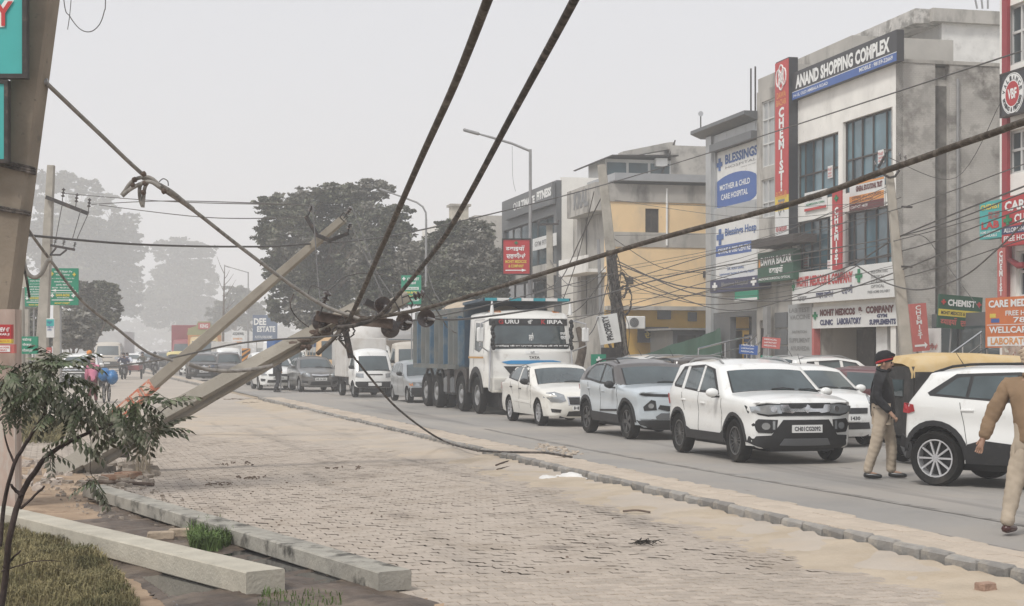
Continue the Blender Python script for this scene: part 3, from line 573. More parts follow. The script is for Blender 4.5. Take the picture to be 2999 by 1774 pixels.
psign(FA, 'hospital_fascia', 'dark blue fascia sign with raised white letters above the hospital entrance', 2080, 822, 858, 2222, S_NAVY, [('Blessings Hospital', .25, .3, .55, .45, L_GREY, .03), ('+', .06, .2, .1, .6, L_W), ('+', .86, .25, .1, .6, L_W)], n=.5, th=.5)
psign(FA, 'awning_board', 'green and cream board under the hospital fascia', 2152, 855, 882, 2218, S_GREEN, [], n=.6, th=.05, bands=[(0, 0, 1, .25, S_WHITE)])

# ---- the ochre building: wall facing us, then the front with balcony
C1 = Vector((4.12, 68.9, 0)); YW = Plane(C1, (.9726, .2325)); YF = Plane(C1, (.2325, -.9726)); YL = 9.0
b = thing('ochre_building', 'ochre plastered two storey building with grey bands and flat roof', 'building', YW.M)
wn = YW.rect(1890, 610, 718, 1930); wn = (wn[0], wn[1], wn[2], wn[3]); zt = YW.ab(1900, 540)[1]
z_b = YW.ab(1900, 592)[1]; z_m = YW.ab(1900, 687)[1]; z_s = YW.ab(1900, 905)[1]
mb = MB(); fwall(mb, 0, YL, z_s, z_b, [wn]); mb.obj('side_wall', M_YEL, b); MB().box((-.04, z_b, -.27), (YL, zt, .06)).obj('roof_band', M_GWALL, b)
MB().box((-.03, z_m-.55, -.01), (YL, z_m+.1, .04)).obj('floor_band', M_GWALL, b)
MB().box((.0, 0, -.25), (YL, z_s, .0)).obj('ground_floor', M_YEL2, b); MB().box((-.06, z_s-.05, 0), (YL, z_s+.12, .5)).obj('ledge', M_GWALL, b)
MB().box((.3, 0, -9.7), (YL, zt-.2, -.25)).obj('rear_body', M_GWALL, b)
window(b, wn, 2, 1, M_FRAME, M_IN, n=-.12)
MB().tube([(wn[1]+.35, wn[2], .06), (wn[1]+.35, wn[3]+.9, .06)], .05, 6).obj('drain_pipe', M_WHITE, b)
for (x, y) in ((1600+1300*.0+683*.4717*0+1982, 803), (2066, 804), (1845, 822)):
    a_, z_ = YW.ab(x, y); MB().box((a_-.12, z_-.14, 0), (a_+.14, z_+.14, .05)).obj('vent_opening', M_IN, b)
# its front, running away from us, with two balconies
Mf = YW.M.inverted() @ YF.M
def inM(mb, name, m, par, M): o = mb.obj(name, m, par); o.matrix_local = M; return o
mb = MB(); hl = [(-4.0, -.3, 6.0, 8.0), (-4.0, -.5, 3.4, 5.2)]; fwall(mb, -4.6, -.26, 0, z_b, hl); inM(mb, 'front_wall', M_GWALL, b, Mf)
mb = MB(); mb.box((-4.6, z_b-.4, -.2), (-.01, zt+.05, .5)); inM(mb, 'front_parapet', M_GWALL, b, Mf)
mb = MB(); mb.box((-4.6, 5.2, 0), (0, 5.35, .9)); mb.box((-4.6, 5.35, .8), (0, 5.95, .9)); inM(mb, 'balcony', M_PLAST, b, Mf)
mb = MB(); mb.box((-4.0, 3.4, -.6), (-.3, 8.0, -.5)); inM(mb, 'balcony_recess', M_IN, b, Mf)
lt = lettering('KRAL', b, L_GREY, 0, 0, 2.4, .8, .52, .05); lt.matrix_local = Mf @ Matrix.Translation((-3.4, z_b-.1, 0))
# roof top: shed, block, ladder
a0, a1 = YW.ab(1762, 500)[0], YW.ab(1960, 500)[0]
b2 = thing('rooftop_room', 'grey rooftop room with tin shed and glazed front above the ochre building', 'building', Matrix.Translation(P(1965, 1025, 80)-Vector((0, 0, EYE))) @ Matrix.Rotation(math.atan2(.2325, .9726), 4, 'Z'))
MB().box((0, 0, 8.0), (2.6, 4, EYE+(1025-425)*80/4600)).obj('room_wall', M_GWALL, b2); MB().box((-3.5, 0, 8.0), (0, 3, EYE+(1025-470)*80/4600)).obj('glazed_front', M_FRAMEW, b2)
zt2 = EYE+(1025-466)*80/4600
for i in range(3): MB().box((-3.4+i*1.15, -.05, 9.7), (-2.4+i*1.15, .0, zt2-.25)).obj('pane', M_BLUEG2, b2)
mb = MB(); mb.prism([(-4.1, zt2-.35), (-3.3, zt2), (.2, zt2+.1), (.2, zt2+.16), (-3.3, zt2+.07), (-4.2, zt2-.3)], -.6, 3.5, Matrix(((1, 0, 0, 0), (0, 0, 1, 0), (0, 1, 0, 0), (0, 0, 0, 1)))); mb.obj('roof', M_DARK, b2)
mb = MB(); mb.prism([(-2.5, zt2+.35), (0, zt2+.9), (.3, zt2+.9), (.3, zt2+.6), (-2.5, zt2+.05)], .2, 1.0, Matrix(((1, 0, 0, 0), (0, 0, 1, 0), (0, 1, 0, 0), (0, 0, 0, 1)))); mb.obj('stair_flight', M_GWALL, b2)
MB().box((-.9, -.35, zt2-.4), (-.3, -.05, zt2)).obj('air_conditioner', M_WHITE, b2); MB().tube([(-.9, -.3, 10.0), (.3, .2, zt2+1)], .04, 5).obj('ladder_rail', M_DARK, b2)
a0 = YW.ab(1782, 510)[0]; mb = MB(); mb.box((.3, zt+.12, -4), (YL, zt+.45, .35)); mb.obj('roof_sheet', paint('tin_sheet', (.36, .37, .38), rough=.4), b)
# things at its foot
psign(YW, 'shop_board', 'dark board with yellow Punjabi letters on the mustard wall', 1868, 957, 1003, 1958, S_CHAR, [('ਦੇਸ਼ ਦਾ', .22, .2, .6, .5, L_Y, .03)], n=.4)
def ac_unit(M, label):
    o = thing('air_conditioner', label, 'air conditioner', M); MB().box((0, 0, 0), (.82, .56, .3), ch=.03).obj('casing', M_WHITE, o)
    mb = MB()
    for r in (.21, .15, .09, .04): mb.tube([(.3+r*math.cos(q), .28+r*math.sin(q), .31) for q in np.linspace(0, 2*PI, 17)], .008, 4, cap=False)
    mb.obj('fan_grille', M_GREY, o); MB().lathe([(.2, .301), (.2, .305)], Matrix.Translation((.3, .28, 0)), 20).obj('fan_opening', M_PANELD, o); return o
a_, z_ = YW.ab(1834, 963, .5); ac_unit(on(YW, a_, z_, .4), 'white air conditioner unit on the mustard wall beside the dark board')
for k, (x, y, w_) in enumerate(((1935, 908, 40), (2025, 914, 26))):
    a_, z_ = YW.ab(x, y+26, .5); MB().box((0, 0, 0), (w_*70/4600, .4, .1)).obj('x', M_PANELD).name = 'vent_box'
    tag(bpy.data.objects['vent_box'] if k == 0 else bpy.data.objects['vent_box.001'], ['grey square vent cover on the mustard wall, larger', 'smaller grey vent cover at the right of the mustard wall'][k], 'vent').matrix_world = on(YW, a_, z_, .02)
sh = thing('tin_shed', 'low dark shed with corrugated tin roof behind the green net', 'shed', T(P(2030, 1025, 66)-Vector((0, 0, EYE)), rz=.23))
mb = MB(); mb.box((-.9, 0, 0), (2.2, 3, 2.6)); mb.obj('wall', M_PANELD, sh); mb = MB(); mb.box((-1.1, -.4, 2.62), (2.4, 3.2, 2.7)); mb.obj('roof', M_GREY, sh)
for i in range(2): MB().box((-.7+i*1.0, -.03, 1.5), (.1+i*1.0, 0, 2.4)).obj('window', M_IN, sh)
# green shade net strung along the forecourt
pts = [P(1830, 1060, 66), P(1960, 1012, 65), P(2050, 985, 64), P(2110, 960, 63)]; mb = MB(); vs = []; nn = 24
sp = spline(pts, 8)
for i, p in enumerate(sp):
    for j in range(6): z = p.z*(1-j/5); vs.append((p.x+.05*math.sin(i*1.3+j), p.y+.12*math.sin(i*.9+j*.7), z))
mb.add(vs, [(i*6+j, i*6+j+1, (i+1)*6+j+1, (i+1)*6+j) for i in range(len(sp)-1) for j in range(5)])
tag(mb.obj('shade_net', paint('net_green', (.03, .085, .055)), None, 180), 'dark green shade net hung along the forecourt', 'net')

# ---- the gym building
C2 = Vector((2.12, 75, 0)); GF = Plane(C2, (.2325, -.9726)); b = thing('gym_building', 'dark glazed gym building with white end wall', 'building', GF.M)
aG = GF.ab(1470, 600)[0]; zt = 9.9; hs_ = [(aG+.3, -.4, 6.2, 8.4)]
mb = MB(); fwall(mb, aG, 0, 0, zt, [(aG+.3, -.5, 6.0, 8.3), (aG+.3, -.5, 3.6, 5.3), (aG+.5, -.5, 0, 2.8)]); mb.obj('front_wall', M_PANELD, b)
mb = MB(); mb.box((aG, 0, -8), (-.2, zt-.1, -.9)); mb.obj('rear_body', M_GWALL, b); MB().box((-.25, 0, -7), (0.02, zt+.15, -.26)).obj('end_wall', M_PLAST, b)
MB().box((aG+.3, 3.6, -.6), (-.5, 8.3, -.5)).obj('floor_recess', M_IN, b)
window(b, (aG+.3, -.5, 6.0, 8.3), 6, 1, M_FRAME, M_BLUEG2); window(b, (aG+.3, -.5, 3.6, 5.3), 5, 1, M_FRAME, M_GLASS)
MB().box((aG-.1, 5.35, 0), (0, 5.9, .5)).obj('balcony', M_GWALL, b)
psign(GF, 'gym_sign', 'grey fascia sign with raised pale letters on top of the gym', 1478, 588, 645, 1618, M_PANELD, [('ULTIMATE', .28, .32, .38, .38, L_W, .06), ('FITNESS', .7, .38, .28, .42, L_W, .06), ('O', .2, .3, .07, .4, L_W)], n=.2, th=.15)
psign(GF, 'gym_banner', 'faded white banner under the gym windows', 1560, 700, 735, 1628, S_WHITE, [('GYM FITNESS', .1, .3, .8, .4, L_GREY)], n=.1, th=.04)
# ---- far grey building with water tank
b = thing('far_grey_building', 'distant grey building with flat roof and parapet behind the trees', 'building', T(P(1400, 1025, 104)-Vector((0, 0, EYE)), rz=.23))
MB().box((-.2, 0, 0), (3.2, 8, EYE+(1025-630)*104/4600)).obj('wall', M_GWALL, b); MB().box((-2.7, -.4, 9.6), (.6, 6, 10.1)).obj('roof_slab', M_PLAST, b); MB().box((-2.3, 0, 0), (0, 8, 9.6)).obj('side_wall', M_GWALL, b)
MB().box((-1.7, .2, 10.1), (-.6, 1.3, 11.3)).obj('water_tank', M_CONCL, b); MB().box((-1.85, .05, 11.3), (-.45, 1.45, 11.45)).obj('tank_lid', M_CONC, b)

# ---- white house behind the complex
Cn = P(2758, 1025, 60); Cn.z = 0; HB = Plane(Cn, (.2325, -.9726)); HW = Plane(Cn, (.9726, .2325))
b = thing('white_upper_house', 'white house rising behind the shopping complex with weathered roof edge', 'building', HW.M); zt = HW.ab(2758, 28)[1]
MB().box((0, 0, -9), (9, zt-.5, 0)).obj('wall', mat('white_plaster_brick', (.7, .69, .66), .85, var=.1, scale=2, bump=.4, bscale=10, dirt=((.42, .41, .39), 1.6, .55, .75)), b)
MB().box((-.5, zt-.5, -9.5), (9, zt, .25)).obj('roof_edge', M_GWALL, b)
Mb = HW.M.inverted() @ HB.M; aW = HB.ab(2576, 120)[0]
mb = MB(); hole = (-4.2, -.5, 10.9, zt-1.5); fwall(mb, aW, -.01, 9.5, zt-.55, [hole], n0=-.2, n1=0.0); inM(mb, 'balcony_wall', M_PLAST, b, Mb)
mb = MB(); mb.box((aW-.3, zt-.55, -.5), (.0, zt+.0, 1.1)); inM(mb, 'projecting_roof', mat('flaking_plaster', (.5, .48, .45), .9, var=.2, scale=3, dirt=((.24, .23, .21), 2, .48, .6)), b, Mb)
mb = MB(); mb.box((hole[0], hole[2], -.5), (hole[1], hole[3], -.4)); inM(mb, 'door', M_PANEL, b, Mb)
for k, q in enumerate((0, .12, .24)): MB().tube([HW.M.inverted() @ P(2862+q*130, 25, 64), HW.M.inverted() @ P(2852+q*170, -20, 64)], .04, 4).obj('antenna_leg', M_GREY, b)

# ---- red and white building at the right edge
b = thing('fitness_building', 'white building with red corner strip and white framed windows', 'building', FA.M); a0 = FA.ab(2928, 300)[0]; a1 = 16
hw_ = [FA.rect(2951, 20, 195, 3110), FA.rect(2950, 385, 512, 3110), FA.rect(2975, 735, 870, 3110)]
mb = MB(); fwall(mb, a0, a1, 0, 17, hw_+[(a0+.5, a1-1, 0, 2.7)]); mb.obj('front_wall', M_PLAST, b); MB().box((a0, 0, -11), (a1, 17, -.26)).obj('rear_body', M_PLAST, b)
MB().box((a0+.27, 2.8, .0), (a0+.53, 17, .1)).obj('red_strip', paint('red_strip', (.3, .03, .04)), b)
for h in hw_: window(b, h, 0, 0, M_FRAMEW, M_GLASS, splits=([0, .2, .42, .6, .8, 1], [0, .55, 1]), fw=.07)
a_, z_ = FA.ab(2960, 780, .1); MB().tube([(a0+.7, z_+1.2, .15), (a0+.7, z_+.2, .15), (a0+1.2, z_, .15), (a0+1.5, z_, .15)], .09, 8).obj('drain_pipe', paint('red_strip', (.3, .03, .04)), b)
psign(FA, 'gym_roundel_sign', 'charcoal sign with red and white boxing roundel', 2932, 222, 340, 3030, S_CHAR, [], n=.35, th=.15, frame=M_DARK)
so_ = bpy.data.objects['gym_roundel_sign']; a0_, a1_, b0_, b1_ = FA.rect(2932, 222, 340, 3030, .35); cx_, cy_ = (FA.ab(2966, 283, .35)[0]-a0_), (b1_-b0_)*.48
for (r1, m_, z_) in ((.56, L_W, .006), (.53, S_CHAR, .010), (.52, L_W, .0135), (.33, S_RED, .017)): MB().lathe([(r1, z_-.003), (r1, z_)], Matrix.Translation((cx_, cy_, 0)), 32).obj('roundel', m_, so_)
lettering('VBF', so_, L_W, cx_-.22, cy_-.14, .44, .28, .022, .04)
def ring_text(s, par, m, cx_, cy_, r, a_0, a_1, h, flip=False):
    for i, c in enumerate(s):
        if c == ' ': continue
        q = a_0+(a_1-a_0)*i/(len(s)-1); rot = q-PI/2 if not flip else q+PI/2
        lettering(c, par, m, 0, 0, h*.75, h, 0, .05, base=Matrix.Translation((cx_+r*math.cos(q), cy_+r*math.sin(q), .019)) @ Matrix.Rotation(rot, 4, 'Z') @ Matrix.Translation((-h*.37, -h*.5, 0)))
ring_text('VALIANCE', so_, L_K, cx_, cy_, .42, PI*.93, PI*.07, .13); ring_text('BOXING & FITNESS', so_, L_K, cx_, cy_, .42, PI*1.1, PI*1.9, .12, True)
psign(FA, 'care_sign', 'crimson CARE sign with green cross on the white building', 2934, 578, 722, 3055, S_RED, [('CARE', .08, .7, .62, .2, L_W, .04), ('CLINIC', .32, .44, .6, .18, L_W, .04), ('+', .06, .42, .2, .2, L_G), ('ALLOPATHIC &', .06, .27, .7, .09, L_W), ('FREE HOME', .06, .09, .7, .11, L_W)], n=.5, th=.2, bands=[(0, .24, 1, .15, L_N)])
psign(FA, 'lab_sign', 'teal chemist and lab sign standing out from the corner', 2869, 594, 702, 2934, S_TEAL, [('CHEMIST', .06, .78, .88, .14, L_Y, .04), ('FREE HOME', .42, .62, .5, .09, L_R), ('DELIVERY', .42, .52, .5, .09, L_R), ('LAB', .1, .26, .8, .2, L_R, .05), ('HOME COLLECTION', .06, .14, .86, .07, L_W), ('AVAILABLE', .2, .04, .6, .07, L_W)], n=.3, th=.3)
psign(FA, 'chemist_banner', 'narrow vertical faded red CHEMIST strip on the building corner', 2921, 727, 872, 2944, S_PINK, [('CHEMIST', .28, .04, .44, .9, L_W, .05, True)], n=.25, th=.05)
psign(FA, 'care_medicos_board', 'orange care board with white letters at the right edge', 2886, 873, 1018, 3065, S_ORANGE, [('CARE MEDICOS', .06, .8, .95, .15, L_W, .04), ('FREE HOME', .35, .63, .55, .1, L_W), ('78370', .48, .49, .5, .11, L_W), ('WELLCARE', .07, .29, .7, .13, L_W, .03), ('LABORATORY', .1, .06, .8, .14, L_O, .03)], n=1.6, th=.12, bands=[(.04, .03, .92, .19, L_W), (.03, .45, .9, .012, L_W), (.1, .5, .14, .08, S_BLUE), (.08, .6, .1, .08, L_Y)])
psign(FA, 'red_counter_board', 'bright red board with small white mark beside the railing', 2820, 1037, 1090, 2914, S_RED, [('d diwakonedar', .3, .68, .4, .12, L_W), ('YOUR HEALTH WELLNESS', .1, .42, .76, .08, L_W)], n=1.2, th=.05)
psign(FA, 'poster_wall', 'patchy brick wall covered with torn posters', 2935, 1012, 1190, 3040, mat('torn_posters', (.42, .33, .27), .9, var=.3, scale=5, dirt=[((.3, .07, .05), 3, .55, .6), ((.6, .58, .5), 4, .56, .6)]), [], n=1.7, cat='wall', th=.3)
# ---- low shop in the lane and its boards
b = thing('lane_shop', 'low dark shop front with glass doors in the lane', 'shop', FA.M); a1 = FA.ab(2926, 960)[0]
MB().box((.05, 0, -8), (a1-.05, 2.9, -1.2)).obj('wall', M_PANELD, b)
for i in range(3): MB().box((.3+i*1.6, .1, -1.21), (1.7+i*1.6, 2.5, -1.15)).obj('glass_door', M_GLASS, b)
M_ = FA.M.copy(); a_, z_ = FA.ab(2745, 948, -.3)
LP = Plane(FA.M @ Vector((a_, 0, -.3)), (.985, .17)); a0, a1, b0, b1 = LP.rect(2745, 860, 958, 2872)
sign('chemist_board', 'dark green CHEMIST board with yellow stripe over the lane', 'sign', on(LP, a0, b0, 0) @ Matrix.Rotation(-.075, 4, 'Z'), a1-a0, b1-b0, S_DGREEN, [('CHEMIST', .2, .67, .64, .2, L_W, .04), ('MOHIT MEDICOS & COMPANY', .06, .4, .88, .11, L_K, .03), ('दवाईयाँ', .06, .08, .38, .24, S_PINK, .04), ('ਦਵਾਈਆਂ', .52, .08, .4, .24, S_PINK, .04), ('+', .05, .7, .1, .15, L_R), ('+', .87, .7, .1, .15, L_R)], bands=[(0, .36, 1, .2, L_Y)], posts=[(Vector((.5, 0, -.1)), Vector((.5, -2.6, -.1))), (Vector((2.2, 0, -.1)), Vector((2.2, -2.4, -.1)))])
psign(FA, 'white_medicine_board', 'white board with faded red Punjabi letters behind the arrow sign', 2700, 962, 1075, 2752, S_WHITE, [('ਦਵਾਈਆਂ', .1, .45, .8, .17, S_PINK, .03), ('दवाईयाँ', .08, .12, .84, .16, S_PINK, .03), ('+', .1, .74, .28, .14, L_K)], n=.2, th=.05)
LQ = Plane(P(2665, 1025, 45.5), (.985, .17)); a0, a1, b0, b1 = LQ.rect(2665, 890, 1030, 2712)
s_ = sign('arrow_sign', 'tall leaning faded red CHEMIST sign ending in an arrow', 'sign', Matrix.Translation((0, 0, 0)) @ LQ.M @ Matrix.Translation((a0+.12, b0, 0)) @ Matrix.Rotation(.085, 4, 'Z'), (a1-a0), b1-b0, S_PINK, [('CHEMIST', .3, .26, .34, .7, L_W, .02, True), ('>', .08, .04, .8, .16, L_W)], th=.35, posts=[(Vector((.2, 0, -.2)), Vector((.2, -2.0, -.2)))])
# small finger boards on a post, stair rails
pp = G(2232, 1180); pp = P(2225, 1025, 41); pp.z = 0
fb_ = thing('finger_post', 'thin dark post carrying blue, red and green direction boards', 'signpost', T(pp)); MB().tube([(0, 0, 0), (.07, 0, 2.35)], .035, 6).obj('post', M_DARK, fb_)
for (x0, x1, y0, y1, m_, nm) in ((2164, 2218, 1008, 1035, S_BLUE, 'blue'), (2231, 2284, 986, 1018, S_PINK, 'red'), (2226, 2280, 1040, 1068, S_GREEN, 'green')):
    A, B = P(x0, y1, 40.9)-pp, P(x1, y0, 40.9)-pp; Mx = Matrix(((1, 0, 0, A.x), (0, 0, -1, A.y), (0, 1, 0, A.z), (0, 0, 0, 1))) @ Matrix.Rotation(-.08, 4, 'Z')
    o = MB().box((0, 0, -.02), (B.x-A.x, B.z-A.z, 0)).obj('direction_board', m_, fb_); o.matrix_local = Mx
    for r in range(3): lettering('LABORATORY' if r % 2 else 'MEDICAL', o, L_W, .05, .05+r*.08, (B.x-A.x)*.7, .04, .006)
def rail(label, pts, r=.035, drops=3):
    o = thing('handrail', label, 'handrail', T(Vector((pts[0].x, pts[0].y, 0)))); q0 = Vector((pts[0].x, pts[0].y, 0)); q = [p-q0 for p in pts]; MB().tube(q, r, 6).obj('rail', M_CHROME, o)
    MB().tube([v-Vector((0, 0, .35)) for v in q], r*.6, 5).obj('lower_rail', M_CHROME, o)
    for i in range(drops): v = q[0].lerp(q[-1], i/(drops-1)); MB().tube([v, Vector((v.x, v.y, max(v.z-1.1, 0)))], r*.7, 5).obj('baluster', M_CHROME, o)
rail('steel handrail rising to the lane shop steps', [P(2762, 1052, 43.5), P(2874, 972, 45)]); rail('lower steel handrail behind the red board', [P(2850, 1040, 44), P(2890, 1018, 45)])
rail('steel handrail of the hospital ramp', [P(2045, 1021, 57), P(2200, 983, 58.5)]); rail('short bright handrail on the hospital steps, left one', [P(2187, 1007, 56), P(2215, 980, 57)]); rail('short bright handrail on the hospital steps, right one', [P(2218, 1010, 55), P(2250, 981, 56)])
# ================= VEHICLES =================
def chaikin(pts, n=2):
    q = [pts[0]]
    for a, b in zip(pts, pts[1:]):
        d = math.hypot(b[0]-a[0], b[1]-a[1])
        if d > .34: t = .13/d; q += [(a[0]+(b[0]-a[0])*u, a[1]+(b[1]-a[1])*u, b[2]) for u in (t, 1-t)]
        q.append(b)
    pts = q
    for _ in range(n):
        out = [pts[0]]
        for a, b in zip(pts, pts[1:]):
            tg = b[2]; out.append((a[0]*.75+b[0]*.25, a[1]*.75+b[1]*.25, tg)); out.append((a[0]*.25+b[0]*.75, a[1]*.25+b[1]*.75, tg))
        out.append(pts[-1]); pts = out
    return pts
class Car:
    """local frame: +x forward, y to the car's left, z up, origin on the ground at mid length"""
    def __init__(s, sp):
        s.sp = sp; L_ = s.L = sp['L']; s.hw = sp['W']/2; s.r = sp.get('r', .07)
        pr = chaikin([(x, z, t) for x, z, t in sp['prof']], 2)
        s.prof = []
        for a, b in zip(pr, pr[1:]):                    # even steps
            d = math.hypot(b[0]-a[0], b[1]-a[1]); k = max(1, int(d/.11))
            for i in range(k): s.prof.append((a[0]+(b[0]-a[0])*i/k, a[1]+(b[1]-a[1])*i/k, b[2]))
        s.prof.append(pr[-1]); P_ = s.prof; n = len(P_); s.nrm = []
        for i in range(n):
            a, b = P_[max(i-1, 0)], P_[min(i+1, n-1)]; tx, tz = b[0]-a[0], b[1]-a[1]; l = math.hypot(tx, tz) or 1; s.nrm.append((-tz/l, tx/l))   # outward
        bow = sp.get('bow', .16); cr = sp.get('crown', .05)
        s.edge = [(p[0]-nx*(bow*abs(nx)**1.5 if nx < 0 else .1*abs(nx)) , p[1]-nz*cr*max(nz, 0)) for p, (nx, nz) in zip(P_, s.nrm)]
    def yside(s, x, z):
        sp = s.sp; L_ = s.L; w_ = s.hw; f = 0
        t = max(0, 1-x/.75); w_ -= s.hw*sp.get('nose', .16)*t*t; t = max(0, 1-(L_-x)/.6); w_ -= s.hw*sp.get('tail', .11)*t*t
        zb = sp['belt'](x) if callable(sp['belt']) else sp['belt']
        if z > zb: w_ -= sp.get('tumble', .30)*(z-zb)
        else: w_ -= .035*min(1, ((zb-z)/.35))*0+.05*max(0, (.5-z)/.3)**1.5
        w_ += .012*math.exp(-((z-(zb-.12))/.07)**2)-.012*math.exp(-((z-(zb-.3))/.12)**2)
        return w_
    def X(s, x, y, z): return Vector((s.L/2-x, y, z))    # profile coordinates -> local
    def dist(s, x, z):
        best = 9
        for (ax, az), (bx, bz) in zip(s.edge, s.edge[1:]):
            dx, dz = bx-ax, bz-az; l = dx*dx+dz*dz; t = max(0, min(1, ((x-ax)*dx+(z-az)*dz)/l)) if l else 0
            d = math.hypot(x-ax-dx*t, z-az-dz*t)
            if d < best: best = d
        return best
    def yat(s, x, z):
        d = s.dist(x, z); y = s.yside(x, z); r = s.r
        return y-r+math.sqrt(max(0, r*r-(r-d)**2)) if d < r else y
    def top(s, i, v):
        (px, pz, _), (ex, ez) = s.prof[i], s.edge[i]; y = s.yside(ex, ez)-s.r; a = abs(v)**2.4
        return (px+(ex-px)*a, v*y, pz+(ez-pz)*a)
    def build(s, col_mat, name, label, M, cat='car', glass=M_CGLASS, roof_mat=None):
        sp = s.sp; o = thing(name, label, cat, M); s.o = o; n = len(s.prof); V = [-1, -.975, -.94, -.89, -.82, -.72, -.58, -.4, -.2]; V += [0]+[-q for q in reversed(V)]; mb = MB(); k = len(V)
        vs = [s.X(*s.top(i, v)) for i in range(n) for v in V]; fs = [(i*k+j, i*k+j+1, (i+1)*k+j+1, (i+1)*k+j) for i in range(n-1) for j in range(k-1)]
        mb.add(vs, fs)
        # side sheets with wheel arches cut out
        arches = sp['arch']; zb = sp.get('sill', .24); e = s.edge; ol = list(e); xe, xs = e[-1][0], e[0][0]
        bot = [(xe-.02, max(zb, e[-1][1]-.02))]; 
        for (xw, ra) in sorted(arches, reverse=True):
            zc = sp['wr']; h = math.sqrt(max(0, ra*ra-(zb-zc)**2)); a0 = math.atan2(zb-zc, h); N_ = 14
            for q in range(N_+1): an = a0+(PI-2*a0)*q/N_; bot.append((xw+ra*math.cos(an), zc+ra*math.sin(an)))
        bot.append((xs+.02, max(zb, e[0][1]-.02))); poly = ol+bot
        pts = [Vector(p) for p in poly]; m_ = len(pts); edges = [(i, (i+1) % m_) for i in range(m_)]
        for rr in (.3, .65, 1.05):
            for i in range(0, n, 1):
                nx, nz = s.nrm[i]; q = (e[i][0]-nx*s.r*rr, e[i][1]-nz*s.r*rr)
                if inpoly(q[0], q[1], poly) and s.dist(*q) > s.r*rr*.8: pts.append(Vector(q))
        g = sp.get('grid', .09); x = .05
        while x < s.L:
            z = .2
            while z < sp['H']:
                if inpoly(x, z, poly) and s.dist(x, z) > s.r*1.3 and all(math.hypot(x-b[0], z-b[1]) > .03 for b in bot): pts.append(Vector((x, z)))
                z += g*.8
            x += g
        r_ = delaunay_2d_cdt(pts, edges, [], 0, 1e-5); vv = r_[0]; tris = [t for t in r_[2] if inpoly(sum(vv[i].x for i in t)/3, sum(vv[i].y for i in t)/3, poly)]
        ys = [s.yat(v.x, v.y) for v in vv]
        for sg in (1, -1): mb.add([s.X(v.x, sg*y, v.y) for v, y in zip(vv, ys)], [t if sg > 0 else t[::-1] for t in tris])
        body = mb.mesh('body', [col_mat]); bm = bmesh.new(); bm.from_mesh(body); bmesh.ops.remove_doubles(bm, verts=bm.verts, dist=.004); bmesh.ops.recalc_face_normals(bm, faces=bm.faces); bm.to_mesh(body); bm.free()
        shade(body, 42)
        if 'two' in sp:
            body.materials.append(sp['two'][1]); body.polygons.foreach_set('material_index', [1 if sp['two'][0](s.L/2-p.center.x, p.center.z) else 0 for p in body.polygons])
        link('body', body, o); s.bvh = BVHTree.FromPolygons([v.co.copy() for v in body.vertices], [tuple(p.vertices) for p in body.polygons])
        # black underbody and arch linings
        mb = MB(); y1 = s.hw-.06
        for sg in (1, -1):
            vs = []; 
            for (x, z) in bot: y = max(.2, s.yat(x, z)-.012); vs += [s.X(x, sg*y, z), s.X(x, sg*(s.hw-.36), z)]
            mb.add(vs, [(2*i, 2*i+1, 2*i+3, 2*i+2) for i in range(len(bot)-1)])
        mb.box(tuple(s.X(s.L-.15, -s.hw+.35, .2)), tuple(s.X(.18, s.hw-.35, max(.5, sp['wr']+.25)))); mb.obj('underbody', M_BLACK, o)
        # glass on the upper surface
        for t_, nm in (('w', 'windscreen'), ('r', 'rear_window')):
            ix = [i for i in range(n-1) if s.prof[i+1][2] == t_]
            if not ix: continue
            ix = ix+[ix[-1]+1]
            if len(ix) > 5: ix = ix[1:-1]
            VV = np.linspace(-.92, .92, 9); 
            mb = MB(); mb.add([s.X(*s.top(i, v))+s.n3(i)*.008 for i in ix for v in VV], [(a*9+j, a*9+j+1, (a+1)*9+j+1, (a+1)*9+j) for a in range(len(ix)-1) for j in range(8)]); mb.obj(nm, glass, o, 180)
            VV = np.linspace(-.955, .955, 9); mb = MB(); mb.add([s.X(*s.top(i, v))+s.n3(i)*.004 for i in ix for v in VV], [(a*9+j, a*9+j+1, (a+1)*9+j+1, (a+1)*9+j) for a in range(len(ix)-1) for j in range(8)]); mb.obj('glass_seal', M_BLACK, o, 180)
            if t_ == 'w':
                for v0 in (-.1, .5):
                    a_, b_ = s.X(*s.top(ix[1], v0))+s.n3(ix[1])*.02, s.X(*s.top(ix[1], v0+.5))+s.n3(ix[1])*.02; MB().tube([a_, (a_+b_)/2+Vector((-.02, 0, .02)), b_], .012, 4).obj('wiper', M_BLACK, o)
        if roof_mat:
            ix = [i for i in range(n-1) if s.prof[i+1][2] == 't']; ix = ix+[ix[-1]+1]; VV = np.linspace(-1, 1, 9)
            mb = MB(); mb.add([s.X(*s.top(i, v))+s.n3(i)*.006 for i in ix for v in VV], [(a*9+j, a*9+j+1, (a+1)*9+j+1, (a+1)*9+j) for a in range(len(ix)-1) for j in range(8)]); mb.obj('roof_panel', roof_mat, o, 180)
        for it in sp.get('side', []):
            nm, m_2, pl, off = it[:4]
            for sg in (1, -1): s.patch(nm, m_2 if m_2 else col_mat, pl, off, 'side', sg)
        for it in sp.get('front', []):
            nm, m_2, pl, off, mir = it[:5]
            for sg in ((1, -1) if mir else (1,)): s.patch(nm, m_2 if m_2 else col_mat, [(y*sg, z) for y, z in pl], off, it[5] if len(it) > 5 else 'front', 1)
        for (x, z, t_, pos) in sp.get('plate', []):
            s.plate(z, t_, pos)
        for (x, z) in sp.get('handles', []):
            for sg in (1, -1): y = s.yat(x, z); MB().box((-.09, -.012, -.012), (.09, .02, .018), T(s.X(x, sg*(y+.005), z)), ch=.006).obj('door_handle', col_mat if not sp.get('hmat') else sp['hmat'], o)
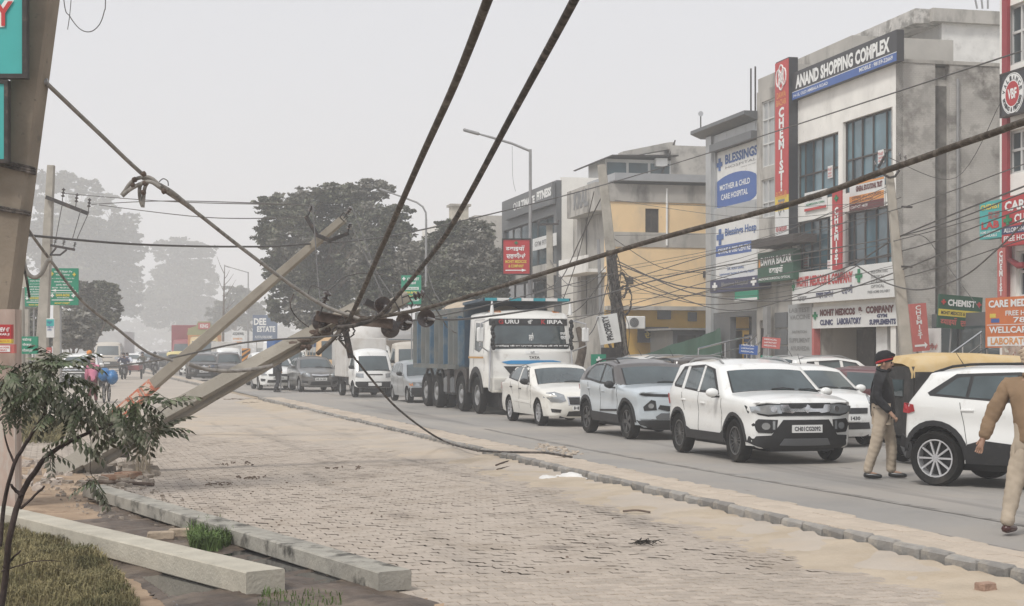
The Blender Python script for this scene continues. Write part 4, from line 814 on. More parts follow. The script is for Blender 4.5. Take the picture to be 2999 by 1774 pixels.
        for x0, z0, x1, z1 in sp.get('lines', []):
            for sg in (1, -1):
                nseg = 8; pp = [s.X(x0+(x1-x0)*q/nseg, sg*(s.yat(x0+(x1-x0)*q/nseg, z0+(z1-z0)*q/nseg)+.001), z0+(z1-z0)*q/nseg) for q in range(nseg+1)]; MB().tube(pp, .0045, 4).obj('door_gap', M_BLACK, o)
        if 'mirror' in sp:
            x, z, mm = sp['mirror']
            for sg in (1, -1):
                y = s.yat(x, z); c = s.X(x, sg*(y+.12), z+.05); mb = MB(); mb.ball((0, 0, 0), (.07, .11, .075), 10, 6, T(c)); mirr = mb.obj('mirror', mm or col_mat, o, 60)
                MB().box((-.02, -.09*1, -.03), (.03, .06, .0), T(s.X(x, sg*(y+.04), z))).obj('mirror_stalk', M_BLACK, o)
        if sp.get('rails'):
            x0, x1 = sp['rails'][:2]; rm_ = sp['rails'][2] if len(sp['rails']) > 2 else M_BLACK
            for sg in (1, -1):
                ps = []
                for q in range(8):
                    x = x0+(x1-x0)*q/7; i = min(range(n), key=lambda i: abs(s.prof[i][0]-x)+(0 if s.prof[i][1] > sp['H']*.8 else 9)); p = s.X(*s.top(i, sg*.9)); ps.append(p+Vector((0, 0, .045 if 0 < q < 7 else .0)))
                MB().tube(ps, .018, 6).obj('roof_rail', rm_, o)
        if 'aerial' in sp: x = sp['aerial']; i = min(range(n), key=lambda i: abs(s.prof[i][0]-x)+(0 if s.prof[i][1] > sp['H']*.8 else 9)); p = s.X(*s.top(i, 0)); MB().tube([p, p+Vector((-.14, 0, .2))], [.008, .003], 4).obj('aerial', M_BLACK, o)
        for (xw, ra) in arches:
            for sg in (1, -1): wheel(o, s.X(xw, sg*(s.hw-.115), sp['wr']), sp['wr'], .2, sg, sp.get('rim', 'alloy5'), sp.get('rimr', .68), sp.get('rimm', M_ALLOY))
        return o
    def n3(s, i): nx, nz = s.nrm[i]; return Vector((-nx, 0, nz))
    def patch(s, nm, m_, poly, off, axis, sg, th=.012, parent=None):
        pts = [Vector(p) for p in poly]; m = len(pts); q = []
        for a, b in zip(pts, pts[1:]+pts[:1]):
            k = max(1, int((b-a).length/.09)); q += [a.lerp(b, i/k) for i in range(k)]
        m = len(q); edges = [(i, (i+1) % m) for i in range(m)]; P2 = [(v.x, v.y) for v in q]; allp = list(q)
        xs = [v.x for v in q]; zs = [v.y for v in q]; x = min(xs)+.05
        while x < max(xs):
            z = min(zs)+.04
            while z < max(zs):
                if inpoly(x, z, P2) and all((v.x-x)**2+(v.y-z)**2 > .0006 for v in q): allp.append(Vector((x, z)))
                z += .08
            x += .09
        r_ = delaunay_2d_cdt(allp, edges, [], 0, 1e-5); vv = r_[0]; tris = [t for t in r_[2] if inpoly(sum(vv[i].x for i in t)/3, sum(vv[i].y for i in t)/3, P2)]
        out = []; inn = []
        for v in vv:
            if axis == 'side':
                y = s.yat(v.x, v.y); p = s.X(v.x, sg*(y+off), v.y); pi = s.X(v.x, sg*(y-th), v.y)
            else:
                d_ = -1 if axis == 'front' else 1; h = s.bvh.ray_cast(Vector((-d_*8, v.x, v.y)), Vector((d_, 0, 0)))
                if h[0] is None: h = s.bvh.find_nearest(Vector((-d_*s.L*.5, v.x, v.y)))
                nn = h[1]; nn = nn if nn.dot(Vector((-d_, 0, 0))) > 0 else -nn
                p = h[0]+nn*off; pi = h[0]-nn*th
            out.append(p); inn.append(pi)
        mb = MB(); mb.add(out, [t if (sg > 0) else t[::-1] for t in tris]); idx = {}
        bnd = r_[3] if False else None; cnt = {}
        for t in tris:
            for a, b in ((t[0], t[1]), (t[1], t[2]), (t[2], t[0])): cnt[(min(a, b), max(a, b))] = cnt.get((min(a, b), max(a, b)), 0)+1
        be = [e_ for e_, c_ in cnt.items() if c_ == 1]; nv = len(out); mb.add(out+inn, [(a, b, b+nv, a+nv) for a, b in be])
        return mb.obj(nm, m_, parent or s.o, 40)
    def plate(s, z, txt, pos, y0=0):
        d_ = -1 if pos == 'front' else 1; h = s.bvh.ray_cast(Vector((-d_*8, y0, z)), Vector((d_, 0, 0)))[0]
        if h is None: return
        x = h.x-d_*.03; M = Matrix.Translation((x, y0, z)) @ (Matrix(((0, 0, 1, 0), (1, 0, 0, 0), (0, 1, 0, 0), (0, 0, 0, 1))) if pos == 'front' else Matrix(((0, 0, -1, 0), (-1, 0, 0, 0), (0, 1, 0, 0), (0, 0, 0, 1))))
        p = MB().box((-.25, -.06, -.03), (.25, .06, 0)).obj('number_plate', S_WHITE, s.o); p.matrix_local = M
        if txt: lettering(txt, p, L_K, -.22, -.035, .44, .07, .004, .03)
_WH = {}
def wheel(par, c, r, w_, sg, kind, rimr, rm_):
    key = (round(r, 3), round(w_, 3), kind, rimr, rm_.name)
    if key not in _WH:
        R = Matrix.Rotation(-PI/2, 4, 'X')               # lathe axis z -> +y
        tb = MB(); h = w_/2; ri = r*rimr; tb.lathe([(ri, -h*.8), (r*.93, -h), (r, -h*.6), (r, h*.6), (r*.93, h), (ri*1.05, h*.85), (ri, h*.7), (ri, -h*.8)], R, 28, False); tyre = tb.mesh('wheel', M_RUB, 50)
        rb = MB(); rb.lathe([(ri, h*.8), (ri*.93, h*.8), (ri*.9, h*.3), (ri*.9, -h*.4)], R, 24, False); hub = ri*.2; rb.lathe([(hub, h*.3), (hub, h*.62), (.001, h*.66)], R, 12, False)
        ns = {'alloy5': 5, 'alloy10': 10, 'multi': 16, 'cap': 8, 'star': 5, 'truck': 0}[kind]
        if kind == 'truck': rb.lathe([(ri*.92, h*.2), (ri*.5, h*.05), (ri*.45, h*.7), (ri*.3, h*.9), (.001, h*.95)], R, 18, False); [rb.ball((ri*.62*math.cos(a), h*.12, ri*.62*math.sin(a)), .025, 6, 4) for a in np.linspace(0, 2*PI, 10)[:-1]]
        for i in range(ns):
            a = 2*PI*i/ns; ww = {5: .16, 10: .085, 16: .045, 8: .15}[ns]*ri/.7*.8
            for da in ((-.13, .13) if kind == 'star' else (0,)):
                M = Matrix.Rotation(a+da, 4, 'Y'); rb.box((hub*.5, h*.42, -ww/2), (ri*.95, h*.66, ww/2), M)
        rb.mi = 1; rb.lathe([(ri*.9, -h*.3), (.001, -h*.3)], R, 20, False)
        _WH[key] = (tyre, rb.mesh('rim', [rm_, M_BLACK], 40))
    t_, r_ = _WH[key]; o = link('wheel', t_, par, Matrix.Translation(c) @ (Matrix.Identity(4) if sg > 0 else Matrix.Rotation(PI, 4, 'Z'))); link('rim', r_, o); return o
def at_wheels(front_px, heading_deg, L_, xf, hw, near=1):
    """matrix from the photo's contact point of the near front wheel; heading: degrees from straight towards the camera, positive = nose turned to the right"""
    f = G(*front_px); h = math.radians(heading_deg); dv = Vector((math.sin(h), -math.cos(h), 0)); side = Vector((-dv.y, dv.x, 0))      # left of the car
    # the near side wheel is on the car's right (picture left)
    c = f-dv*(L_/2-xf)+side*(-near)*(-hw+.1)*1.0
    a = math.atan2(dv.y, dv.x); return T(c.x, c.y, 0, a)
def lead(p, q): return p+q
W = 'w'; Rg = 'r'; Bd = 'b'; Tp = 't'
def oval(cy, cz, a, b, n=14, k=1.0): return [(cy+a*math.cos(2*PI*i/n), cz+b*math.sin(2*PI*i/n)) for i in range(n)]
C_WHITE = carpaint('car_white', (.78, .78, .755)); C_WHITE2 = carpaint('car_cream_white', (.74, .72, .66)); C_SILV = mat('car_silver', (.36, .38, .39), .3, .4, var=.05, coat=.5, dirt=((.3, .26, .21), 3, .6, .95)); C_PALE = mat('car_pale_blue', (.52, .57, .60), .28, .2, var=.05, coat=.6, dirt=((.35, .3, .25), 3.5, .62, .95))
C_GREY = mat('car_grey', (.14, .135, .13), .28, .3, var=.05, coat=.5, dirt=((.3, .26, .2), 2.5, .55, .95)); C_MAROON = carpaint('car_maroon', (.095, .022, .025)); C_DARK = mat('car_dark', (.09, .08, .075), .3, .2, var=.05, coat=.5, dirt=((.25, .21, .17), 2.5, .55, .9))
def arch_trim(xw, zc, r0, r1, a0=-.18, a1=PI+.18, n=14):
    A_ = [a0+(a1-a0)*i/n for i in range(n+1)]; return [(xw+r1*math.cos(a), zc+r1*math.sin(a)) for a in A_]+[(xw+r0*math.cos(a), zc+r0*math.sin(a)) for a in reversed(A_)]
# --- compact boxy SUV
SUV = dict(L=3.99, W=1.79, H=1.64, r=.075, wr=.345, sill=.29, belt=lambda x: 1.0+.035*(x-1), tumble=.33, nose=.15, tail=.1, bow=.17, crown=.05, rim='multi', rimr=.66, rimm=mat('rim_black_polished', (.17, .17, .17), .3, .7),
 prof=[(.12, .25, Bd), (.03, .34, Bd), (.0, .55, Bd), (.0, .8, Bd), (.02, .96, Bd), (.13, 1.03, Bd), (.6, 1.09, Bd), (1.12, 1.12, Bd), (1.16, 1.13, Bd), (1.72, 1.54, W), (1.78, 1.565, Tp), (2.3, 1.635, Tp), (3.0, 1.635, Tp), (3.62, 1.585, Tp), (3.68, 1.56, Bd), (3.86, 1.15, Rg), (3.92, 1.08, Bd), (3.98, .9, Bd), (3.99, .6, Bd), (3.96, .4, Bd), (3.85, .27, Bd)],
 arch=[(.82, .40), (3.32, .40)], mirror=(1.42, 1.04, None), rails=(1.95, 3.5, M_GREY), aerial=3.4, handles=[(2.1, .9), (3.0, .93)], lines=[(1.3, 1.0, 1.3, .45), (2.32, 1.08, 2.32, .42), (3.1, 1.06, 3.0, .75)],
 side=[('window_surround', M_BLACK, [(1.42, 1.06), (1.9, 1.47), (2.4, 1.54), (3.3, 1.5), (3.55, 1.2), (3.5, 1.15), (2.3, 1.08)], .003),
  ('side_window', M_CGLASS, [(1.55, 1.1), (1.95, 1.43), (2.28, 1.49), (2.28, 1.12)], .007), ('side_window', M_CGLASS, [(2.38, 1.12), (2.38, 1.49), (2.98, 1.47), (3.0, 1.15)], .007), ('side_window', M_CGLASS, [(3.1, 1.17), (3.1, 1.45), (3.24, 1.44), (3.45, 1.22), (3.44, 1.19)], .007),
  ('window_pillar', None, [(3.0, 1.12), (2.98, 1.5), (3.1, 1.5), (3.12, 1.13)], .009), ('window_pillar', None, [(2.29, 1.09), (2.29, 1.52), (2.37, 1.52), (2.37, 1.09)], .009),
  ('side_cladding', M_BLACK, [(1.22, .29), (1.22, .5), (1.35, .44), (2.7, .44), (2.93, .5), (2.93, .29)], .012), ('arch_trim', M_BLACK, arch_trim(.82, .345, .40, .455, .0, PI), .012), ('arch_trim', M_BLACK, arch_trim(3.32, .345, .40, .455, 0, PI), .012), ('tail_light', M_RED, [(3.8, 1.0), (3.8, .85), (3.93, .83), (3.93, 1.02)], .01)],
 front=[('bumper_lower', M_BLACK, [(-.84, .26), (-.84, .44), (-.55, .46), (-.38, .70), (.38, .70), (.55, .46), (.84, .44), (.84, .26)], .014, False), ('skid_plate', M_PANELD, [(-.42, .31), (-.36, .41), (.36, .41), (.42, .31)], .03, False),
  ('headlight', M_LAMPG, [(.40, .80), (.42, .925), (.60, .935), (.84, .90), (.83, .82), (.6, .78)], .022, True), ('projector_lens', M_CHROME, oval(.52, .865, .045, .045), .034, True), ('headlight_surround', M_BLACK, [(.36, .76), (.38, .945), (.62, .955), (.87, .915), (.85, .8), (.6, .75)], .008, True),
  ('grille', M_BLACK, [(-.40, .76), (-.42, .955), (.42, .955), (.40, .76)], .01, False), ('grille_bar', M_CHROME, [(-.40, .82), (-.42, .93), (-.3, .93), (-.27, .87), (-.1, .87), (0, .9), (.1, .87), (.27, .87), (.3, .93), (.42, .93), (.40, .82), (.24, .80), (.2, .82), (-.2, .82), (-.24, .80)], .026, False),
  ('fog_lamp_housing', M_BLACK, [(.48, .53), (.46, .70), (.74, .71), (.82, .62), (.74, .5), (.55, .49)], .012, True), ('fog_lamp', M_LAMPG, oval(.63, .6, .06, .055), .02, True), ('daytime_lamp', M_LAMPG, [(.5, .55), (.5, .68), (.535, .68), (.535, .55)], .02, True),
  ('badge', M_CHROME, [(-.05, .84), (0, .93), (.05, .90), (.0, .87), (.05, .85), (0, .8)], .036, False)],
 plate=[(0, .56, 'CH01CG2092', 'front')])
def mk(spec, **k): d = dict(spec); d.update(k); return Car(d)
c = mk(SUV); suv = c.build(C_WHITE, 'car', 'white compact SUV with black wheels and CH01CG2092 number plate', at_wheels((2163, 1353), 14.5, 3.99, .82, .895))
# --- coupe-like SUV with dark roof
N = dict(L=3.99, W=1.81, H=1.61, r=.08, wr=.35, sill=.30, belt=lambda x: 1.0+.06*(x-1), tumble=.36, nose=.17, tail=.12, bow=.2, crown=.05, rim='star', rimr=.68, rimm=mat('rim_gunmetal', (.1, .1, .1), .35, .6), hmat=None,
 prof=[(.14, .25, Bd), (.03, .36, Bd), (.0, .6, Bd), (.02, .86, Bd), (.06, .96, Bd), (.16, 1.01, Bd), (.55, 1.07, Bd), (1.1, 1.10, Bd), (1.13, 1.11, Bd), (1.78, 1.51, W), (1.85, 1.53, Tp), (2.3, 1.6, Tp), (2.9, 1.58, Tp), (3.4, 1.5, Tp), (3.5, 1.47, Bd), (3.86, 1.16, Rg), (3.93, 1.08, Bd), (3.99, .9, Bd), (3.98, .6, Bd), (3.95, .4, Bd), (3.85, .27, Bd)],
 arch=[(.80, .41), (3.29, .41)], mirror=(1.42, 1.03, M_BLACK), rails=(1.95, 3.4, M_BLACK), handles=[(2.12, .93), (3.02, .97)], lines=[(1.28, 1.0, 1.28, .5), (2.3, 1.05, 2.3, .45), (3.1, 1.1, 3.0, .8)],
 two=(lambda x, z: z > 1.075+.03*(x-1.2) and x > 1.15, C_DARK), side=[('window_surround', M_BLACK, [(1.42, 1.08), (1.9, 1.45), (2.4, 1.51), (2.95, 1.48), (3.3, 1.3), (3.35, 1.17), (2.3, 1.08)], .004), ('side_window', M_CGLASS, [(1.55, 1.11), (1.95, 1.42), (2.26, 1.47), (2.26, 1.12)], .008), ('side_window', M_CGLASS, [(2.36, 1.13), (2.36, 1.47), (2.9, 1.45), (3.12, 1.36), (3.2, 1.2)], .008),
  ('side_cladding', M_BLACK, [(1.2, .30), (1.2, .47), (2.86, .50), (2.86, .30)], .012), ('cladding_strip', M_BLACK, [(1.3, .54), (1.3, .585), (2.3, .55), (2.3, .51)], .012), ('arch_trim', M_BLACK, arch_trim(.80, .35, .41, .48, 0, PI), .012), ('arch_trim', M_BLACK, arch_trim(3.29, .35, .41, .48, 0, PI), .012), ('tail_light', M_RED, [(3.84, 1.05), (3.8, .96), (3.95, .93), (3.95, 1.04)], .01)],
 front=[('bumper_lower', M_BLACK, [(-.84, .26), (-.84, .40), (.84, .40), (.84, .26)], .014, False), ('headlight', M_BLACK, [(.50, .60), (.52, .78), (.60, .80), (.74, .66), (.72, .58)], .014, True), ('headlamp_lens', M_LAMPG, oval(.6, .68, .05, .05), .02, True), ('light_strip', M_BLACK, [(-.82, .90), (-.76, .925), (0, .90), (.76, .925), (.82, .90), (.7, .87), (0, .85), (-.7, .87)], .012, False),
  ('grille', M_BLACK, [(-.48, .62), (-.44, .70), (-.1, .66), (.1, .66), (.44, .70), (.48, .62), (.3, .58), (-.3, .58)], .012, False), ('lower_intake', M_PANELD, [(-.6, .41), (-.42, .54), (.42, .54), (.6, .41)], .012, False), ('bumper_panel', None, [(.5, .42), (.55, .56), (.76, .55), (.8, .43)], .02, True)],
 plate=[(0, .60, 'CH01', 'front')])
c = Car(N); c.build(C_PALE, 'car', 'pale silver blue SUV with black roof and black door mirrors', at_wheels((1844, 1285), 16, 3.99, .80, .905))
# --- white notchback sedan
Ln = dict(L=4.56, W=1.73, H=1.487, r=.09, wr=.31, sill=.24, belt=lambda x: .93+.035*(x-1), tumble=.36, nose=.22, tail=.15, bow=.26, crown=.06, rim='cap', rimr=.7, hmat=M_BLACK,
 prof=[(.16, .2, Bd), (.05, .32, Bd), (.0, .5, Bd), (.04, .68, Bd), (.18, .8, Bd), (.6, .92, Bd), (1.2, 1.0, Bd), (1.24, 1.01, Bd), (2.05, 1.42, W), (2.12, 1.44, Tp), (2.6, 1.487, Tp), (3.2, 1.44, Tp), (3.3, 1.42, Bd), (3.95, 1.07, Rg), (4.0, 1.06, Bd), (4.45, 1.04, Bd), (4.54, .9, Bd), (4.56, .6, Bd), (4.5, .35, Bd), (4.4, .25, Bd)],
 arch=[(.88, .365), (3.48, .365)], mirror=(1.6, .98, M_BLACK), handles=[(2.35, .84), (3.2, .87)], lines=[(1.42, .95, 1.45, .4), (2.5, 1.0, 2.5, .36), (3.3, 1.0, 3.1, .7)],
 side=[('window_surround', M_BLACK, [(1.55, 1.0), (2.1, 1.36), (2.6, 1.42), (3.2, 1.36), (3.6, 1.14), (3.5, 1.08), (2.5, 1.0)], .003), ('side_window', M_CGLASS, [(1.75, 1.03), (2.15, 1.32), (2.45, 1.37), (2.45, 1.03)], .007), ('side_window', M_CGLASS, [(2.55, 1.04), (2.55, 1.38), (3.1, 1.33), (3.3, 1.2), (3.3, 1.09)], .007), ('window_pillar', None, [(2.46, 1.0), (2.46, 1.41), (2.54, 1.41), (2.54, 1.0)], .009),
  ('side_moulding', None, [(1.5, .5), (1.5, .55), (3.0, .58), (3.0, .53)], .012), ('tail_light', M_RED, [(4.3, .95), (4.3, .8), (4.5, .78), (4.5, .93)], .01)],
 front=[('headlight', M_LAMPG, [(.38, .60), (.42, .74), (.6, .80), (.78, .78), (.83, .68), (.7, .58), (.5, .56)], .012, True), ('grille', M_BLACK, [(-.30, .52), (-.33, .68), (.33, .68), (.30, .52)], .014, False), ('grille_frame', M_CHROME, [(-.33, .50), (-.36, .70), (.36, .70), (.33, .50)], .008, False), ('lower_intake', M_BLACK, [(-.36, .25), (-.32, .36), (.32, .36), (.36, .25)], .012, False), ('fog_lamp_housing', M_BLACK, [(.5, .33), (.48, .4), (.7, .42), (.68, .34)], .012, True)],
 plate=[(0, .44, 'HP 12', 'front')])
c = Car(Ln); c.build(C_WHITE2, 'car', 'cream white sedan with black door handles behind the pale SUV', at_wheels((1584, 1246), 15, 4.56, .88, .865))
# --- small hatchback
Al = dict(L=3.5, W=1.49, H=1.46, r=.07, wr=.27, sill=.22, belt=lambda x: .90+.04*(x-1), tumble=.3, nose=.16, tail=.1, bow=.16, crown=.05, rim='cap', rimr=.62, rimm=M_GREY,
 prof=[(.1, .2, Bd), (.02, .3, Bd), (.0, .5, Bd), (.04, .66, Bd), (.12, .76, Bd), (.4, .84, Bd), (.86, .92, Bd), (.9, .93, Bd), (1.5, 1.38, W), (1.56, 1.4, Tp), (2.0, 1.46, Tp), (2.7, 1.44, Tp), (3.05, 1.39, Tp), (3.12, 1.36, Bd), (3.38, .98, Rg), (3.42, .92, Bd), (3.49, .75, Bd), (3.5, .5, Bd), (3.45, .3, Bd), (3.35, .22, Bd)],
 arch=[(.62, .315), (2.98, .315)], mirror=(1.2, .93, M_BLACK), handles=[(1.85, .8), (2.65, .82)], lines=[(1.1, .88, 1.1, .35), (2.0, .95, 2.0, .3), (2.75, .9, 2.7, .6)],
 side=[('side_window', M_CGLASS, [(1.22, .96), (1.6, 1.3), (1.95, 1.34), (1.95, .97)], .006), ('side_window', M_CGLASS, [(2.05, .98), (2.05, 1.34), (2.7, 1.31), (2.85, 1.02)], .006), ('side_window', M_CGLASS, [(2.92, 1.04), (2.85, 1.25), (3.0, 1.22), (3.1, 1.06)], .006)],
 front=[('bumper', M_BLACK, [(-.7, .22), (-.7, .52), (.7, .52), (.7, .22)], .012, False), ('headlight', M_LAMPG, [(.3, .57), (.32, .68), (.6, .7), (.68, .64), (.66, .56)], .012, True), ('indicator', M_ORANGE, [(.6, .57), (.62, .68), (.7, .66), (.68, .57)], .014, True), ('grille', M_BLACK, [(-.24, .58), (-.24, .64), (.24, .64), (.24, .58)], .012, False)])
c = Car(Al); c.build(C_SILV, 'car', 'small silver hatchback with black front bumper beside the blue dump truck', at_wheels((1198, 1179), 16.5, 3.5, .62, .745))
# --- grey sedan behind the box truck
Dz = dict(Ln); Dz.update(L=4.0, W=1.69, H=1.53, prof=[(x*.877, z*1.03, t) for x, z, t in Ln['prof']], arch=[(.78, .37), (3.2, .37)], side=[(a, b, [(x*.88, z*1.03) for x, z in pl], o_) for a, b, pl, o_ in Ln['side'] if a != 'side_moulding'], handles=[(2.1, .87), (2.8, .9)], lines=[(1.25, .98, 1.27, .4), (2.2, 1.0, 2.2, .36)], mirror=(1.42, 1.02, None), hmat=None,
 front=[('headlight', M_LAMPG, [(.42, .66), (.46, .76), (.62, .86), (.82, .86), (.8, .72), (.6, .64)], .012, True), ('grille', M_BLACK, [(-.32, .62), (-.36, .74), (.36, .74), (.32, .62)], .012, False), ('grille_bar', M_CHROME, [(-.36, .70), (-.38, .76), (0, .73), (.38, .76), (.36, .70), (0, .67)], .02, False), ('lower_intake', M_BLACK, [(-.44, .3), (-.4, .44), (.4, .44), (.44, .3)], .012, False), ('fog_lamp_housing', M_BLACK, [(.52, .36), (.52, .46), (.76, .5), (.74, .38)], .012, True), ('chrome_trim', M_CHROME, [(.5, .33), (.52, .36), (.74, .38), (.8, .5), (.82, .48), (.76, .34)], .018, True)], plate=[(0, .55, 'HR 26 BX', 'front')])
c = Car(Dz); c.build(C_GREY, 'car', 'dark grey sedan with chrome grille bar just behind the white box truck', at_wheels((880, 1147), 18, 4.0, .78, .845))
# --- rounded white hatchback
Sw = dict(L=3.85, W=1.695, H=1.53, r=.09, wr=.3, sill=.24, belt=lambda x: .97+.05*(x-1), tumble=.34, nose=.2, tail=.14, bow=.24, crown=.06, rim='cap', rimr=.68,
 prof=[(.14, .2, Bd), (.04, .32, Bd), (.0, .5, Bd), (.04, .7, Bd), (.16, .84, Bd), (.55, .98, Bd), (1.0, 1.05, Bd), (1.04, 1.06, Bd), (1.68, 1.46, W), (1.75, 1.48, Tp), (2.2, 1.53, Tp), (2.9, 1.5, Tp), (3.3, 1.44, Tp), (3.4, 1.41, Bd), (3.66, 1.1, Rg), (3.74, 1.02, Bd), (3.83, .85, Bd), (3.85, .55, Bd), (3.8, .32, Bd), (3.7, .24, Bd)],
 arch=[(.76, .355), (3.15, .355)], mirror=(1.4, 1.0, None), aerial=2.0, handles=[(2.1, .88), (2.95, .92)], lines=[(1.2, .98, 1.2, .42), (2.25, 1.02, 2.25, .4)],
 side=[('window_surround', M_BLACK, [(1.4, 1.04), (1.8, 1.38), (2.3, 1.44), (3.0, 1.4), (3.35, 1.2), (3.3, 1.15), (2.2, 1.05)], .003), ('side_window', M_CGLASS, [(1.55, 1.07), (1.88, 1.34), (2.2, 1.39), (2.2, 1.09)], .007), ('side_window', M_CGLASS, [(2.3, 1.1), (2.3, 1.39), (2.95, 1.36), (3.15, 1.2)], .007), ('tail_light', M_RED, [(3.6, 1.02), (3.62, .85), (3.78, .83), (3.72, 1.0)], .01)],
 front=[('headlight', M_LAMPG, [(.5, .66), (.5, .82), (.62, .94), (.8, .96), (.82, .8), (.74, .66)], .012, True), ('grille', M_BLACK, [(-.42, .62), (-.44, .72), (.44, .72), (.42, .62)], .012, False), ('lower_intake', M_BLACK, [(-.5, .34), (-.46, .46), (.46, .46), (.5, .34)], .012, False), ('fog_lamp_housing', M_BLACK, [(.58, .4), (.56, .5), (.76, .52), (.75, .4)], .012, True)],
 plate=[(0, .54, 'PB65 1430', 'front')])
def place(x, y, d, hd): q = P(x, 1025, d); h = math.radians(hd); return T(q.x, q.y, 0, math.atan2(-math.cos(h), math.sin(h)))
c = Car(Sw); c.build(C_WHITE, 'car', 'white hatchback tucked behind the white compact SUV', place(2350, 0, 30.4, 15))
# maroon hatchback seen from its rear quarter, white and dark SUVs beyond
c = mk(Al, L=3.6, W=1.6, H=1.5, lines=[]); c.build(C_MAROON, 'car', 'maroon hatchback behind the white hatchback', place(2474, 0, 32.6, -118))
Cr = dict(SUV); Cr.update(L=4.27, H=1.63, prof=[(x*1.07, z, t) for x, z, t in SUV['prof']], arch=[(.88, .4), (3.5, .4)], side=[(a, b, [(x*1.07 if 'arch' not in a else x+(.06 if x < 2 else .18), z) for x, z in pl], o_) for a, b, pl, o_ in SUV['side']], rim='alloy5', handles=[(2.25, .95), (3.2, .97)], lines=[], plate=[], front=[f_ for f_ in SUV['front'] if f_[0] in ('headlight', 'grille', 'bumper_lower')], rails=(2.1, 3.7, M_GREY))
c = Car(Cr); c.build(C_WHITE, 'car', 'white SUV with silver roof rails behind the maroon hatchback', place(2440, 0, 39.5, 117))
c = Car(Cr); c.build(C_DARK, 'car', 'dark brown grey SUV with silver roof rails parked before the hospital', place(2085, 0, 41, 122))
c = Car(Cr); c.build(C_WHITE, 'car', 'white SUV farthest left in the parked row, beyond the dark SUV', place(1988, 0, 46, 117))
# --- large white SUV leaving at the right
Tg = dict(L=4.22, W=1.76, H=1.61, r=.085, wr=.36, sill=.31, belt=lambda x: 1.0+.05*(x-1), tumble=.34, nose=.17, tail=.2, bow=.2, crown=.05, rim='alloy10', rimr=.70, rimm=mat('rim_silver', (.62, .62, .63), .3, .6),
 prof=[(.12, .25, Bd), (.03, .36, Bd), (.0, .6, Bd), (.04, .85, Bd), (.16, .98, Bd), (.7, 1.06, Bd), (1.2, 1.1, Bd), (1.24, 1.11, Bd), (1.88, 1.5, W), (1.95, 1.53, Tp), (2.5, 1.6, Tp), (3.2, 1.59, Tp), (3.72, 1.53, Tp), (3.8, 1.5, Bd), (4.05, 1.17, Rg), (4.12, 1.1, Bd), (4.2, .95, Bd), (4.22, .65, Bd), (4.18, .45, Bd), (4.05, .3, Bd)],
 arch=[(.85, .43), (3.62, .43)], mirror=(1.6, 1.05, None), rails=(2.0, 3.75, M_BLACK), aerial=3.6, handles=[(2.3, .97), (3.14, 1.0)], lines=[(1.4, 1.0, 1.4, .5), (2.42, 1.08, 2.42, .5), (3.25, 1.1, 3.15, .55)],
 side=[('window_surround', M_BLACK, [(1.6, 1.08), (2.05, 1.45), (2.5, 1.5), (3.35, 1.47), (3.72, 1.22), (3.68, 1.18), (2.4, 1.1)], .003), ('side_window', M_CGLASS, [(1.75, 1.12), (2.12, 1.41), (2.4, 1.45), (2.4, 1.13)], .007), ('side_window', M_CGLASS, [(2.52, 1.14), (2.52, 1.46), (3.1, 1.44), (3.13, 1.17)], .007), ('side_window', M_CGLASS, [(3.18, 1.175), (3.15, 1.435), (3.32, 1.42), (3.6, 1.21)], .007),
  ('side_cladding', M_BLACK, [(1.25, .31), (1.28, .62), (1.4, .56), (2.5, .58), (2.95, .62), (3.15, .56), (3.18, .31)], .014), ('arch_trim', M_BLACK, arch_trim(.85, .36, .43, .5, 0, PI), .014), ('arch_trim', M_BLACK, arch_trim(3.62, .36, .43, .5, 0, PI), .014), ('rear_bumper_trim', M_BLACK, [(3.95, .34), (3.95, .55), (4.15, .66), (4.18, .5), (4.08, .34)], .014), ('tail_light', M_RED, [(3.93, 1.06), (3.91, .97), (4.02, .94), (4.13, .95), (4.1, 1.08)], .014), ('fuel_flap', None, [(3.62, .86), (3.62, 1.04), (3.82, 1.04), (3.84, .86)], .004)],
 front=[('headlight', M_LAMPG, [(.45, .8), (.45, .92), (.8, .94), (.82, .82)], .012, True), ('rear_lamp_bar', M_RED, [(-.7, 1.0), (-.7, 1.06), (.7, 1.06), (.7, 1.0)], .012, False, 'rear'), ('rear_bumper', M_BLACK, [(-.8, .33), (-.8, .6), (.8, .6), (.8, .33)], .014, False, 'rear')])
c = Car(Tg); h_ = Vector((.74, -.67, 0)).normalized(); rw = G(2746, 1421); ax_ = Vector((-h_.y, h_.x, 0)); cc = rw+ax_*(.88-.115)+h_*(3.62-2.11)
c.build(C_WHITE, 'car', 'white crossover with silver wheels and black roof rails at the right edge', T(cc.x, cc.y, 0, math.atan2(h_.y, h_.x)))
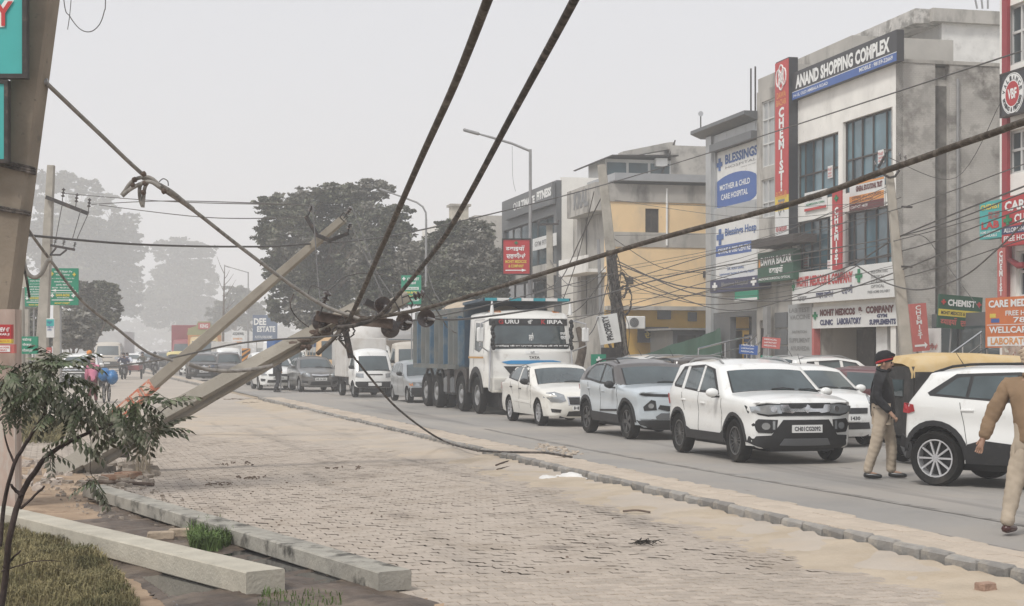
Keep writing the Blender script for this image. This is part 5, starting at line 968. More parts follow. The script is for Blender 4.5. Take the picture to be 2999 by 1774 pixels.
# ---- the eight wheeled dump truck
Tk = dict(L=2.35, W=2.5, H=2.93, r=.12, wr=.52, sill=.75, belt=1.75, tumble=.05, nose=.04, tail=.01, bow=.16, crown=.09, rim='truck', rimr=.55, rimm=M_GREY, grid=.16,
 prof=[(.12, .62, Bd), (.02, .72, Bd), (.0, 1.2, Bd), (.03, 1.72, Bd), (.08, 1.80, Bd), (.10, 1.83, Bd), (.28, 2.62, W), (.34, 2.72, Bd), (.6, 2.9, Bd), (1.2, 2.93, Bd), (2.2, 2.9, Bd), (2.33, 2.8, Bd), (2.35, 2.3, Bd), (2.35, 1.3, Bd), (2.33, .8, Bd)],
 arch=[(1.35, .64)], handles=[], lines=[(.55, 2.6, .5, 1.2), (1.6, 2.6, 1.62, 1.2), (.55, 2.62, 1.6, 2.62)],
 side=[('side_window', M_CGLASS, [(.62, 1.85), (.68, 2.5), (1.45, 2.55), (1.5, 1.8), (1.0, 1.72)], .008), ('stripe', paint('truck_orange', (.6, .33, .1)), [(.55, 1.55), (.55, 1.6), (2.3, 1.6), (2.3, 1.55)], .006), ('wheel_surround', M_BLACK, arch_trim(1.35, .52, .64, .80, .1, PI-.1), .02)],
 front=[('bumper', paint('truck_cream', (.68, .66, .6)), [(-1.2, .66), (-1.2, 1.02), (1.2, 1.02), (1.2, .66)], .05, False), ('grille', M_BLACK, [(-.62, 1.12), (-.80, 1.34), (.80, 1.34), (.62, 1.12)], .012, False), ('blue_trim', paint('truck_blue', (.03, .24, .5)), [(-.85, 1.46), (-.7, 1.40), (.7, 1.40), (.85, 1.46), (.6, 1.5), (-.6, 1.5)], .02, False), ('logo_panel', S_WHITE, [(-.2, 1.68), (-.2, 1.76), (.2, 1.76), (.2, 1.68)], .012, False),
  ('sun_strip', M_BLACK, [(-1.12, 2.46), (-1.12, 2.64), (1.12, 2.64), (1.12, 2.46)], .02, False), ('dash_cloth', paint('dash_black', (.03, .03, .03)), [(-1.12, 1.84), (-1.12, 1.95), (1.12, 1.95), (1.12, 1.84)], .02, False), ('headlight', M_LAMPG, oval(.75, .55, .09, .09), .02, True), ('roof_lamp', M_ORANGE, [(.75, 2.82), (.75, 2.86), (.95, 2.86), (.95, 2.82)], .02, True)],
 plate=[])
hd = 16; car_ = Car(Tk); f = G(1409, 1211); h = math.radians(hd); dv = Vector((math.sin(h), -math.cos(h), 0)); sd_ = Vector((-dv.y, dv.x, 0)); cc = f-dv*(Tk['L']/2-1.35)+sd_*1.1
tr = car_.build(carpaint('truck_white', (.76, .75, .71)), 'dump_truck', 'eight wheeled dump truck with white cab and ribbed blue grey tipper body', T(cc.x, cc.y, 0, math.atan2(dv.y, dv.x)), cat='truck')
def ftext(car, o, txt, m, y, z, w_, h, bold=.03):
    hs_ = [car.bvh.ray_cast(Vector((8, y+q*w_/2, z+u*h/2)), Vector((-1, 0, 0)))[0] for q in (-1, 0, 1) for u in (-1, 1)]; x = max([q.x for q in hs_ if q] or [car.L/2])+.03
    return lettering(txt, o, m, 0, 0, w_, h, 0, bold, base=Matrix.Translation((x, y-w_/2, z-h/2)) @ Matrix(((0, 0, 1, 0), (1, 0, 0, 0), (0, 1, 0, 0), (0, 0, 0, 1))))
# from the front the truck's left is to the reader's right
for txt, m_, y, z, w_, h_ in (('G', S_RED, -.82, 2.56, .14, .13), ('URU', L_W, -.52, 2.56, .4, .11), ('K', S_RED, .38, 2.56, .13, .13), ('IRPA', L_W, .72, 2.56, .45, .11), ('TATA', L_K, .05, 1.58, .3, .07), ('ਵਾਹਿਗੁਰੂ ਜੀ ਕਾ ਖਾਲਸਾ ਵਾਹਿਗੁਰੂ ਜੀ ਕੀ ਫਤਿਹ', L_W, 0, 1.895, 2.1, .07), ('ੴ', L_W, 0, 2.56, .14, .12), ('ਸ਼੍ਰੀ', L_GREY, .0, 1.72, .12, .07), ('ਵਾਹਿ', L_W, .95, 2.25, .16, .1), ('ਗੁਰੂ', L_W, .95, 2.12, .16, .1), ('ਸਾਹਿਬ', L_W, .0, 2.15, .14, .22)): ftext(car_, tr, txt, m_, y, z, w_, h_)
X = car_.X
M_TIP = mat('tipper_blue', (.02, .075, .13), .5, var=.15, scale=1.5, dirt=[((.16, .17, .16), 1.1, .5, .7)]); M_TIPG = mat('tipper_grey', (.13, .14, .135), .7, var=.2, scale=2, dirt=[((.2, .18, .15), 1.4, .5, .75)]); M_TEAL = paint('tipper_teal', (.03, .3, .36)); M_NAVY = mat('tipper_navy', (.02, .05, .085), .5, var=.15, dirt=((.14, .14, .12), 2, .55, .8))
x0, x1, zb, zt, hw = 2.75, 9.1, 1.3, 3.02, 1.22
for sg in (1, -1):
    MB().box(tuple(X(x1, sg*hw-.02, zb)), tuple(X(x0, sg*hw+.02, zt))).obj('tipper_side', M_TIP, tr)
    for k in range(11):
        xr = x0+.1+k*(x1-x0-.3)/10; m_ = M_TIPG if k % 3 else M_TIP; w2 = .16
        MB().prism([(xr, .02), (xr+.05, .14), (xr+w2, .14), (xr+w2+.06, .02)], zb+.05, zt-.25, Matrix(((-1, 0, 0, Tk['L']/2), (0, sg, 0, sg*hw), (0, 0, 1, 0), (0, 0, 0, 1)))).obj('rib', m_, tr)
    MB().box(tuple(X(x1, sg*(hw+.02)-.04, zt-.28)), tuple(X(x0, sg*(hw+.02)+.04, zt-.02))).obj('top_rail', M_TIPG, tr); MB().box(tuple(X(x1, sg*(hw+.02)-.1, zb-.08)), tuple(X(x0+.6, sg*(hw+.02)+.1, zb+.06))).obj('bottom_rail', M_TIPG, tr)
MB().box(tuple(X(x0+.04, -hw, zb)), tuple(X(x0-.02, hw, zt+.1))).obj('tipper_front', M_NAVY, tr); MB().box(tuple(X(x1, -hw, zb)), tuple(X(x1-.05, hw, zt))).obj('tailgate', M_TIPG, tr); MB().box(tuple(X(x1, -hw, zb-.06)), tuple(X(x0, hw, zb))).obj('tipper_floor', M_TIPG, tr)
mb = MB(); mb.add([X(x0, -hw-.06, zt+.05), X(x0, hw+.06, zt+.05), X(.55, hw+.04, zt+.12), X(.55, -hw-.04, zt+.12), X(x0, -hw-.06, zt+.13), X(x0, hw+.06, zt+.13), X(.5, hw+.04, zt+.2), X(.5, -hw-.04, zt+.2)], [(0, 1, 2, 3), (7, 6, 5, 4), (0, 4, 5, 1), (1, 5, 6, 2), (2, 6, 7, 3), (3, 7, 4, 0)]); mb.obj('cab_canopy', M_NAVY, tr)
for k in range(7): y0 = -hw+k*hw*2/7; MB().box(tuple(X(.5, y0, zt+.12)), tuple(X(.47, y0+hw*2/7-.01, zt+.2))).obj('painted_edge', [M_TEAL, S_WHITE][k % 2], tr)
mb = MB(); mb.ball(tuple(X(5.5, 0, zt-.1)), (3.0, 1.15, .42), 20, 10); mb.obj('sand_load', M_SAND, tr, 180)
mb = MB(); mb.box(tuple(X(9.0, -.45, .78)), tuple(X(2.0, .45, 1.15))); mb.obj('chassis', M_DARK, tr)
for (xa, dual) in ((3.15, 0), (6.3, 1), (7.75, 1)):
    for sg in (1, -1):
        wheel(tr, X(xa, sg*(1.25-.14), .52), .52, .28, sg, 'truck', .55, M_GREY)
        if dual: wheel(tr, X(xa, sg*(1.25-.48), .52), .52, .28, sg, 'truck', .55, M_GREY)
for sg in (1, -1):
    for xa in (3.15,): MB().prism([(.62*math.cos(a)+xa, .52+.66*math.sin(a)) for a in np.linspace(.05, PI-.05, 12)]+[(xa-.7, 1.0), (xa-.7, 1.25), (xa+.75, 1.25), (xa+.75, .6)], -.3, 0, Matrix(((-1, 0, 0, Tk['L']/2), (0, 0, sg, sg*1.24), (0, 1, 0, 0), (0, 0, 0, 1)))).obj('mudguard', M_DARK, tr)
    for xa in (6.3, 7.75): MB().tube([X(xa+.62*math.cos(a), sg*1.1, .56+.66*math.sin(a)) for a in np.linspace(.3, PI-.3, 8)], .05, 4).obj('mudguard', M_DARK, tr)
    MB().box(tuple(X(5.3, sg*1.15-.1, .45)), tuple(X(4.1, sg*1.15+.1, 1.0)), ch=.08).obj('fuel_tank', M_PANELD, tr); MB().tube([X(4.5, sg*1.22, .5), X(4.5, sg*1.22, 1.3)], .1, 8).obj('air_tank', M_DARK, tr)
    # mirrors on arms, hanging black tassels, corner horns
    MB().tube([X(.2, sg*1.2, 2.6), X(-.12, sg*1.5, 2.5), X(-.1, sg*1.52, 1.9), X(.2, sg*1.22, 1.75)], .022, 6).obj('mirror_arm', M_ALLOY, tr); MB().box(tuple(X(-.03, sg*1.5-.1, 2.0)), tuple(X(-.13, sg*1.5+.1, 2.4)), ch=.03).obj('mirror', S_WHITE, tr)
    mb = MB(); q = X(.02, sg*1.12, 2.55); [mb.ball((q.x+.0, q.y+.02*math.sin(i*2), q.z-.1*i), (.06, .06-.0*i, .08), 7, 5) for i in range(8)]; mb.obj('black_tassel', M_BLACK, tr, 60); MB().tube([X(.12, sg*1.12, 2.75), X(.12, sg*1.12, 3.12)], [.07, .02], 6).obj('corner_horn', S_WHITE, tr)
    MB().tube([X(.15, sg*1.15, 1.9), X(.05, sg*1.22, .7)], .025, 6).obj('grab_rail', M_ALLOY, tr)
for i in range(9): MB().box(tuple(X(-.065, -1.1+.0, .71+.031*i)), tuple(X(-.055, 1.1, .72+.031*i))).obj('bumper_slat', M_GREY, tr)

# ---- small box truck and other goods vehicles
def cabtruck(label, M, W_=1.5, Hc=1.85, Lc=1.6, bl=2.3, bh=2.2, bw=None, bz=.75, cm=C_WHITE, bm=None, wr=.29, ribs=True, name='box_truck', extra=None, hood=False):
    k = Hc/1.85; wk = W_/1.5
    sp = dict(L=Lc, W=W_, H=Hc, r=.1, wr=wr, sill=.42*k, belt=1.02*k, tumble=.16, nose=.08, tail=.02, bow=.14, crown=.06, rim='cap', rimr=.6, rimm=M_GREY, grid=.13,
      prof=[(.1, .36*k, Bd), (.02, .45*k, Bd), (.0, .7*k, Bd), (.06, .98*k, Bd), (.09, 1.02*k, Bd), (.48, 1.68*k, W), (.55, 1.76*k, Bd), (.9, 1.85*k, Bd), (Lc-.1, 1.83*k, Bd), (Lc, 1.75*k, Bd), (Lc, 1.0*k, Bd), (Lc-.03, .5*k, Bd)],
      arch=[(.62, wr+.07)], handles=[(1.3*Lc/1.6, .95*k)], lines=[(.5, 1.0*k, .55, .6*k)], mirror=(.35, 1.1*k, M_BLACK),
      side=[('side_window', M_CGLASS, [(.35, 1.08*k), (.62, 1.58*k), (1.2*Lc/1.6, 1.6*k), (1.2*Lc/1.6, 1.06*k)], .008)],
      front=[('headlight', M_LAMPG, [(.42*wk, .74*k), (.42*wk, .9*k), (.68*wk, .92*k), (.7*wk, .76*k)], .012, True), ('bumper', M_BLACK, [(-.7*wk, .38*k), (-.7*wk, .6*k), (.7*wk, .6*k), (.7*wk, .38*k)], .02, False), ('grille', M_BLACK, [(-.3*wk, .84*k), (-.3*wk, .88*k), (.3*wk, .88*k), (.3*wk, .84*k)], .012, False)], plate=[(0, .5*k, '', 'front')])
    c = Car(sp); o = c.build(cm, name, label, M, cat='truck'); X = c.X; bw = bw or W_*1.06; h2 = bw/2; bm = bm or paint('box_white', (.60, .58, .55), dirt=((.4, .36, .3), 1.5, .5, .8)); x0 = Lc+.06; x1 = x0+bl
    MB().box(tuple(X(x1, -h2, bz)), tuple(X(x0, h2, bh)), ch=.02).obj('cargo_box', bm, o)
    if ribs:
        n_ = int(bl/.16); mb = MB()
        for sg in (1, -1): [mb.box(tuple(X(x0+.1+i*.16, sg*h2-.012, bz+.05)), tuple(X(x0+.05+i*.16, sg*h2+.012, bh-.05))) for i in range(n_)]
        tag(mb.obj('side_ribs', bm, o), kind='stuff')
    if hood: mb = MB(); mb.ball(tuple(X(x0, 0, bh-.5)), (.7, h2, .75), 16, 8); mb.obj('roof_deflector', bm, o, 180)
    MB().box(tuple(X(x1, -.35, wr+.1)), tuple(X(Lc*.8, .35, bz))).obj('chassis', M_DARK, o)
    for sg in (1, -1): wheel(o, X(x1-.75, sg*(W_/2-.12), wr), wr, .2, sg, 'cap', .6, M_GREY)
    return o
def atw(px, hd, L_, xf, hw):                              # by the near front wheel
    return at_wheels(px, hd, L_, xf, hw)
cabtruck('white mini box truck with ribbed cargo box in the queue', atw((1039, 1163), 17, 1.6, .62, .75), bh=2.25)
def qp(px, d, hd=16): q = P(px, CY, d); h = math.radians(hd); return T(q.x, q.y, 0, math.atan2(-math.cos(h), math.sin(h)))
cabtruck('larger white truck with rounded roof deflector behind the mini truck', qp(1085, 66.5), W_=1.8, Hc=2.1, Lc=1.7, bl=3.2, bh=2.75, bz=.9, wr=.36, hood=True)
cabtruck('dusty cream truck cab with dark signboard behind the silver hatchback', qp(1212, 66), W_=1.9, Hc=2.15, bl=3, bh=2.2, cm=paint('dusty_cream', (.5, .46, .4)), bm=paint('tarp_brown', (.2, .165, .13), dirt=((.3, .25, .2), 2, .5, .7)), wr=.36, ribs=False, name='truck')
cabtruck('grey truck with wide dark windscreen behind the cream one', qp(1165, 76), W_=2.3, Hc=2.7, Lc=1.9, bl=5, bh=2.9, bz=1.1, cm=paint('truck_greyish', (.35, .34, .33)), wr=.45, ribs=False, name='truck')
cabtruck('orange and cream decorated truck with tall ornate headboard', qp(598, 122, 10), W_=2.4, Hc=2.9, Lc=2.0, bl=6, bh=3.5, bz=1.2, cm=paint('deco_cream', (.55, .42, .22)), bm=paint('deco_orange', (.55, .27, .1)), wr=.5, ribs=False, name='truck')
o = bpy.data.objects['truck.002']; zz = 2.95
MB().prism([(-1.3, zz), (-1.2, zz+.5), (-.6, zz+.7), (-.45, zz+1.05), (.45, zz+1.05), (.6, zz+.7), (1.2, zz+.5), (1.3, zz)], -.05, .05, Matrix(((0, 0, 1, .3), (1, 0, 0, 0), (0, 1, 0, 0), (0, 0, 0, 1)))).obj('headboard', paint('deco_olive', (.3, .3, .14)), o); MB().box((.36, -.45, zz+.45), (.4, .45, zz+.95)).obj('name_board', S_PINK, o); lettering('KING', o, L_W, 0, 0, .6, .3, 0, .03, base=Matrix.Translation((.41, -.3, zz+.55)) @ Matrix(((0, 0, 1, 0), (1, 0, 0, 0), (0, 1, 0, 0), (0, 0, 0, 1))))
cabtruck('dark red container truck farthest left in the queue', qp(545, 132, 8), W_=2.4, Hc=2.7, Lc=2.0, bl=7, bh=3.9, bz=1.1, cm=paint('truck_red', (.25, .05, .06)), bm=paint('truck_red', (.25, .05, .06)), wr=.5, ribs=True, name='truck')
cabtruck('pickup with white cage body beside the decorated truck', qp(668, 104, 14), W_=1.7, Hc=1.95, bl=2.6, bh=2.35, cm=C_WHITE, wr=.33, name='pickup_truck')
cabtruck('small truck carrying a blue tarpaulin load', qp(856, 84, 16), W_=1.7, Hc=2.0, bl=2.8, bh=2.35, bm=mat('tarp_blue', (.04, .12, .32), .6, var=.3, scale=3, bump=.8, bscale=6), ribs=False, cm=C_WHITE, name='pickup_truck')
# buses and vans
Bus = dict(L=7.5, W=2.3, H=2.9, r=.14, wr=.42, sill=.45, belt=1.5, tumble=.05, nose=.05, tail=.03, bow=.14, crown=.08, rim='cap', rimr=.6, rimm=M_GREY, grid=.3,
 prof=[(.1, .45, Bd), (.0, .6, Bd), (.0, 1.2, Bd), (.06, 1.35, Bd), (.3, 2.4, W), (.4, 2.7, Bd), (.8, 2.88, Bd), (6.8, 2.9, Bd), (7.4, 2.8, Bd), (7.5, 2.3, Bd), (7.5, .7, Bd), (7.4, .5, Bd)], arch=[(1.4, .5), (5.8, .5)],
 side=[('side_window', M_CGLASS, [(.8+i*1.05, 1.5), (.8+i*1.05, 2.3), (1.7+i*1.05, 2.3), (1.7+i*1.05, 1.5)], .01) for i in range(6)], front=[('headlight', M_LAMPG, oval(.8, .85, .14, .1), .015, True), ('bumper', M_BLACK, [(-1.1, .5), (-1.1, .65), (1.1, .65), (1.1, .5)], .03, False), ('destination_board', M_BLACK, [(-.7, 2.52), (-.7, 2.68), (.7, 2.68), (.7, 2.52)], .015, False)])
c = Car(Bus); c.build(paint('bus_orange', (.62, .40, .2)), 'bus', 'pale orange bus rising behind the box trucks', qp(962, 84, 16), cat='bus')
c = mk(Bus, L=5.5, H=2.45, W=2.0, prof=[(x*.733, z*.845, t) for x, z, t in Bus['prof']], arch=[(1.05, .42), (4.2, .42)], wr=.35, side=[('side_window', M_CGLASS, [(.9+i*1.05, 1.25), (.9+i*1.05, 1.9), (1.8+i*1.05, 1.9), (1.8+i*1.05, 1.25)], .01) for i in range(4)], front=[('headlight', M_LAMPG, oval(.7, .75, .12, .09), .015, True)])
c.build(C_WHITE, 'van', 'white minibus with roof box beyond the hazard marker', qp(808, 97, 14), cat='van')
c = mk(Al, H=1.7, L=3.7, W=1.5, prof=[(x*1.05 if x < 1.6 else x*1.05, z*1.16, t) for x, z, t in Al['prof']], side=[(a, b, [(x*1.05, z*1.16) for x, z in pl], o_) for a, b, pl, o_ in Al['side']], belt=lambda x: 1.05)
for k, (px, d, hd, cm, lab) in enumerate(((772, 79, 16, C_WHITE, 'white van with large windscreen right behind the hazard marker'), (668, 92, 14, C_DARK, 'dark jeep with white roof left of the hazard marker'), (624, 100, 12, C_GREY, 'grey jeep further back left of the dark one'))): Car(c.sp).build(cm, 'van', lab, qp(px, d, hd), cat='van')
for k, (px, d, hd, sp_, cm, lab) in enumerate(((800, 71.5, 16, Sw, C_WHITE, 'white hatchback just behind the dark grey sedan'), (386, 132, 8, Sw, C_WHITE, 'small white car coming behind the motorcycles'), (430, 140, 4, SUV, C_SILV, 'silver jeep like car far behind the motorcycles'), (238, 76, 8, SUV, C_WHITE, 'white car partly hidden behind the bush and the woman in pink'), (470, 150, 4, SUV, C_DARK, 'dark car far down the road near the thin fallen pole'), (335, 170, 5, SUV, C_SILV, 'pale car far down the near lane'), (500, 165, 5, Sw, C_WHITE, 'white car farthest down the queue'), (275, 150, 4, Sw, C_SILV, 'pale hatchback far behind the orange turban'), (592, 92, 14, SUV, C_DARK, 'large dark SUV right of the thin fallen pole'), (560, 112, 12, Sw, C_WHITE, 'white hatchback seen past the thin fallen pole'), (640, 118, 12, SUV, C_WHITE, 'white SUV beyond the dark jeep'), (715, 104, 14, Sw, C_SILV, 'silver hatchback behind the hazard marker'), (412, 190, 4, Sw, C_WHITE, 'tiny white car at the far end of the near lane'), (448, 200, 4, SUV, C_WHITE, 'tiny white jeep at the far end of the near lane'))): Car(dict(sp_)).build(cm, 'car', lab, qp(px, d, hd))
cabtruck('pale truck far down the near lane with high load', qp(318, 135, 4), W_=2.3, Hc=2.5, bl=5, bh=3.4, bz=1.1, cm=paint('dusty_cream', (.5, .46, .4)), bm=paint('load_pale', (.5, .5, .5)), wr=.45, ribs=False, name='truck')
# ---- auto rickshaws
M_CAN = mat('canopy_yellow', (.55, .40, .2), .8, var=.15, scale=2, bump=.6, bscale=5, dirt=[((.55, .45, .3), 2, .5, .75)]); M_CUR = mat('curtain_black', (.045, .043, .042), .7, var=.25, scale=3, bump=.5, bscale=8, dirt=((.11, .1, .09), 3, .5, .75))
def rickshaw(label, M, bm=M_CUR, cm=M_CAN):
    o = thing('auto_rickshaw', label, 'auto rickshaw', M); hw = .63
    # x: 0 rear .. 2.6 front
    def loft(sec, m, nm):                                # sec: list of (x, [(y, z)...])
        mb = MB(); k = len(sec[0][1]); mb.add([(x, y, z) for x, r in sec for y, z in r], [(i*k+j, i*k+j+1, (i+1)*k+j+1, (i+1)*k+j) for i in range(len(sec)-1) for j in range(k-1)]); return mb.obj(nm, m, o, 50)
    prof = lambda w_, h, b: [(-w_, b), (-w_-.01, h-.13), (-w_+.06, h-.03), (-w_*.5, h+.02), (0, h+.03), (w_*.5, h+.02), (w_-.06, h-.03), (w_+.01, h-.13), (w_, b)]
    loft([(.0, prof(hw-.06, 1.52, 1.32)), (.06, prof(hw, 1.62, 1.34)), (.6, prof(hw+.02, 1.68, 1.37)), (1.3, prof(hw+.02, 1.67, 1.34)), (2.0, prof(hw, 1.63, 1.36)), (2.2, prof(hw-.05, 1.55, 1.4)), (2.25, prof(hw-.1, 1.45, 1.42))], cm, 'canopy')
    MB().box((.02, -hw+.03, .45), (.07, hw-.03, 1.5)).obj('rear_curtain', bm, o); MB().box((.0, -.3, 1.05), (.015, .3, 1.3)).obj('rear_window', M_CGLASS, o)
    for sg in (1, -1):
        MB().box((.04, sg*hw-.015, .3), (.62, sg*hw+.015, 1.42)).obj('side_curtain', bm, o); MB().box((.2, sg*(hw+.018)-.004, .98), (.4, sg*(hw+.018)+.004, 1.28)).obj('curtain_window', mat('plastic_sheet', (.12, .125, .12), .2), o); MB().box((.6, sg*hw-.02, .3), (1.5, sg*hw+.02, .55)).obj('side_panel', bm, o); MB().tube([(1.45, sg*hw, .5), (1.48, sg*hw, 1.4)], .02, 5).obj('post', M_BLACK, o)
        MB().tube([(2.0, sg*(hw-.08), .8), (2.15, sg*(hw-.06), 1.45)], .02, 5).obj('post', M_BLACK, o); wheel(o, (.42, sg*(hw-.1), .22), .22, .11, sg, 'cap', .6, M_GREY)
    MB().box((.1, -hw+.05, .3), (1.9, hw-.05, .4)).obj('floor', M_BLACK, o); MB().box((.35, -hw+.08, .55), (.8, hw-.08, .7), ch=.04).obj('seat', M_BLACK, o); MB().box((.28, -hw+.08, .6), (.4, hw-.08, 1.1), ch=.03).obj('backrest', M_BLACK, o)
    loft([(1.85, [(-.5, .3), (-.5, .85), (0, .9), (.5, .85), (.5, .3)]), (2.2, [(-.42, .35), (-.42, .85), (0, .92), (.42, .85), (.42, .35)]), (2.5, [(-.2, .45), (-.22, .75), (0, .8), (.22, .75), (.2, .45)]), (2.55, [(-.05, .5), (-.05, .6), (0, .62), (.05, .6), (.05, .5)])], bm, 'front_body')
    mb = MB(); mb.add([(2.12, -.5, .88), (2.12, .5, .88), (2.0, .5, 1.42), (2.0, -.5, 1.42)], [(0, 1, 2, 3)]); mb.obj('windscreen', M_CGLASS, o); MB().ball((2.52, 0, .68), .08, 10, 6).obj('headlight', M_LAMPG, o, 60); wheel(o, (2.35, 0, .22), .22, .1, 1, 'cap', .6, M_GREY)
    return o
q = G(2640, 1368); rickshaw('auto rickshaw with yellow canvas canopy and black curtains beside the turbaned man', T(q.x+.02, q.y+.6, 0, .22) @ Matrix.Diagonal((1.05, 1.05, 1.02, 1)))
rickshaw('far yellow auto rickshaw below the red container truck', qp(518, 118, 5) @ Matrix.Translation((-1, 0, 0)), paint('auto_green', (.25, .24, .12)), paint('auto_yellow', (.6, .5, .2)))
# ================= PEOPLE =================
def skin(name, V, E, m, parent, sub=1, M=None, fold=0):
    """V: {key: (x, y, z, r)}; one continuous surface grown over the joints"""
    keys = list(V); me = bpy.data.meshes.new(name); bm = bmesh.new(); L_ = bm.verts.layers.skin.verify(); vs = {}
    for i, k in enumerate(keys):
        x, y, z, *r = V[k]; v = bm.verts.new((x, y, z)); rr = r if len(r) == 2 else (r[0], r[0]); v[L_].radius = rr; v[L_].use_root = (i == 0); vs[k] = v
    for a, b in E: bm.edges.new((vs[a], vs[b]))
    bm.to_mesh(me); bm.free(); ob = bpy.data.objects.new('t', me); COL.objects.link(ob)
    ob.modifiers.new('s', 'SKIN'); ss = ob.modifiers.new('u', 'SUBSURF'); ss.levels = sub
    dg = bpy.context.evaluated_depsgraph_get(); out = bpy.data.meshes.new_from_object(ob.evaluated_get(dg)); bpy.data.objects.remove(ob)
    if fold:
        for v in out.vertices: c_ = v.co; k_ = nz(c_.x*9+c_.z*5, c_.z*11-c_.y*8, 1.0, 2)+.5*nz(c_.y*21+c_.z*9, c_.z*25+c_.x*17, 1.0, 5); v.co = c_+v.normal*fold*k_
    out.name = name; out.materials.clear(); out.materials.append(m); shade(out, 180); return link(name, out, parent, M)
def lerp3(a, b, t): return tuple(a[i]+(b[i]-a[i])*t for i in range(3))
M_SKIN = mat('skin', (.34, .20, .135), .55, var=.06, scale=10); M_KHAKI = mat('khaki_trousers', (.42, .35, .27), .9, var=.12, scale=6, bump=.4, bscale=14); M_KJACK = mat('khaki_jacket', (.25, .17, .105), .8, var=.15, scale=5, bump=.5, bscale=12)
M_JACK = mat('black_jacket', (.022, .022, .024), .6, var=.2, scale=8, bump=.6, bscale=14); M_HAIR = mat('beard', (.015, .012, .01), .8); M_SHOE = mat('black_shoe', (.015, .014, .014), .3); M_SHOEB = mat('brown_shoe', (.06, .018, .015), .3)
def cloth(name, col): return mat(name, col, .85, var=.12, scale=6, bump=.4, bscale=14)
def person(label, M, J, top, bottom, shoe=M_SHOE, fingers=True, turban=None, band=None, beard=True, hair=M_HAIR, sk=M_SKIN, scale=1.0, group=None, sub=1, gender=1.0):
    """J gives the joints: pelvis, chest, neck, head, sh/el/wr (l, r), hip/kn/an (l, r), face = direction the face looks"""
    o = thing('person', label, 'person', M @ Matrix.Scale(scale, 4), group); j = {k: Vector(v) for k, v in J.items()}; f = j.get('face', Vector((1, 0, 0))).normalized(); up = Vector((0, 0, 1))
    V = {'p': (*j['pelvis'], .12, .13), 'w': (*j['pelvis'].lerp(j['chest'], .45), .11, .13), 'c': (*j['chest'], .115, .16), 'n': (*j['neck'], .055), 'n2': (*j['neck'].lerp(j['head'], .45), .055), 'h': (*(j['head']+up*-.01), .082, .08), 'h2': (*(j['head']+up*.075), .075)}
    E = [('p', 'w'), ('w', 'c'), ('c', 'n'), ('n', 'n2'), ('n2', 'h'), ('h', 'h2')]
    for s in 'lr':
        sh, el, wr, hip, kn, an = (j[k+s] for k in ('sh', 'el', 'wr', 'hip', 'kn', 'an')); fw = (wr-el).normalized(); V['sh'+s] = (*sh, .06); V['el'+s] = (*el, .042); V['wr'+s] = (*wr, .026); pm = wr+fw*.06; V['pm'+s] = (*pm, .03)
        E += [('c', 'sh'+s), ('sh'+s, 'el'+s), ('el'+s, 'wr'+s), ('wr'+s, 'pm'+s)]
        V['hip'+s] = (*hip, .085); V['kn'+s] = (*kn, .055); V['an'+s] = (*an, .038); ft = an+Vector((j['toe'+s].x, j['toe'+s].y, 0)) if 'toe'+s in j else an+Vector((.13, 0, 0)); ft = an+(ft-an)*1.25; V['ft'+s] = (ft.x, ft.y, an.z-.045, .035)
        E += [('p', 'hip'+s), ('hip'+s, 'kn'+s), ('kn'+s, 'an'+s), ('an'+s, 'ft'+s)]
        if fingers:
            ac = f.cross(fw); ac = ac.normalized() if ac.length > .2 else fw.orthogonal().normalized(); fd = fw.cross(ac)
            for q in range(4):
                a = pm+ac*(q-1.5)*.019+fw*.03; b = a+fw*(.032-.004*abs(q-1.4))+fd*.01; c = b+fw*.018-fd*.018; V[f'f{q}a{s}'] = (*a, .0095); V[f'f{q}b{s}'] = (*b, .009); V[f'f{q}c{s}'] = (*c, .008); E += [('pm'+s, f'f{q}a{s}'), (f'f{q}a{s}', f'f{q}b{s}'), (f'f{q}b{s}', f'f{q}c{s}')]
            a = wr+fw*.03+ac*.035; b = a+fw*.035+ac*.008; V['ta'+s] = (*a, .011); V['tb'+s] = (*b, .009); E += [('wr'+s, 'ta'+s), ('ta'+s, 'tb'+s)]
    nose = j['head']+f*.095+up*.0; V['ns'] = (*nose, .014); V['nb'] = (*(j['head']+f*.08+up*.03), .012); V['ch'] = (*(j['head']+f*.065-up*.065), .03)
    E += [('h', 'ns'), ('ns', 'nb'), ('h', 'ch')]; skin('body', V, E, sk, o, sub)
    # clothing shells
    def grow(k, d): v = V[k]; return (*v[:3], *[r+d for r in v[3:]])
    T_ = {'c': grow('c', .04), 'w': grow('w', .05), 'p': (*(Vector(V['p'][:3])-up*.0), .165, .185), 'p2': (*(Vector(V['p'][:3])-up*.12), .16, .18), 'n': (*(Vector(j['neck'])+up*.01), .085)}; ET = [('c', 'w'), ('w', 'p'), ('p', 'p2'), ('c', 'n')]
    for s in 'lr': T_['sh'+s] = grow('sh'+s, .034); T_['el'+s] = grow('el'+s, .034); T_['wr'+s] = grow('wr'+s, .026); ET += [('c', 'sh'+s), ('sh'+s, 'el'+s), ('el'+s, 'wr'+s)]
    skin('jacket', T_, ET, top, o, sub+1 if sub > 1 else sub, fold=.012 if sub > 1 else 0)
    T_ = {'p': (*(Vector(V['p'][:3])-up*.03), .13, .145)}; ET = []
    for s in 'lr': T_['hip'+s] = grow('hip'+s, .02); T_['kn'+s] = grow('kn'+s, .032); m_ = lerp3(V['kn'+s], V['an'+s], .6); T_['m'+s] = (*m_, .076); T_['an'+s] = (*lerp3(V['kn'+s], V['an'+s], 1.04), .066); ET += [('p', 'hip'+s), ('hip'+s, 'kn'+s), ('kn'+s, 'm'+s), ('m'+s, 'an'+s)]
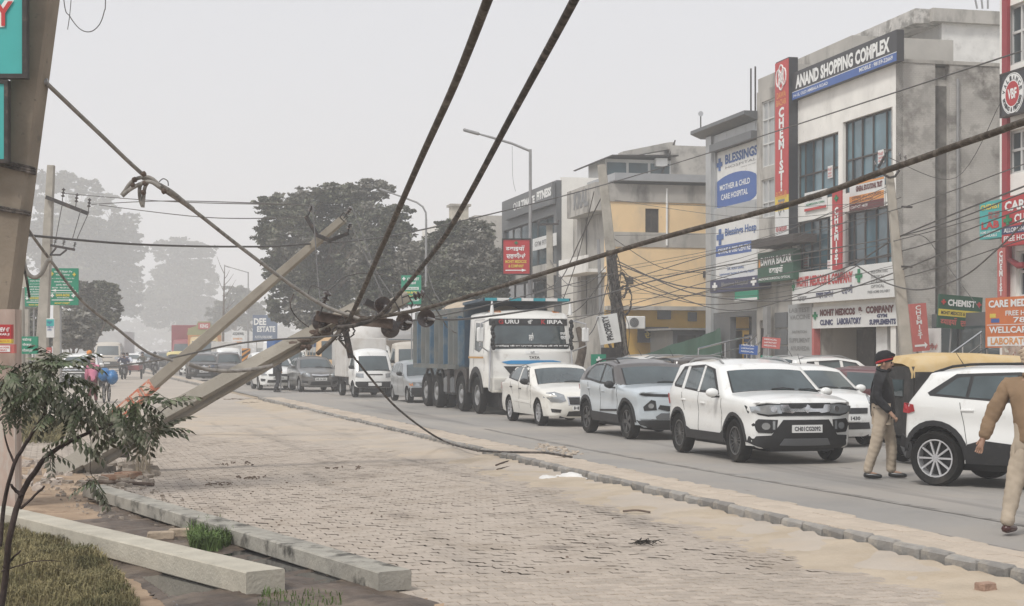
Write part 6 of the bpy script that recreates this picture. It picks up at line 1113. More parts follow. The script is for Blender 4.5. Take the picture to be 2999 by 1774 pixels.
    MB().tube([j['neck']+Vector((.075*math.cos(a)+.0, .085*math.sin(a), .03-.02*math.cos(a))) for a in np.linspace(0, 2*PI, 13)], .022, 6, cap=False).obj('collar', top, o, 60)
    skin('trousers', T_, ET, bottom, o, sub+1 if sub > 1 else sub, fold=.010 if sub > 1 else 0)
    for s in 'lr':
        a = Vector(V['an'+s][:3])-up*.035; b = Vector(V['ft'+s][:3]); d = (b-a).normalized(); skin('shoe', {'a': (*(a-d*.05), .05, .042), 'b': (*a.lerp(b, .5), .054, .046), 'c': (*(b+d*.06), .046, .03)}, [('a', 'b'), ('b', 'c')], shoe, o, 1)
    side = f.cross(up).normalized(); H = j['head']
    for sg in (1, -1): MB().ball(tuple(H+f*.083+side*.031*sg+up*.025), .011, 8, 5).obj('eye', M_HAIR, o, 180); MB().ball(tuple(H+side*.088*sg-f*.005), (.02, .012, .032), 8, 5).obj('ear', sk, o, 180)
    MB().tube([H+f*.088-side*.022-up*.045, H+f*.093-up*.045, H+f*.088+side*.022-up*.045], .006, 5).obj('mouth', mat('lips', (.2, .07, .06), .5), o)
    if beard:
        skin('beard', {'a': (*(H+f*.055-up*.065), .05, .055), 'b': (*(H+f*.06-up*.105), .035), 'c': (*(H+f*.02-up*.06+side*.04), .035), 'd': (*(H+f*.02-up*.06-side*.04), .035)}, [('a', 'b'), ('a', 'c'), ('a', 'd')], hair, o, 1)
        MB().tube([H+f*.09-side*.03-up*.03, H+f*.1-up*.022, H+f*.09+side*.03-up*.03], .008, 5).obj('moustache', hair, o)
    Rm = Matrix.Translation(H) @ Matrix(((f.x, side.x, 0, 0), (f.y, side.y, 0, 0), (0, 0, 1, 0), (0, 0, 0, 1)))
    if turban:
        mb = MB(); n = 16
        for i, (z, r) in enumerate(((.035, .098), (.055, .116), (.085, .122), (.12, .112), (.155, .085), (.178, .045), (.184, .001))):
            mb.add([], [])
        mb.lathe([(.088, .02), (.108, .038), (.118, .075), (.116, .12), (.098, .16), (.058, .188), (.001, .196)], Rm @ Matrix.Translation((-.012, 0, 0)) @ Matrix.Rotation(-.22, 4, 'Y') @ Matrix.Diagonal((1.08, .93, 1, 1)), 18, False); mb.obj('turban', turban, o, 180)
        for q in range(4): MB().tube([Rm @ Matrix.Rotation(-.30+.10*q, 4, 'Y') @ Matrix.Rotation(.08*q, 4, 'X') @ Vector((.112*math.cos(a)-.012, .1*math.sin(a), .052+.028*q)) for a in np.linspace(0, 2*PI, 19)], .017, 6, cap=False).obj('turban_fold', (band if band and q < 2 else turban), o)
    else: MB().lathe([(.094, .0), (.1, .05), (.09, .1), (.06, .14), (.001, .158)], Rm @ Matrix.Translation((-.018, 0, 0)) @ Matrix.Rotation(-.25, 4, 'Y'), 14, False).obj('hair', hair, o, 180)
    return o
STAND = dict(pelvis=(0, 0, .93), chest=(0, 0, 1.32), neck=(.0, 0, 1.46), head=(.02, 0, 1.58), shl=(0, .185, 1.38), shr=(0, -.185, 1.38), ell=(-.02, .24, 1.1), elr=(-.02, -.24, 1.1), wrl=(.06, .25, .87), wrr=(.06, -.25, .87), hipl=(0, .095, .9), hipr=(0, -.095, .9), knl=(.01, .11, .5), knr=(.01, -.11, .5), anl=(-.02, .12, .085), anr=(-.02, -.12, .085), face=(1, 0, 0))
def pose(**k): d = dict(STAND); d.update(k); return d
def heading(px, d, hx, hy): q = P(px, CY, d); return T(q.x, q.y, 0, math.atan2(hy, hx))
# man in black jacket and turban, looking to the right, in profile
person('standing man in a black jacket, khaki trousers and red and black turban', heading(2585, 21.8, .93, -.37), pose(chest=(-.02, 0, 1.34), head=(.05, 0, 1.585), neck=(.0, 0, 1.47), shr=(0, -.19, 1.40), elr=(-.06, -.24, 1.14), wrr=(.14, -.24, .92), ell=(.0, .25, 1.13), wrl=(.1, .22, .9), hipr=(0, -.1, .9), knr=(-.07, -.12, .5), anr=(-.20, -.13, .085), knl=(.1, .12, .5), anl=(.10, .13, .085), face=(1, -.15, -.05)), M_JACK, M_KHAKI, turban=cloth('turban_black', (.02, .02, .022)), band=cloth('turban_red', (.42, .025, .03)), sub=2)
# officer walking out at the right edge, seen from behind
person('officer in a khaki jacket walking at the right edge with one arm swung back', heading(3027, 15.2, .6, .8), pose(head=(.03, 0, 1.60), shl=(0, .24, 1.40), shr=(0, -.24, 1.40), ell=(-.10, .36, 1.12), wrl=(-.18, .42, .88), elr=(.12, -.28, 1.14), wrr=(.3, -.25, 1.02), chest=(.0, 0, 1.34), knl=(-.1, .14, .5), anl=(-.28, .16, .1), knr=(.18, -.1, .52), anr=(.25, -.11, .085)), M_KJACK, M_KHAKI, M_SHOEB, turban=cloth('turban_beige', (.5, .4, .3)), sub=2, scale=1.03)
# woman in pink walking her bicycle with blue bundles
person('woman in a bright pink top and maroon trousers pushing a bicycle', heading(272, 53, -.2, 1), pose(wrr=(.3, -.33, .95), elr=(.12, -.3, 1.12), knr=(.06, -.1, .5), anl=(-.15, .1, .1)), cloth('pink_top', (.75, .26, .38)), cloth('maroon_trousers', (.13, .03, .035)), scale=.88, beard=False, turban=None, hair=cloth('scarf_pale', (.55, .42, .36)), fingers=False)
def ride(k): return pose(pelvis=(-.25, 0, .86), chest=(-.12, 0, 1.22), neck=(-.08, 0, 1.36), head=(-.04, 0, 1.48), shl=(-.1, .19, 1.28), shr=(-.1, -.19, 1.28), ell=(.1, .3, 1.1), elr=(.1, -.3, 1.1), wrl=(.35, .3, 1.05), wrr=(.35, -.3, 1.05), hipl=(-.22, .1, .84), hipr=(-.22, -.1, .84), knl=(.18, .2, .72), knr=(.18, -.2, .72), anl=(.1, .2, .33), anr=(.1, -.2, .33))
def bike(name, label, M, m, group=None, cat='motorcycle'):
    o = thing(name, label, cat, M, group); mot = cat != 'bicycle'; r = .3 if mot else .33; wb = .65 if mot else .53; tw = .05 if mot else .02
    R = Matrix.Rotation(PI/2, 4, 'X')
    for x in (-wb, wb):
        w_ = MB().lathe([(r*.82, -tw), (r, -tw*.6), (r, tw*.6), (r*.82, tw), (r*.82, -tw)], T(x, 0, r) @ R, 20, False).obj('wheel', M_RUB, o)
        mb = MB(); [mb.tube([(x, 0, r), (x+r*.85*math.cos(a), 0, r+r*.85*math.sin(a))], .012, 4) for a in np.linspace(0, 2*PI, 9)[:-1]]; mb.obj('spokes', M_ALLOY, w_)
    mb = MB(); mb.tube([(wb, .0, r), (wb-.2, 0, .85), (wb-.25, 0, 1.0)], .035 if mot else .018, 6); mb.tube([(wb-.3, 0, .75), (-.1, 0, .4), (-wb, 0, r)], .03 if mot else .018, 6); mb.tube([(wb-.28, 0, .8), (-.3, 0, .72), (-wb, 0, r)], .025 if mot else .018, 6); mb.obj('frame', M_DARK, o)
    MB().tube([(wb-.32, -.33, 1.03), (wb-.25, -.12, 1.0), (wb-.25, .12, 1.0), (wb-.32, .33, 1.03)], .016, 6).obj('handlebar', M_DARK, o)
    if mot:
        MB().ball((.12, 0, .82), (.24, .14, .12), 12, 8).obj('fuel_tank', m, o, 60); MB().box((-.65, -.12, .76), (-.05, .12, .84), ch=.03).obj('seat', M_BLACK, o); MB().box((-.15, -.13, .35), (.22, .13, .65), ch=.04).obj('engine', M_GREY, o)
        MB().ball((wb-.12, 0, .9), (.1, .11, .11), 10, 6).obj('headlight', M_LAMPG, o, 60); MB().box((wb-.17, -.04, r*2+.02), (wb+.28, .04, r*2+.05)).obj('mudguard', m, o); MB().tube([(.1, -.12, .35), (-.7, -.16, .4)], .04, 8).obj('exhaust', M_GREY, o)
        for sg in (1, -1): MB().tube([(wb-.3, sg*.25, 1.02), (wb-.32, sg*.3, 1.2)], .01, 4).obj('mirror_stem', M_DARK, o)
    else:
        MB().box((-.32, -.07, .88), (-.08, .07, .93), ch=.02).obj('saddle', M_BLACK, o); MB().box((-.75, -.08, .7), (-.35, .08, .73)).obj('rear_rack', M_DARK, o)
    return o
bike('bicycle', 'old bicycle being pushed by the woman in pink', heading(312, 53.3, -.1, 1), M_DARK, cat='bicycle')
M_BLUEB = mat('blue_polythene', (.03, .16, .38), .3, var=.25, scale=8, bump=.9, bscale=12, dirt=((.35, .5, .65), 9, .62, .68))
for k, (px, z, sx, lab) in enumerate(((306, .82, .2, 'left blue polythene bundle tied to the bicycle'), (328, .74, .2, 'right blue polythene bundle tied to the bicycle'))):
    mb = MB(); mb.ball((0, 0, 0), (sx, .26, .24), 14, 9); rr = random.Random(k); mb.v = [(x*(1+rr.uniform(-.12, .12)), y*(1+rr.uniform(-.1, .1)), z_*(1+rr.uniform(-.12, .12))) for x, y, z_ in mb.v]
    o = mb.obj('bundle', M_BLUEB, None, 180); q = P(px, 1102, 53); o.location = (q.x, 53, z+.12); tag(o, lab, 'bundle')
GB_ = 'motorcyclists riding toward the camera'
for k, (px, d, c, lab, blab) in enumerate(((453, 112, (.03, .03, .035), 'rider in black on the motorcycle nearest the fallen cable', 'motorcycle nearest the fallen cable, ridden toward us'), (417, 118, (.07, .07, .05), 'rider in dark olive on the middle motorcycle', 'middle motorcycle of the three ridden toward us'), (362, 96, (.02, .025, .06), 'rider in navy driving the cart motorcycle', 'motorcycle coupled to a red side cart'))):
    Mh = heading(px, d, .1, -1); bike('motorcycle', blab, Mh, M_DARK, 'motorcycles in the near lane'); person(lab, Mh, ride(0), cloth('jacket_%d' % k, c), cloth('dark_trousers', (.04, .04, .045)), fingers=False, beard=False, turban=cloth('helmet_dark', (.03, .03, .03)) if k != 2 else None, group=GB_)
person('pillion rider in white and blue behind the navy rider', heading(372, 97, .1, -1), ride(0), cloth('white_shirt', (.6, .62, .68)), cloth('blue_trousers', (.08, .12, .2)), fingers=False, beard=False)
o = thing('side_cart', 'red low side cart coupled to the navy rider\'s motorcycle', 'cart', heading(385, 97, .1, -1)); MB().box((-.9, -.45, .55), (.6, .55, .62)).obj('bed', M_PANELD, o); MB().box((.6, -.45, .55), (.64, .55, .85)).obj('board', paint('cart_red', (.25, .06, .06)), o); MB().box((-.9, .52, .55), (.6, .56, .85)).obj('board', paint('cart_red', (.25, .06, .06)), o)
MB().lathe([(.2, -.04), (.3, -.03), (.3, .03), (.2, .04), (.2, -.04)], T(0, .6, .3) @ Matrix.Rotation(PI/2, 4, 'X'), 16, False).obj('wheel', M_RUB, o)
person('man in a dark jacket with an orange turban beyond the woman in pink', heading(262, 72, .3, 1), pose(), cloth('jacket_9', (.03, .03, .035)), cloth('dark_trousers', (.04, .04, .045)), fingers=False, turban=cloth('turban_orange', (.7, .25, .05)), beard=False)
person('man in dark clothes standing behind the hazard marker', heading(556, 104, 0, -1), pose(), cloth('jacket_7', (.04, .035, .035)), cloth('dark_trousers', (.04, .04, .045)), fingers=False, beard=False)
person('person in black beside the grey plate on the median nose', heading(812, 66, .6, .5), pose(knl=(.1, .11, .5), anl=(.05, .12, .09), anr=(-.2, -.1, .1)), cloth('jacket_9', (.03, .03, .035)), cloth('dark_trousers', (.04, .04, .045)), fingers=False, beard=False)
o = bike('motorcycle', 'motorcycle half hidden behind the hazard marker board', heading(700, 88, .4, -1), M_DARK)
for k, (px, hx) in enumerate(((1685, .6), (1702, -.2), (1722, .9))): bike('motorcycle', ['parked black motorcycle nearest the truck mirror', 'parked black motorcycle between two others by the tree stump', 'parked motorcycle beside the small green chemist board'][k], heading(px, 48.5+k, hx, -1), M_BLACK, 'motorcycles parked beside the dump truck')
# ================= POLES, CROSSARMS, INSULATORS, CABLES =================
def axisM(a, b, ref=Vector((0, 0, 1))):                  # local z from a to b, local y as near to ref as can be
    a, b = Vector(a), Vector(b); z = (b-a).normalized(); x = ref.cross(z)
    x = x.normalized() if x.length > 1e-4 else Vector((1, 0, 0)); y = z.cross(x)
    return Matrix(((x.x, y.x, z.x, a.x), (x.y, y.y, z.y, a.y), (x.z, y.z, z.z, a.z), (0, 0, 0, 1)))
def girder(mb, L_, w0, h0, w1, h1, n=14, fl=.3, rough=.003, M=None):
    """tapered precast concrete pole, H-shaped: width along x, depth along y, channels cut into the two wide faces"""
    vs = []; rr = random.Random(5)
    for i in range(n+1):
        t = i/n; w_, h = w0+(w1-w0)*t, h0+(h1-h0)*t; a, c = w_/2, h/2; d = a*.42
        for x, y in ((-a, -c), (a, -c), (a, -c+fl*h), (a-d, -c+fl*h+.02), (a-d, c-fl*h-.02), (a, c-fl*h), (a, c), (-a, c), (-a, c-fl*h), (-a+d, c-fl*h-.02), (-a+d, -c+fl*h+.02), (-a, -c+fl*h)):
            vs.append(Vector((x+rr.uniform(-rough, rough), y+rr.uniform(-rough, rough), L_*t)))
    k = 12; fs = [(i*k+j, i*k+(j+1) % k, (i+1)*k+(j+1) % k, (i+1)*k+j) for i in range(n) for j in range(k)]+[tuple(range(k-1, -1, -1)), tuple(range(n*k, n*k+k))]
    if M is not None: vs = [M @ v for v in vs]
    mb.add(vs, fs); return mb
def rpole(mb, L_, w0, h0, w1, h1, n=16, rough=.002, ch=.02, M=None, seed=1):    # tapered rectangular pole with worn edges
    rr = random.Random(seed); vs = []
    for i in range(n+1):
        t = i/n; a, c = (w0+(w1-w0)*t)/2, (h0+(h1-h0)*t)/2
        for x, y in ((-a+ch, -c), (a-ch, -c), (a, -c+ch), (a, c-ch), (a-ch, c), (-a+ch, c), (-a, c-ch), (-a, -c+ch)): vs.append(Vector((x+rr.uniform(-rough, rough), y+rr.uniform(-rough, rough), L_*t)))
    k = 8; fs = [(i*k+j, i*k+(j+1) % k, (i+1)*k+(j+1) % k, (i+1)*k+j) for i in range(n) for j in range(k)]+[tuple(range(k-1, -1, -1)), tuple(range(n*k, n*k+k))]
    if M is not None: vs = [M @ v for v in vs]
    mb.add(vs, fs); return mb
M_INS = mat('insulator_brown', (.035, .022, .018), .18, var=.2, scale=8, coat=.5, dirt=((.16, .13, .11), 8, .55, .7))
def pin_insulator(par, a, b, r=.07, name='insulator'):
    a, b = Vector(a), Vector(b); L_ = (b-a).length; M = axisM(a, b)
    MB().lathe([(.012, 0), (.012, L_*.45)], M, 6).obj('insulator_pin', M_DARK, par)
    z0 = L_*.4; d = (L_-z0)/3; pr = []
    for i in range(3): pr += [(r*.35, z0+d*i), (r, z0+d*(i+.25)), (r*.9, z0+d*(i+.5)), (r*.35, z0+d*(i+.7))]
    pr.append((.001, L_)); MB().lathe(pr, M, 14).obj(name, M_INS, par, 40)
def disc(mb, M, r=.135):
    mb.lathe([(.02, -.09), (.045, -.08), (.045, -.02), (r*.6, 0), (r, .035), (r*1.0, .05), (r*.82, .045), (r*.8, .06), (r*.62, .05), (r*.6, .065), (r*.42, .055), (r*.4, .07), (.025, .06), (.02, .13)], M, 22)

# ---- the great leaning pole at the left edge
A, B = P(-80, 1500, 18), P(141, -160, 18); A = A+(A-B).normalized()*.0; A.z = 0
o = thing('concrete_pole', 'massive tapering brown concrete pole leaning at the left edge, bound with cables', 'pole', T(A)); L_ = (B-A).length
mb = MB(); rpole(mb, L_, .37, .37, .34, .34, ch=.03, M=T(-A) @ axisM(A, B, Vector((0, -1, .1))), seed=4); mb.obj('shaft', mat('concrete_brown', (.24, .20, .155), .88, var=.14, scale=2.2, bump=.45, bscale=22, dirt=[((.12, .1, .08), 6, .62, .7), ((.3, .26, .21), 1.5, .5, .8)]), o)
for (y, dz, n_) in ((505, .05, 3), (632, .03, 2)):
    t = (1500-y)/1660; c = A.lerp(B, t)-A; w_ = .185-.01*t
    for k in range(n_): MB().tube(spline([c+Vector((-w_-.01, .0, dz+.03*k+.03)), c+Vector((-w_-.01, -w_-.015, .03*k+.04)), c+Vector((w_+.01, -w_-.015, -dz+.03*k)), c+Vector((w_+.02, .0, -dz+.03*k)), c+Vector((0, w_+.02, .03*k)), c+Vector((-w_-.01, .0, dz+.03*k+.03))], 3), .014, 6).obj('cable_tie', M_CABLE, o)
c = P(136, 243, 18)-A; MB().tube([c+Vector((-.1, 0, 0)), c+Vector((.02, 0, .02))], .035, 8).obj('eye_bolt', M_GREY, o)
pa = A.lerp(B, .0)
# clinic signs fixed on it
M0 = Matrix(((1, 0, 0, 0), (0, 0, -1, 0), (0, 1, 0, 0), (0, 0, 0, 1)))
def fsign(name, label, xl, yt, yb, xr, d, face, items, yaw=0.0, **k):
    q = P(xl, yb, d); s_ = d/FPX; return sign(name, label, k.pop('cat', 'sign'), Matrix.Translation(q) @ Matrix.Rotation(yaw, 4, 'Z') @ M0, (xr-xl)*s_, (yb-yt)*s_, face, items, **k)
yb_ = fsign('clinic_sign', 'large teal sign with a red letter Y edged in white beside the leaning pole', -560, -160, 216, 66, 17.6, S_TEAL, [('PHARMACY', .262, .36, .70, .215, L_W, .09)], frame=M_DARK)
lettering('PHARMACY', yb_, L_R, .267*626*17.6/FPX, .369*376*17.6/FPX, .69*626*17.6/FPX, .197*376*17.6/FPX, .02, .02)
fsign('clinic_sign', 'smaller teal sign hung under the larger one beside the leaning pole', -330, 245, 466, 13, 17.6, S_TEAL, [('LAB TEST', .1, .4, .7, .3, L_W, .04)], frame=M_DARK)
tag(MB().tube([P(14, 215, 17.7), P(14, 250, 17.7)], .03, 6).obj('sign_bracket', M_DARK), 'short dark bracket joining the two teal signs', 'bracket')

# ---- the broken pole lying across the road edge
A, B = P(232, 1362, 22.6), P(1046, 905, 24.2); o = thing('fallen_pole', 'large fallen concrete electricity pole propped diagonally above rubble', 'pole', T(Vector((A.x, A.y, 0))))
base = Vector((A.x, A.y, 0)); mb = MB(); L_ = (B-A).length
FM = T(-base) @ axisM(A-(B-A).normalized()*.42, B, Vector((0, -.72, .69)))
M_POLE = mat('pole_concrete', (.30, .272, .228), .88, var=.13, scale=2.2, bump=.4, bscale=26, dirt=[((.25, .225, .185), 1.8, .5, .75), ((.14, .125, .105), 7, .62, .75)])
mb = MB(); girder(mb, L_+.42, .295, .28, .175, .175, 20, .27, .003, FM); mb.obj('shaft', M_POLE, o)
DV = (B-A).normalized()
def onp(px, py, d): return P(px, py, d)-base
# double channel crossarm with steel plates
a_, b_ = onp(925, 924, 23.7), onp(1152, 948, 23.9)
for (q0, q1, nm) in ((onp(925, 924, 23.75), onp(1020, 941, 23.8), 'crossarm'), (onp(1015, 936, 24.0), onp(1150, 948, 24.0), 'crossarm')):
    M = axisM(q0, q1); L_ = (q1-q0).length; mb = MB()
    mb.box((-.02, -.075, 0), (.02, .075, L_), M); mb.box((-.07, .06, 0), (.02, .075, L_), M); mb.box((-.07, -.075, 0), (.02, -.06, L_), M); mb.obj(nm, M_RUST, o)
for (x, y, r, d) in ((942, 943, .15, 23.9), (1143, 962, .15, 24.2)): MB().lathe([(.03, -.1), (.06, -.08), (r*.8, -.03), (r, 0), (r*.96, .02), (.05, .03), (.03, .08)], T(onp(x, y, d)) @ Matrix.Rotation(PI/2, 4, 'X') @ Matrix.Rotation(.3, 4, 'Y'), 22).obj('disc_insulator', M_INS, o, 40)
for (x, y, d, ry) in ((1120, 895, 23.4, .3), (1187, 942, 23.6, -.3), (1250, 932, 23.2, -.15)):
    M = T(onp(x, y, d)) @ Matrix.Rotation(PI/2, 4, 'X') @ Matrix.Rotation(ry, 4, 'Y'); mb = MB(); disc(mb, M, .135); mb.obj('disc_insulator', M_INS, o, 40)
    MB().tube([onp(x, y, d), onp(x+22, y+3, d-.25)], [.03, .015], 7).obj('clamp', M_ALLOY, o)
for p0, p1 in (((935, 925, 23.7), (962, 850, 23.6)), ((1190, 875, 23.8), (1245, 858, 23.7))): pin_insulator(o, onp(*p0), onp(*p1), .065)
mb = MB(); M = axisM(onp(1010, 960, 23.6), onp(1028, 1048, 23.5)); mb.box((-.045, -.02, 0), (.045, .02, (onp(1010, 960, 23.6)-onp(1028, 1048, 23.5)).length), M); mb.obj('hanging_bracket', M_DARK, o)
mb = MB(); M = axisM(onp(1068, 882, 23.9), onp(1125, 910, 24.0)); mb.box((-.06, -.05, 0), (.06, .05, .36), M); mb.obj('steel_bracket', M_DARK, o)
mb = MB(); q0, q1 = onp(1130, 905, 23.7), onp(1195, 868, 23.8); rpole(mb, (q1-q0).length, .2, .2, .16, .16, 4, .012, .03, axisM(q0, q1), 8); mb.obj('pole_tip', M_POLE, o)
for (x, y) in ((1150, 905), (1188, 885)): MB().tube([onp(x-10, y-14, 23.6), onp(x+8, y-20, 23.6), onp(x+20, y+2, 23.6), onp(x+16, y+14, 23.7)], .012, 5).obj('band', M_DARK, o)
mb = MB(); rr = random.Random(2)                        # tangle of clamps and tie wire where the cables are lashed
for k in range(9):
    c = onp(1005+rr.uniform(-20, 20), 940+rr.uniform(-15, 40), 23.55); pts = [c+Vector((.09*math.cos(q)*rr.uniform(.6, 1.2), -.05, .11*math.sin(q))) for q in np.linspace(0, 2*PI*rr.uniform(.6, 1), 10)]; mb.tube(pts, .012, 5)
tag(mb.obj('tie_wires', M_CABLE, o), kind='stuff')
mb = MB(); rr = random.Random(12)
for k in range(26):
    t = rr.uniform(.78, .96); c = A.lerp(B, t)-base+Vector((rr.uniform(-.1, .1), -.12, rr.uniform(-.16, .02))); mb.ball(c, (rr.uniform(.03, .09), .04, rr.uniform(.02, .06)), 6, 4)
tag(mb.obj('broken_concrete', M_RUST, o), kind='stuff')
# broken steel-edged foot
MB().box((-.17, -.2, -.05), (.17, .14, .25), FM @ Matrix.Translation((0, 0, .5)) ).obj('foot_block', M_POLE, o)

# ---- the thinner pole fallen behind it
A, B = P(285, 1268, 33), P(1006, 640, 30); base = Vector((A.x, A.y, 0)); o = thing('fallen_pole', 'slimmer fallen concrete pole with a red painted band and bent V crossarm', 'pole', T(base))
M = T(-base) @ axisM(A, B, Vector((0, -1, .2))); L_ = (B-A).length; mb = MB(); rpole(mb, L_, .25, .21, .135, .13, 18, .003, .012, M, 6); mb.obj('shaft', M_POLE, o)
M_REDB = mat('red_paint_worn', (.55, .17, .10), .85, var=.15, scale=5, dirt=[((.62, .45, .36), 9, .5, .62)])
t0, t1 = .08, .245
mb = MB(); pass
for k, (u0, u1) in enumerate(((.085, .16), (.165, .205), (.21, .25))):
    ww = .25-.115*(u0+u1)/2; hh = .21-.08*(u0+u1)/2; MB().box((-ww/2-.006, -hh/2-.006, L_*u0), (ww/2+.006, hh/2+.006, L_*u1), M).obj('painted_band', M_REDB, o)
    mb = MB(); rr = random.Random(k)
    for j in range(5): x = -ww/2+.03+j*(ww-.06)/5; mb.box((x, hh/2+.0062, L_*u0+.05), (x+.03, hh/2+.009, L_*u1-.05*rr.random()-.04), M)
    tag(mb.obj('painted_lettering', mat('faded_letters', (.66, .55, .46), .9), o), kind='stuff')
pts = [onp(898, 636, 30), onp(929, 688, 30), onp(965, 704, 29.8), onp(1018, 682, 29.9)]; pts = [P(898, 636, 30)-base, P(929, 688, 29.9)-base, P(965, 704, 29.7)-base, P(1018, 684, 29.8)-base]
mb = MB()
for q0, q1 in zip(pts, pts[1:]): Mx = axisM(q0, q1); mb.box((-.03, -.035, -.02), (.03, .035, (q1-q0).length+.02), Mx)
mb.obj('crossarm', M_DARK, o)
for p0, p1 in (((902, 632, 30), (916, 600, 30)), ((1006, 640, 29.9), (1030, 606, 29.9)), ((1018, 684, 29.8), (1026, 652, 29.8))): pin_insulator(o, P(*p0)-base, P(*p1)-base, .06)
mb = MB(); q = [P(995, 636, 29.8), P(1006, 622, 29.8), P(1018, 636, 29.8), P(1008, 648, 29.8), P(995, 636, 29.8)]; mb.tube([v-base for v in q], .012, 5); mb.obj('top_band', M_DARK, o)

# ---- the two poles lying on the ground in front
def lying(label, near, far, w_, h, lift0, lift1, m, seed, yaw=0):
    a, b = Vector((near[0], near[1], lift0+h/2)), Vector((far[0], far[1], lift1+h/2)); base = Vector((a.x, a.y, 0))
    o = thing('lying_pole', label, 'pole', T(base)); M = T(-base) @ axisM(a, b, Vector((0, 0, 1))); mb = MB(); rpole(mb, (b-a).length, w_, h, w_*.9, h*.92, 14, .0012, .010, M, seed)
    mb.obj('shaft', m, o); return o, M
n0, f0 = G(707, 1752, .02), G(30, 1522, .02)
n0 = Vector((-1.78, 11.35, 0)); f0 = Vector((-5.25, 15.9, 0))
lying('pale concrete pole lying on the muddy verge next to the grass', n0, f0, .315, .175, .015, .03, M_CONCL, 21)
n1 = Vector((-.86, 11.55, 0)); f1 = Vector((-4.95, 18.55, 0))
lying('weathered stained concrete pole lying along the edge of the paving', n1, f1, .27, .145, .012, .05, M_CONCW, 22)

# ---- utility poles standing
def crossarm(o, c, ax, L_, m=M_DARK, ins=3, up=.22, th=.04):
    ax = Vector(ax).normalized(); a, b = c-ax*L_/2, c+ax*L_/2; M = axisM(a, b); mb = MB(); mb.box((-th, -th, 0), (th, th, L_), M); mb.obj('crossarm', m, o)
    for i in range(ins):
        p = a.lerp(b, .06+.88*i/max(ins-1, 1)); pin_insulator(o, p, p+Vector((0, 0, up)), .045)
def upole(label, px, ytop, d, w0=.3, w1=.2, lean=(0, 0), M_=None, depth=.22, z0=0):
    q = P(px, ytop, d); b_ = Vector((q.x-lean[0], q.y-lean[1], z0)); o = thing('utility_pole', label, 'utility pole', T(b_)); mb = MB()
    rpole(mb, (q-b_).length, w0, depth*1.2, w1, depth*.8, 10, .004, .02, T(-b_) @ axisM(b_, q, Vector((0, 1, 0))), int(px)); mb.obj('shaft', M_ or M_CONC, o); return o, b_, q
o, b_, q = upole('grey utility pole with two crossarms in front of the green direction boards', 150, 484, 45, .36, .2, (.35, 0))
def arm2(o, b_, p0, p1, ins, up=.25, th=.045):
    a, b = P(*p0)-b_, P(*p1)-b_; M = axisM(a, b); mb = MB(); mb.box((-th, -th, 0), (th, th, (b-a).length), M); mb.obj('crossarm', M_DARK, o)
    for t in ins: c = a.lerp(b, t); pin_insulator(o, c, c+Vector((.05, 0, up)), .055)
arm2(o, b_, (135, 577, 44.8), (258, 625, 44.8), (.38, .7, 1.0), .45, .055); arm2(o, b_, (148, 718, 44.8), (219, 731, 44.8), (.15, .5, .95), .22, .035)
mb = MB(); mb.tube([P(146, 748, 44.8)-b_, P(166, 722, 44.8)-b_], .03, 5); mb.tube([P(146, 746, 44.8)-b_, P(176, 746, 44.8)-b_, P(195, 731, 44.8)-b_], .03, 5); mb.obj('arm_brace', M_DARK, o)
for k, (x0, y0, x1, y1) in enumerate(((182, 600, 162, 705), (238, 610, 212, 700), (260, 622, 225, 700))): MB().tube([P(x0, y0, 44.6)-b_, P(x1, y1, 44.6)-b_], .014, 4).obj('jumper_wire', M_WIRE, o)
upole('pale weathered pole stump near the red temple board', 56, 843, 40, .30, .24, (.0, 0)); upole('thin far pole between the two green direction boards', 78, 905, 60, .2, .18)
upole('pale pole just right of the small poster board', 168, 885, 52, .28, .22)
MB().box((-.4, -.4, 0), (.4, .4, 1.0)).obj('x', M_CONC).name = 'poster_pillar'
pl_ = bpy.data.objects['poster_pillar']; q = P(0, 905, 17.6); pl_.scale = (.52, .3, q.z); pl_.location = (q.x-.05, 17.75, 0); tag(pl_, 'pinkish plastered pillar behind the foot of the leaning pole', 'pillar'); pl_.data.materials[0] = mat('pink_plaster', (.42, .33, .28), .9, var=.2, scale=3, dirt=((.5, .45, .4), 4, .5, .6))
# boards on the left
GB = [('ਸਰਕਾਰੀ ਸੈਂਟਰਲ ਲੈਬ', .2, .88, .6, .06, L_W), ('कोर्टरोड, जीरकपुर', .26, .79, .46, .055, L_W), ('ਪਤਾ : ਸ਼ਾਪ ਨੰ 14-15 ਅੰਬਾਲਾ ਰੋਡ', .12, .7, .76, .04, L_W), ('सरकारी सस्ता इलाज', .2, .6, .6, .06, L_W), ('ढकोली, ਜੀਰਕਪੁਰ', .26, .52, .46, .055, L_W), ('MOB : 98159-22669', .14, .45, .7, .04, L_W), ('<', .08, .36, .84, .075, L_W), ('DAWA BAZAR', .26, .235, .46, .07, L_Y, .04), ('MOHIT MEDICOS', .3, .185, .4, .03, L_W), ('>', .12, .1, .74, .075, L_W), ('MOHIT STREET', .22, .025, .5, .05, L_Y, .03), ('+', .08, .8, .1, .1, L_Y), ('+', .82, .78, .1, .1, L_Y), ('+', .08, .21, .12, .1, L_W), ('+', .78, .21, .12, .1, L_W)]
o = fsign('direction_board', 'full green direction board with white arrows right of the utility pole', 141, 785, 893, 228, 47, S_GREEN, GB, yaw=.06, frame=None, bands=[(0, .325, 1, .012, L_W)], posts=[(Vector((.35, -.0, -.1)), Vector((.35, -3.15, -.1)))])
o = fsign('direction_board', 'green direction board partly hidden behind the utility pole', 70, 806, 897, 136, 52, S_GREEN, GB, yaw=.06, bands=[(0, .325, 1, .012, L_W)], posts=[(Vector((.3, -.0, -.1)), Vector((.3, -3.2, -.1)))])
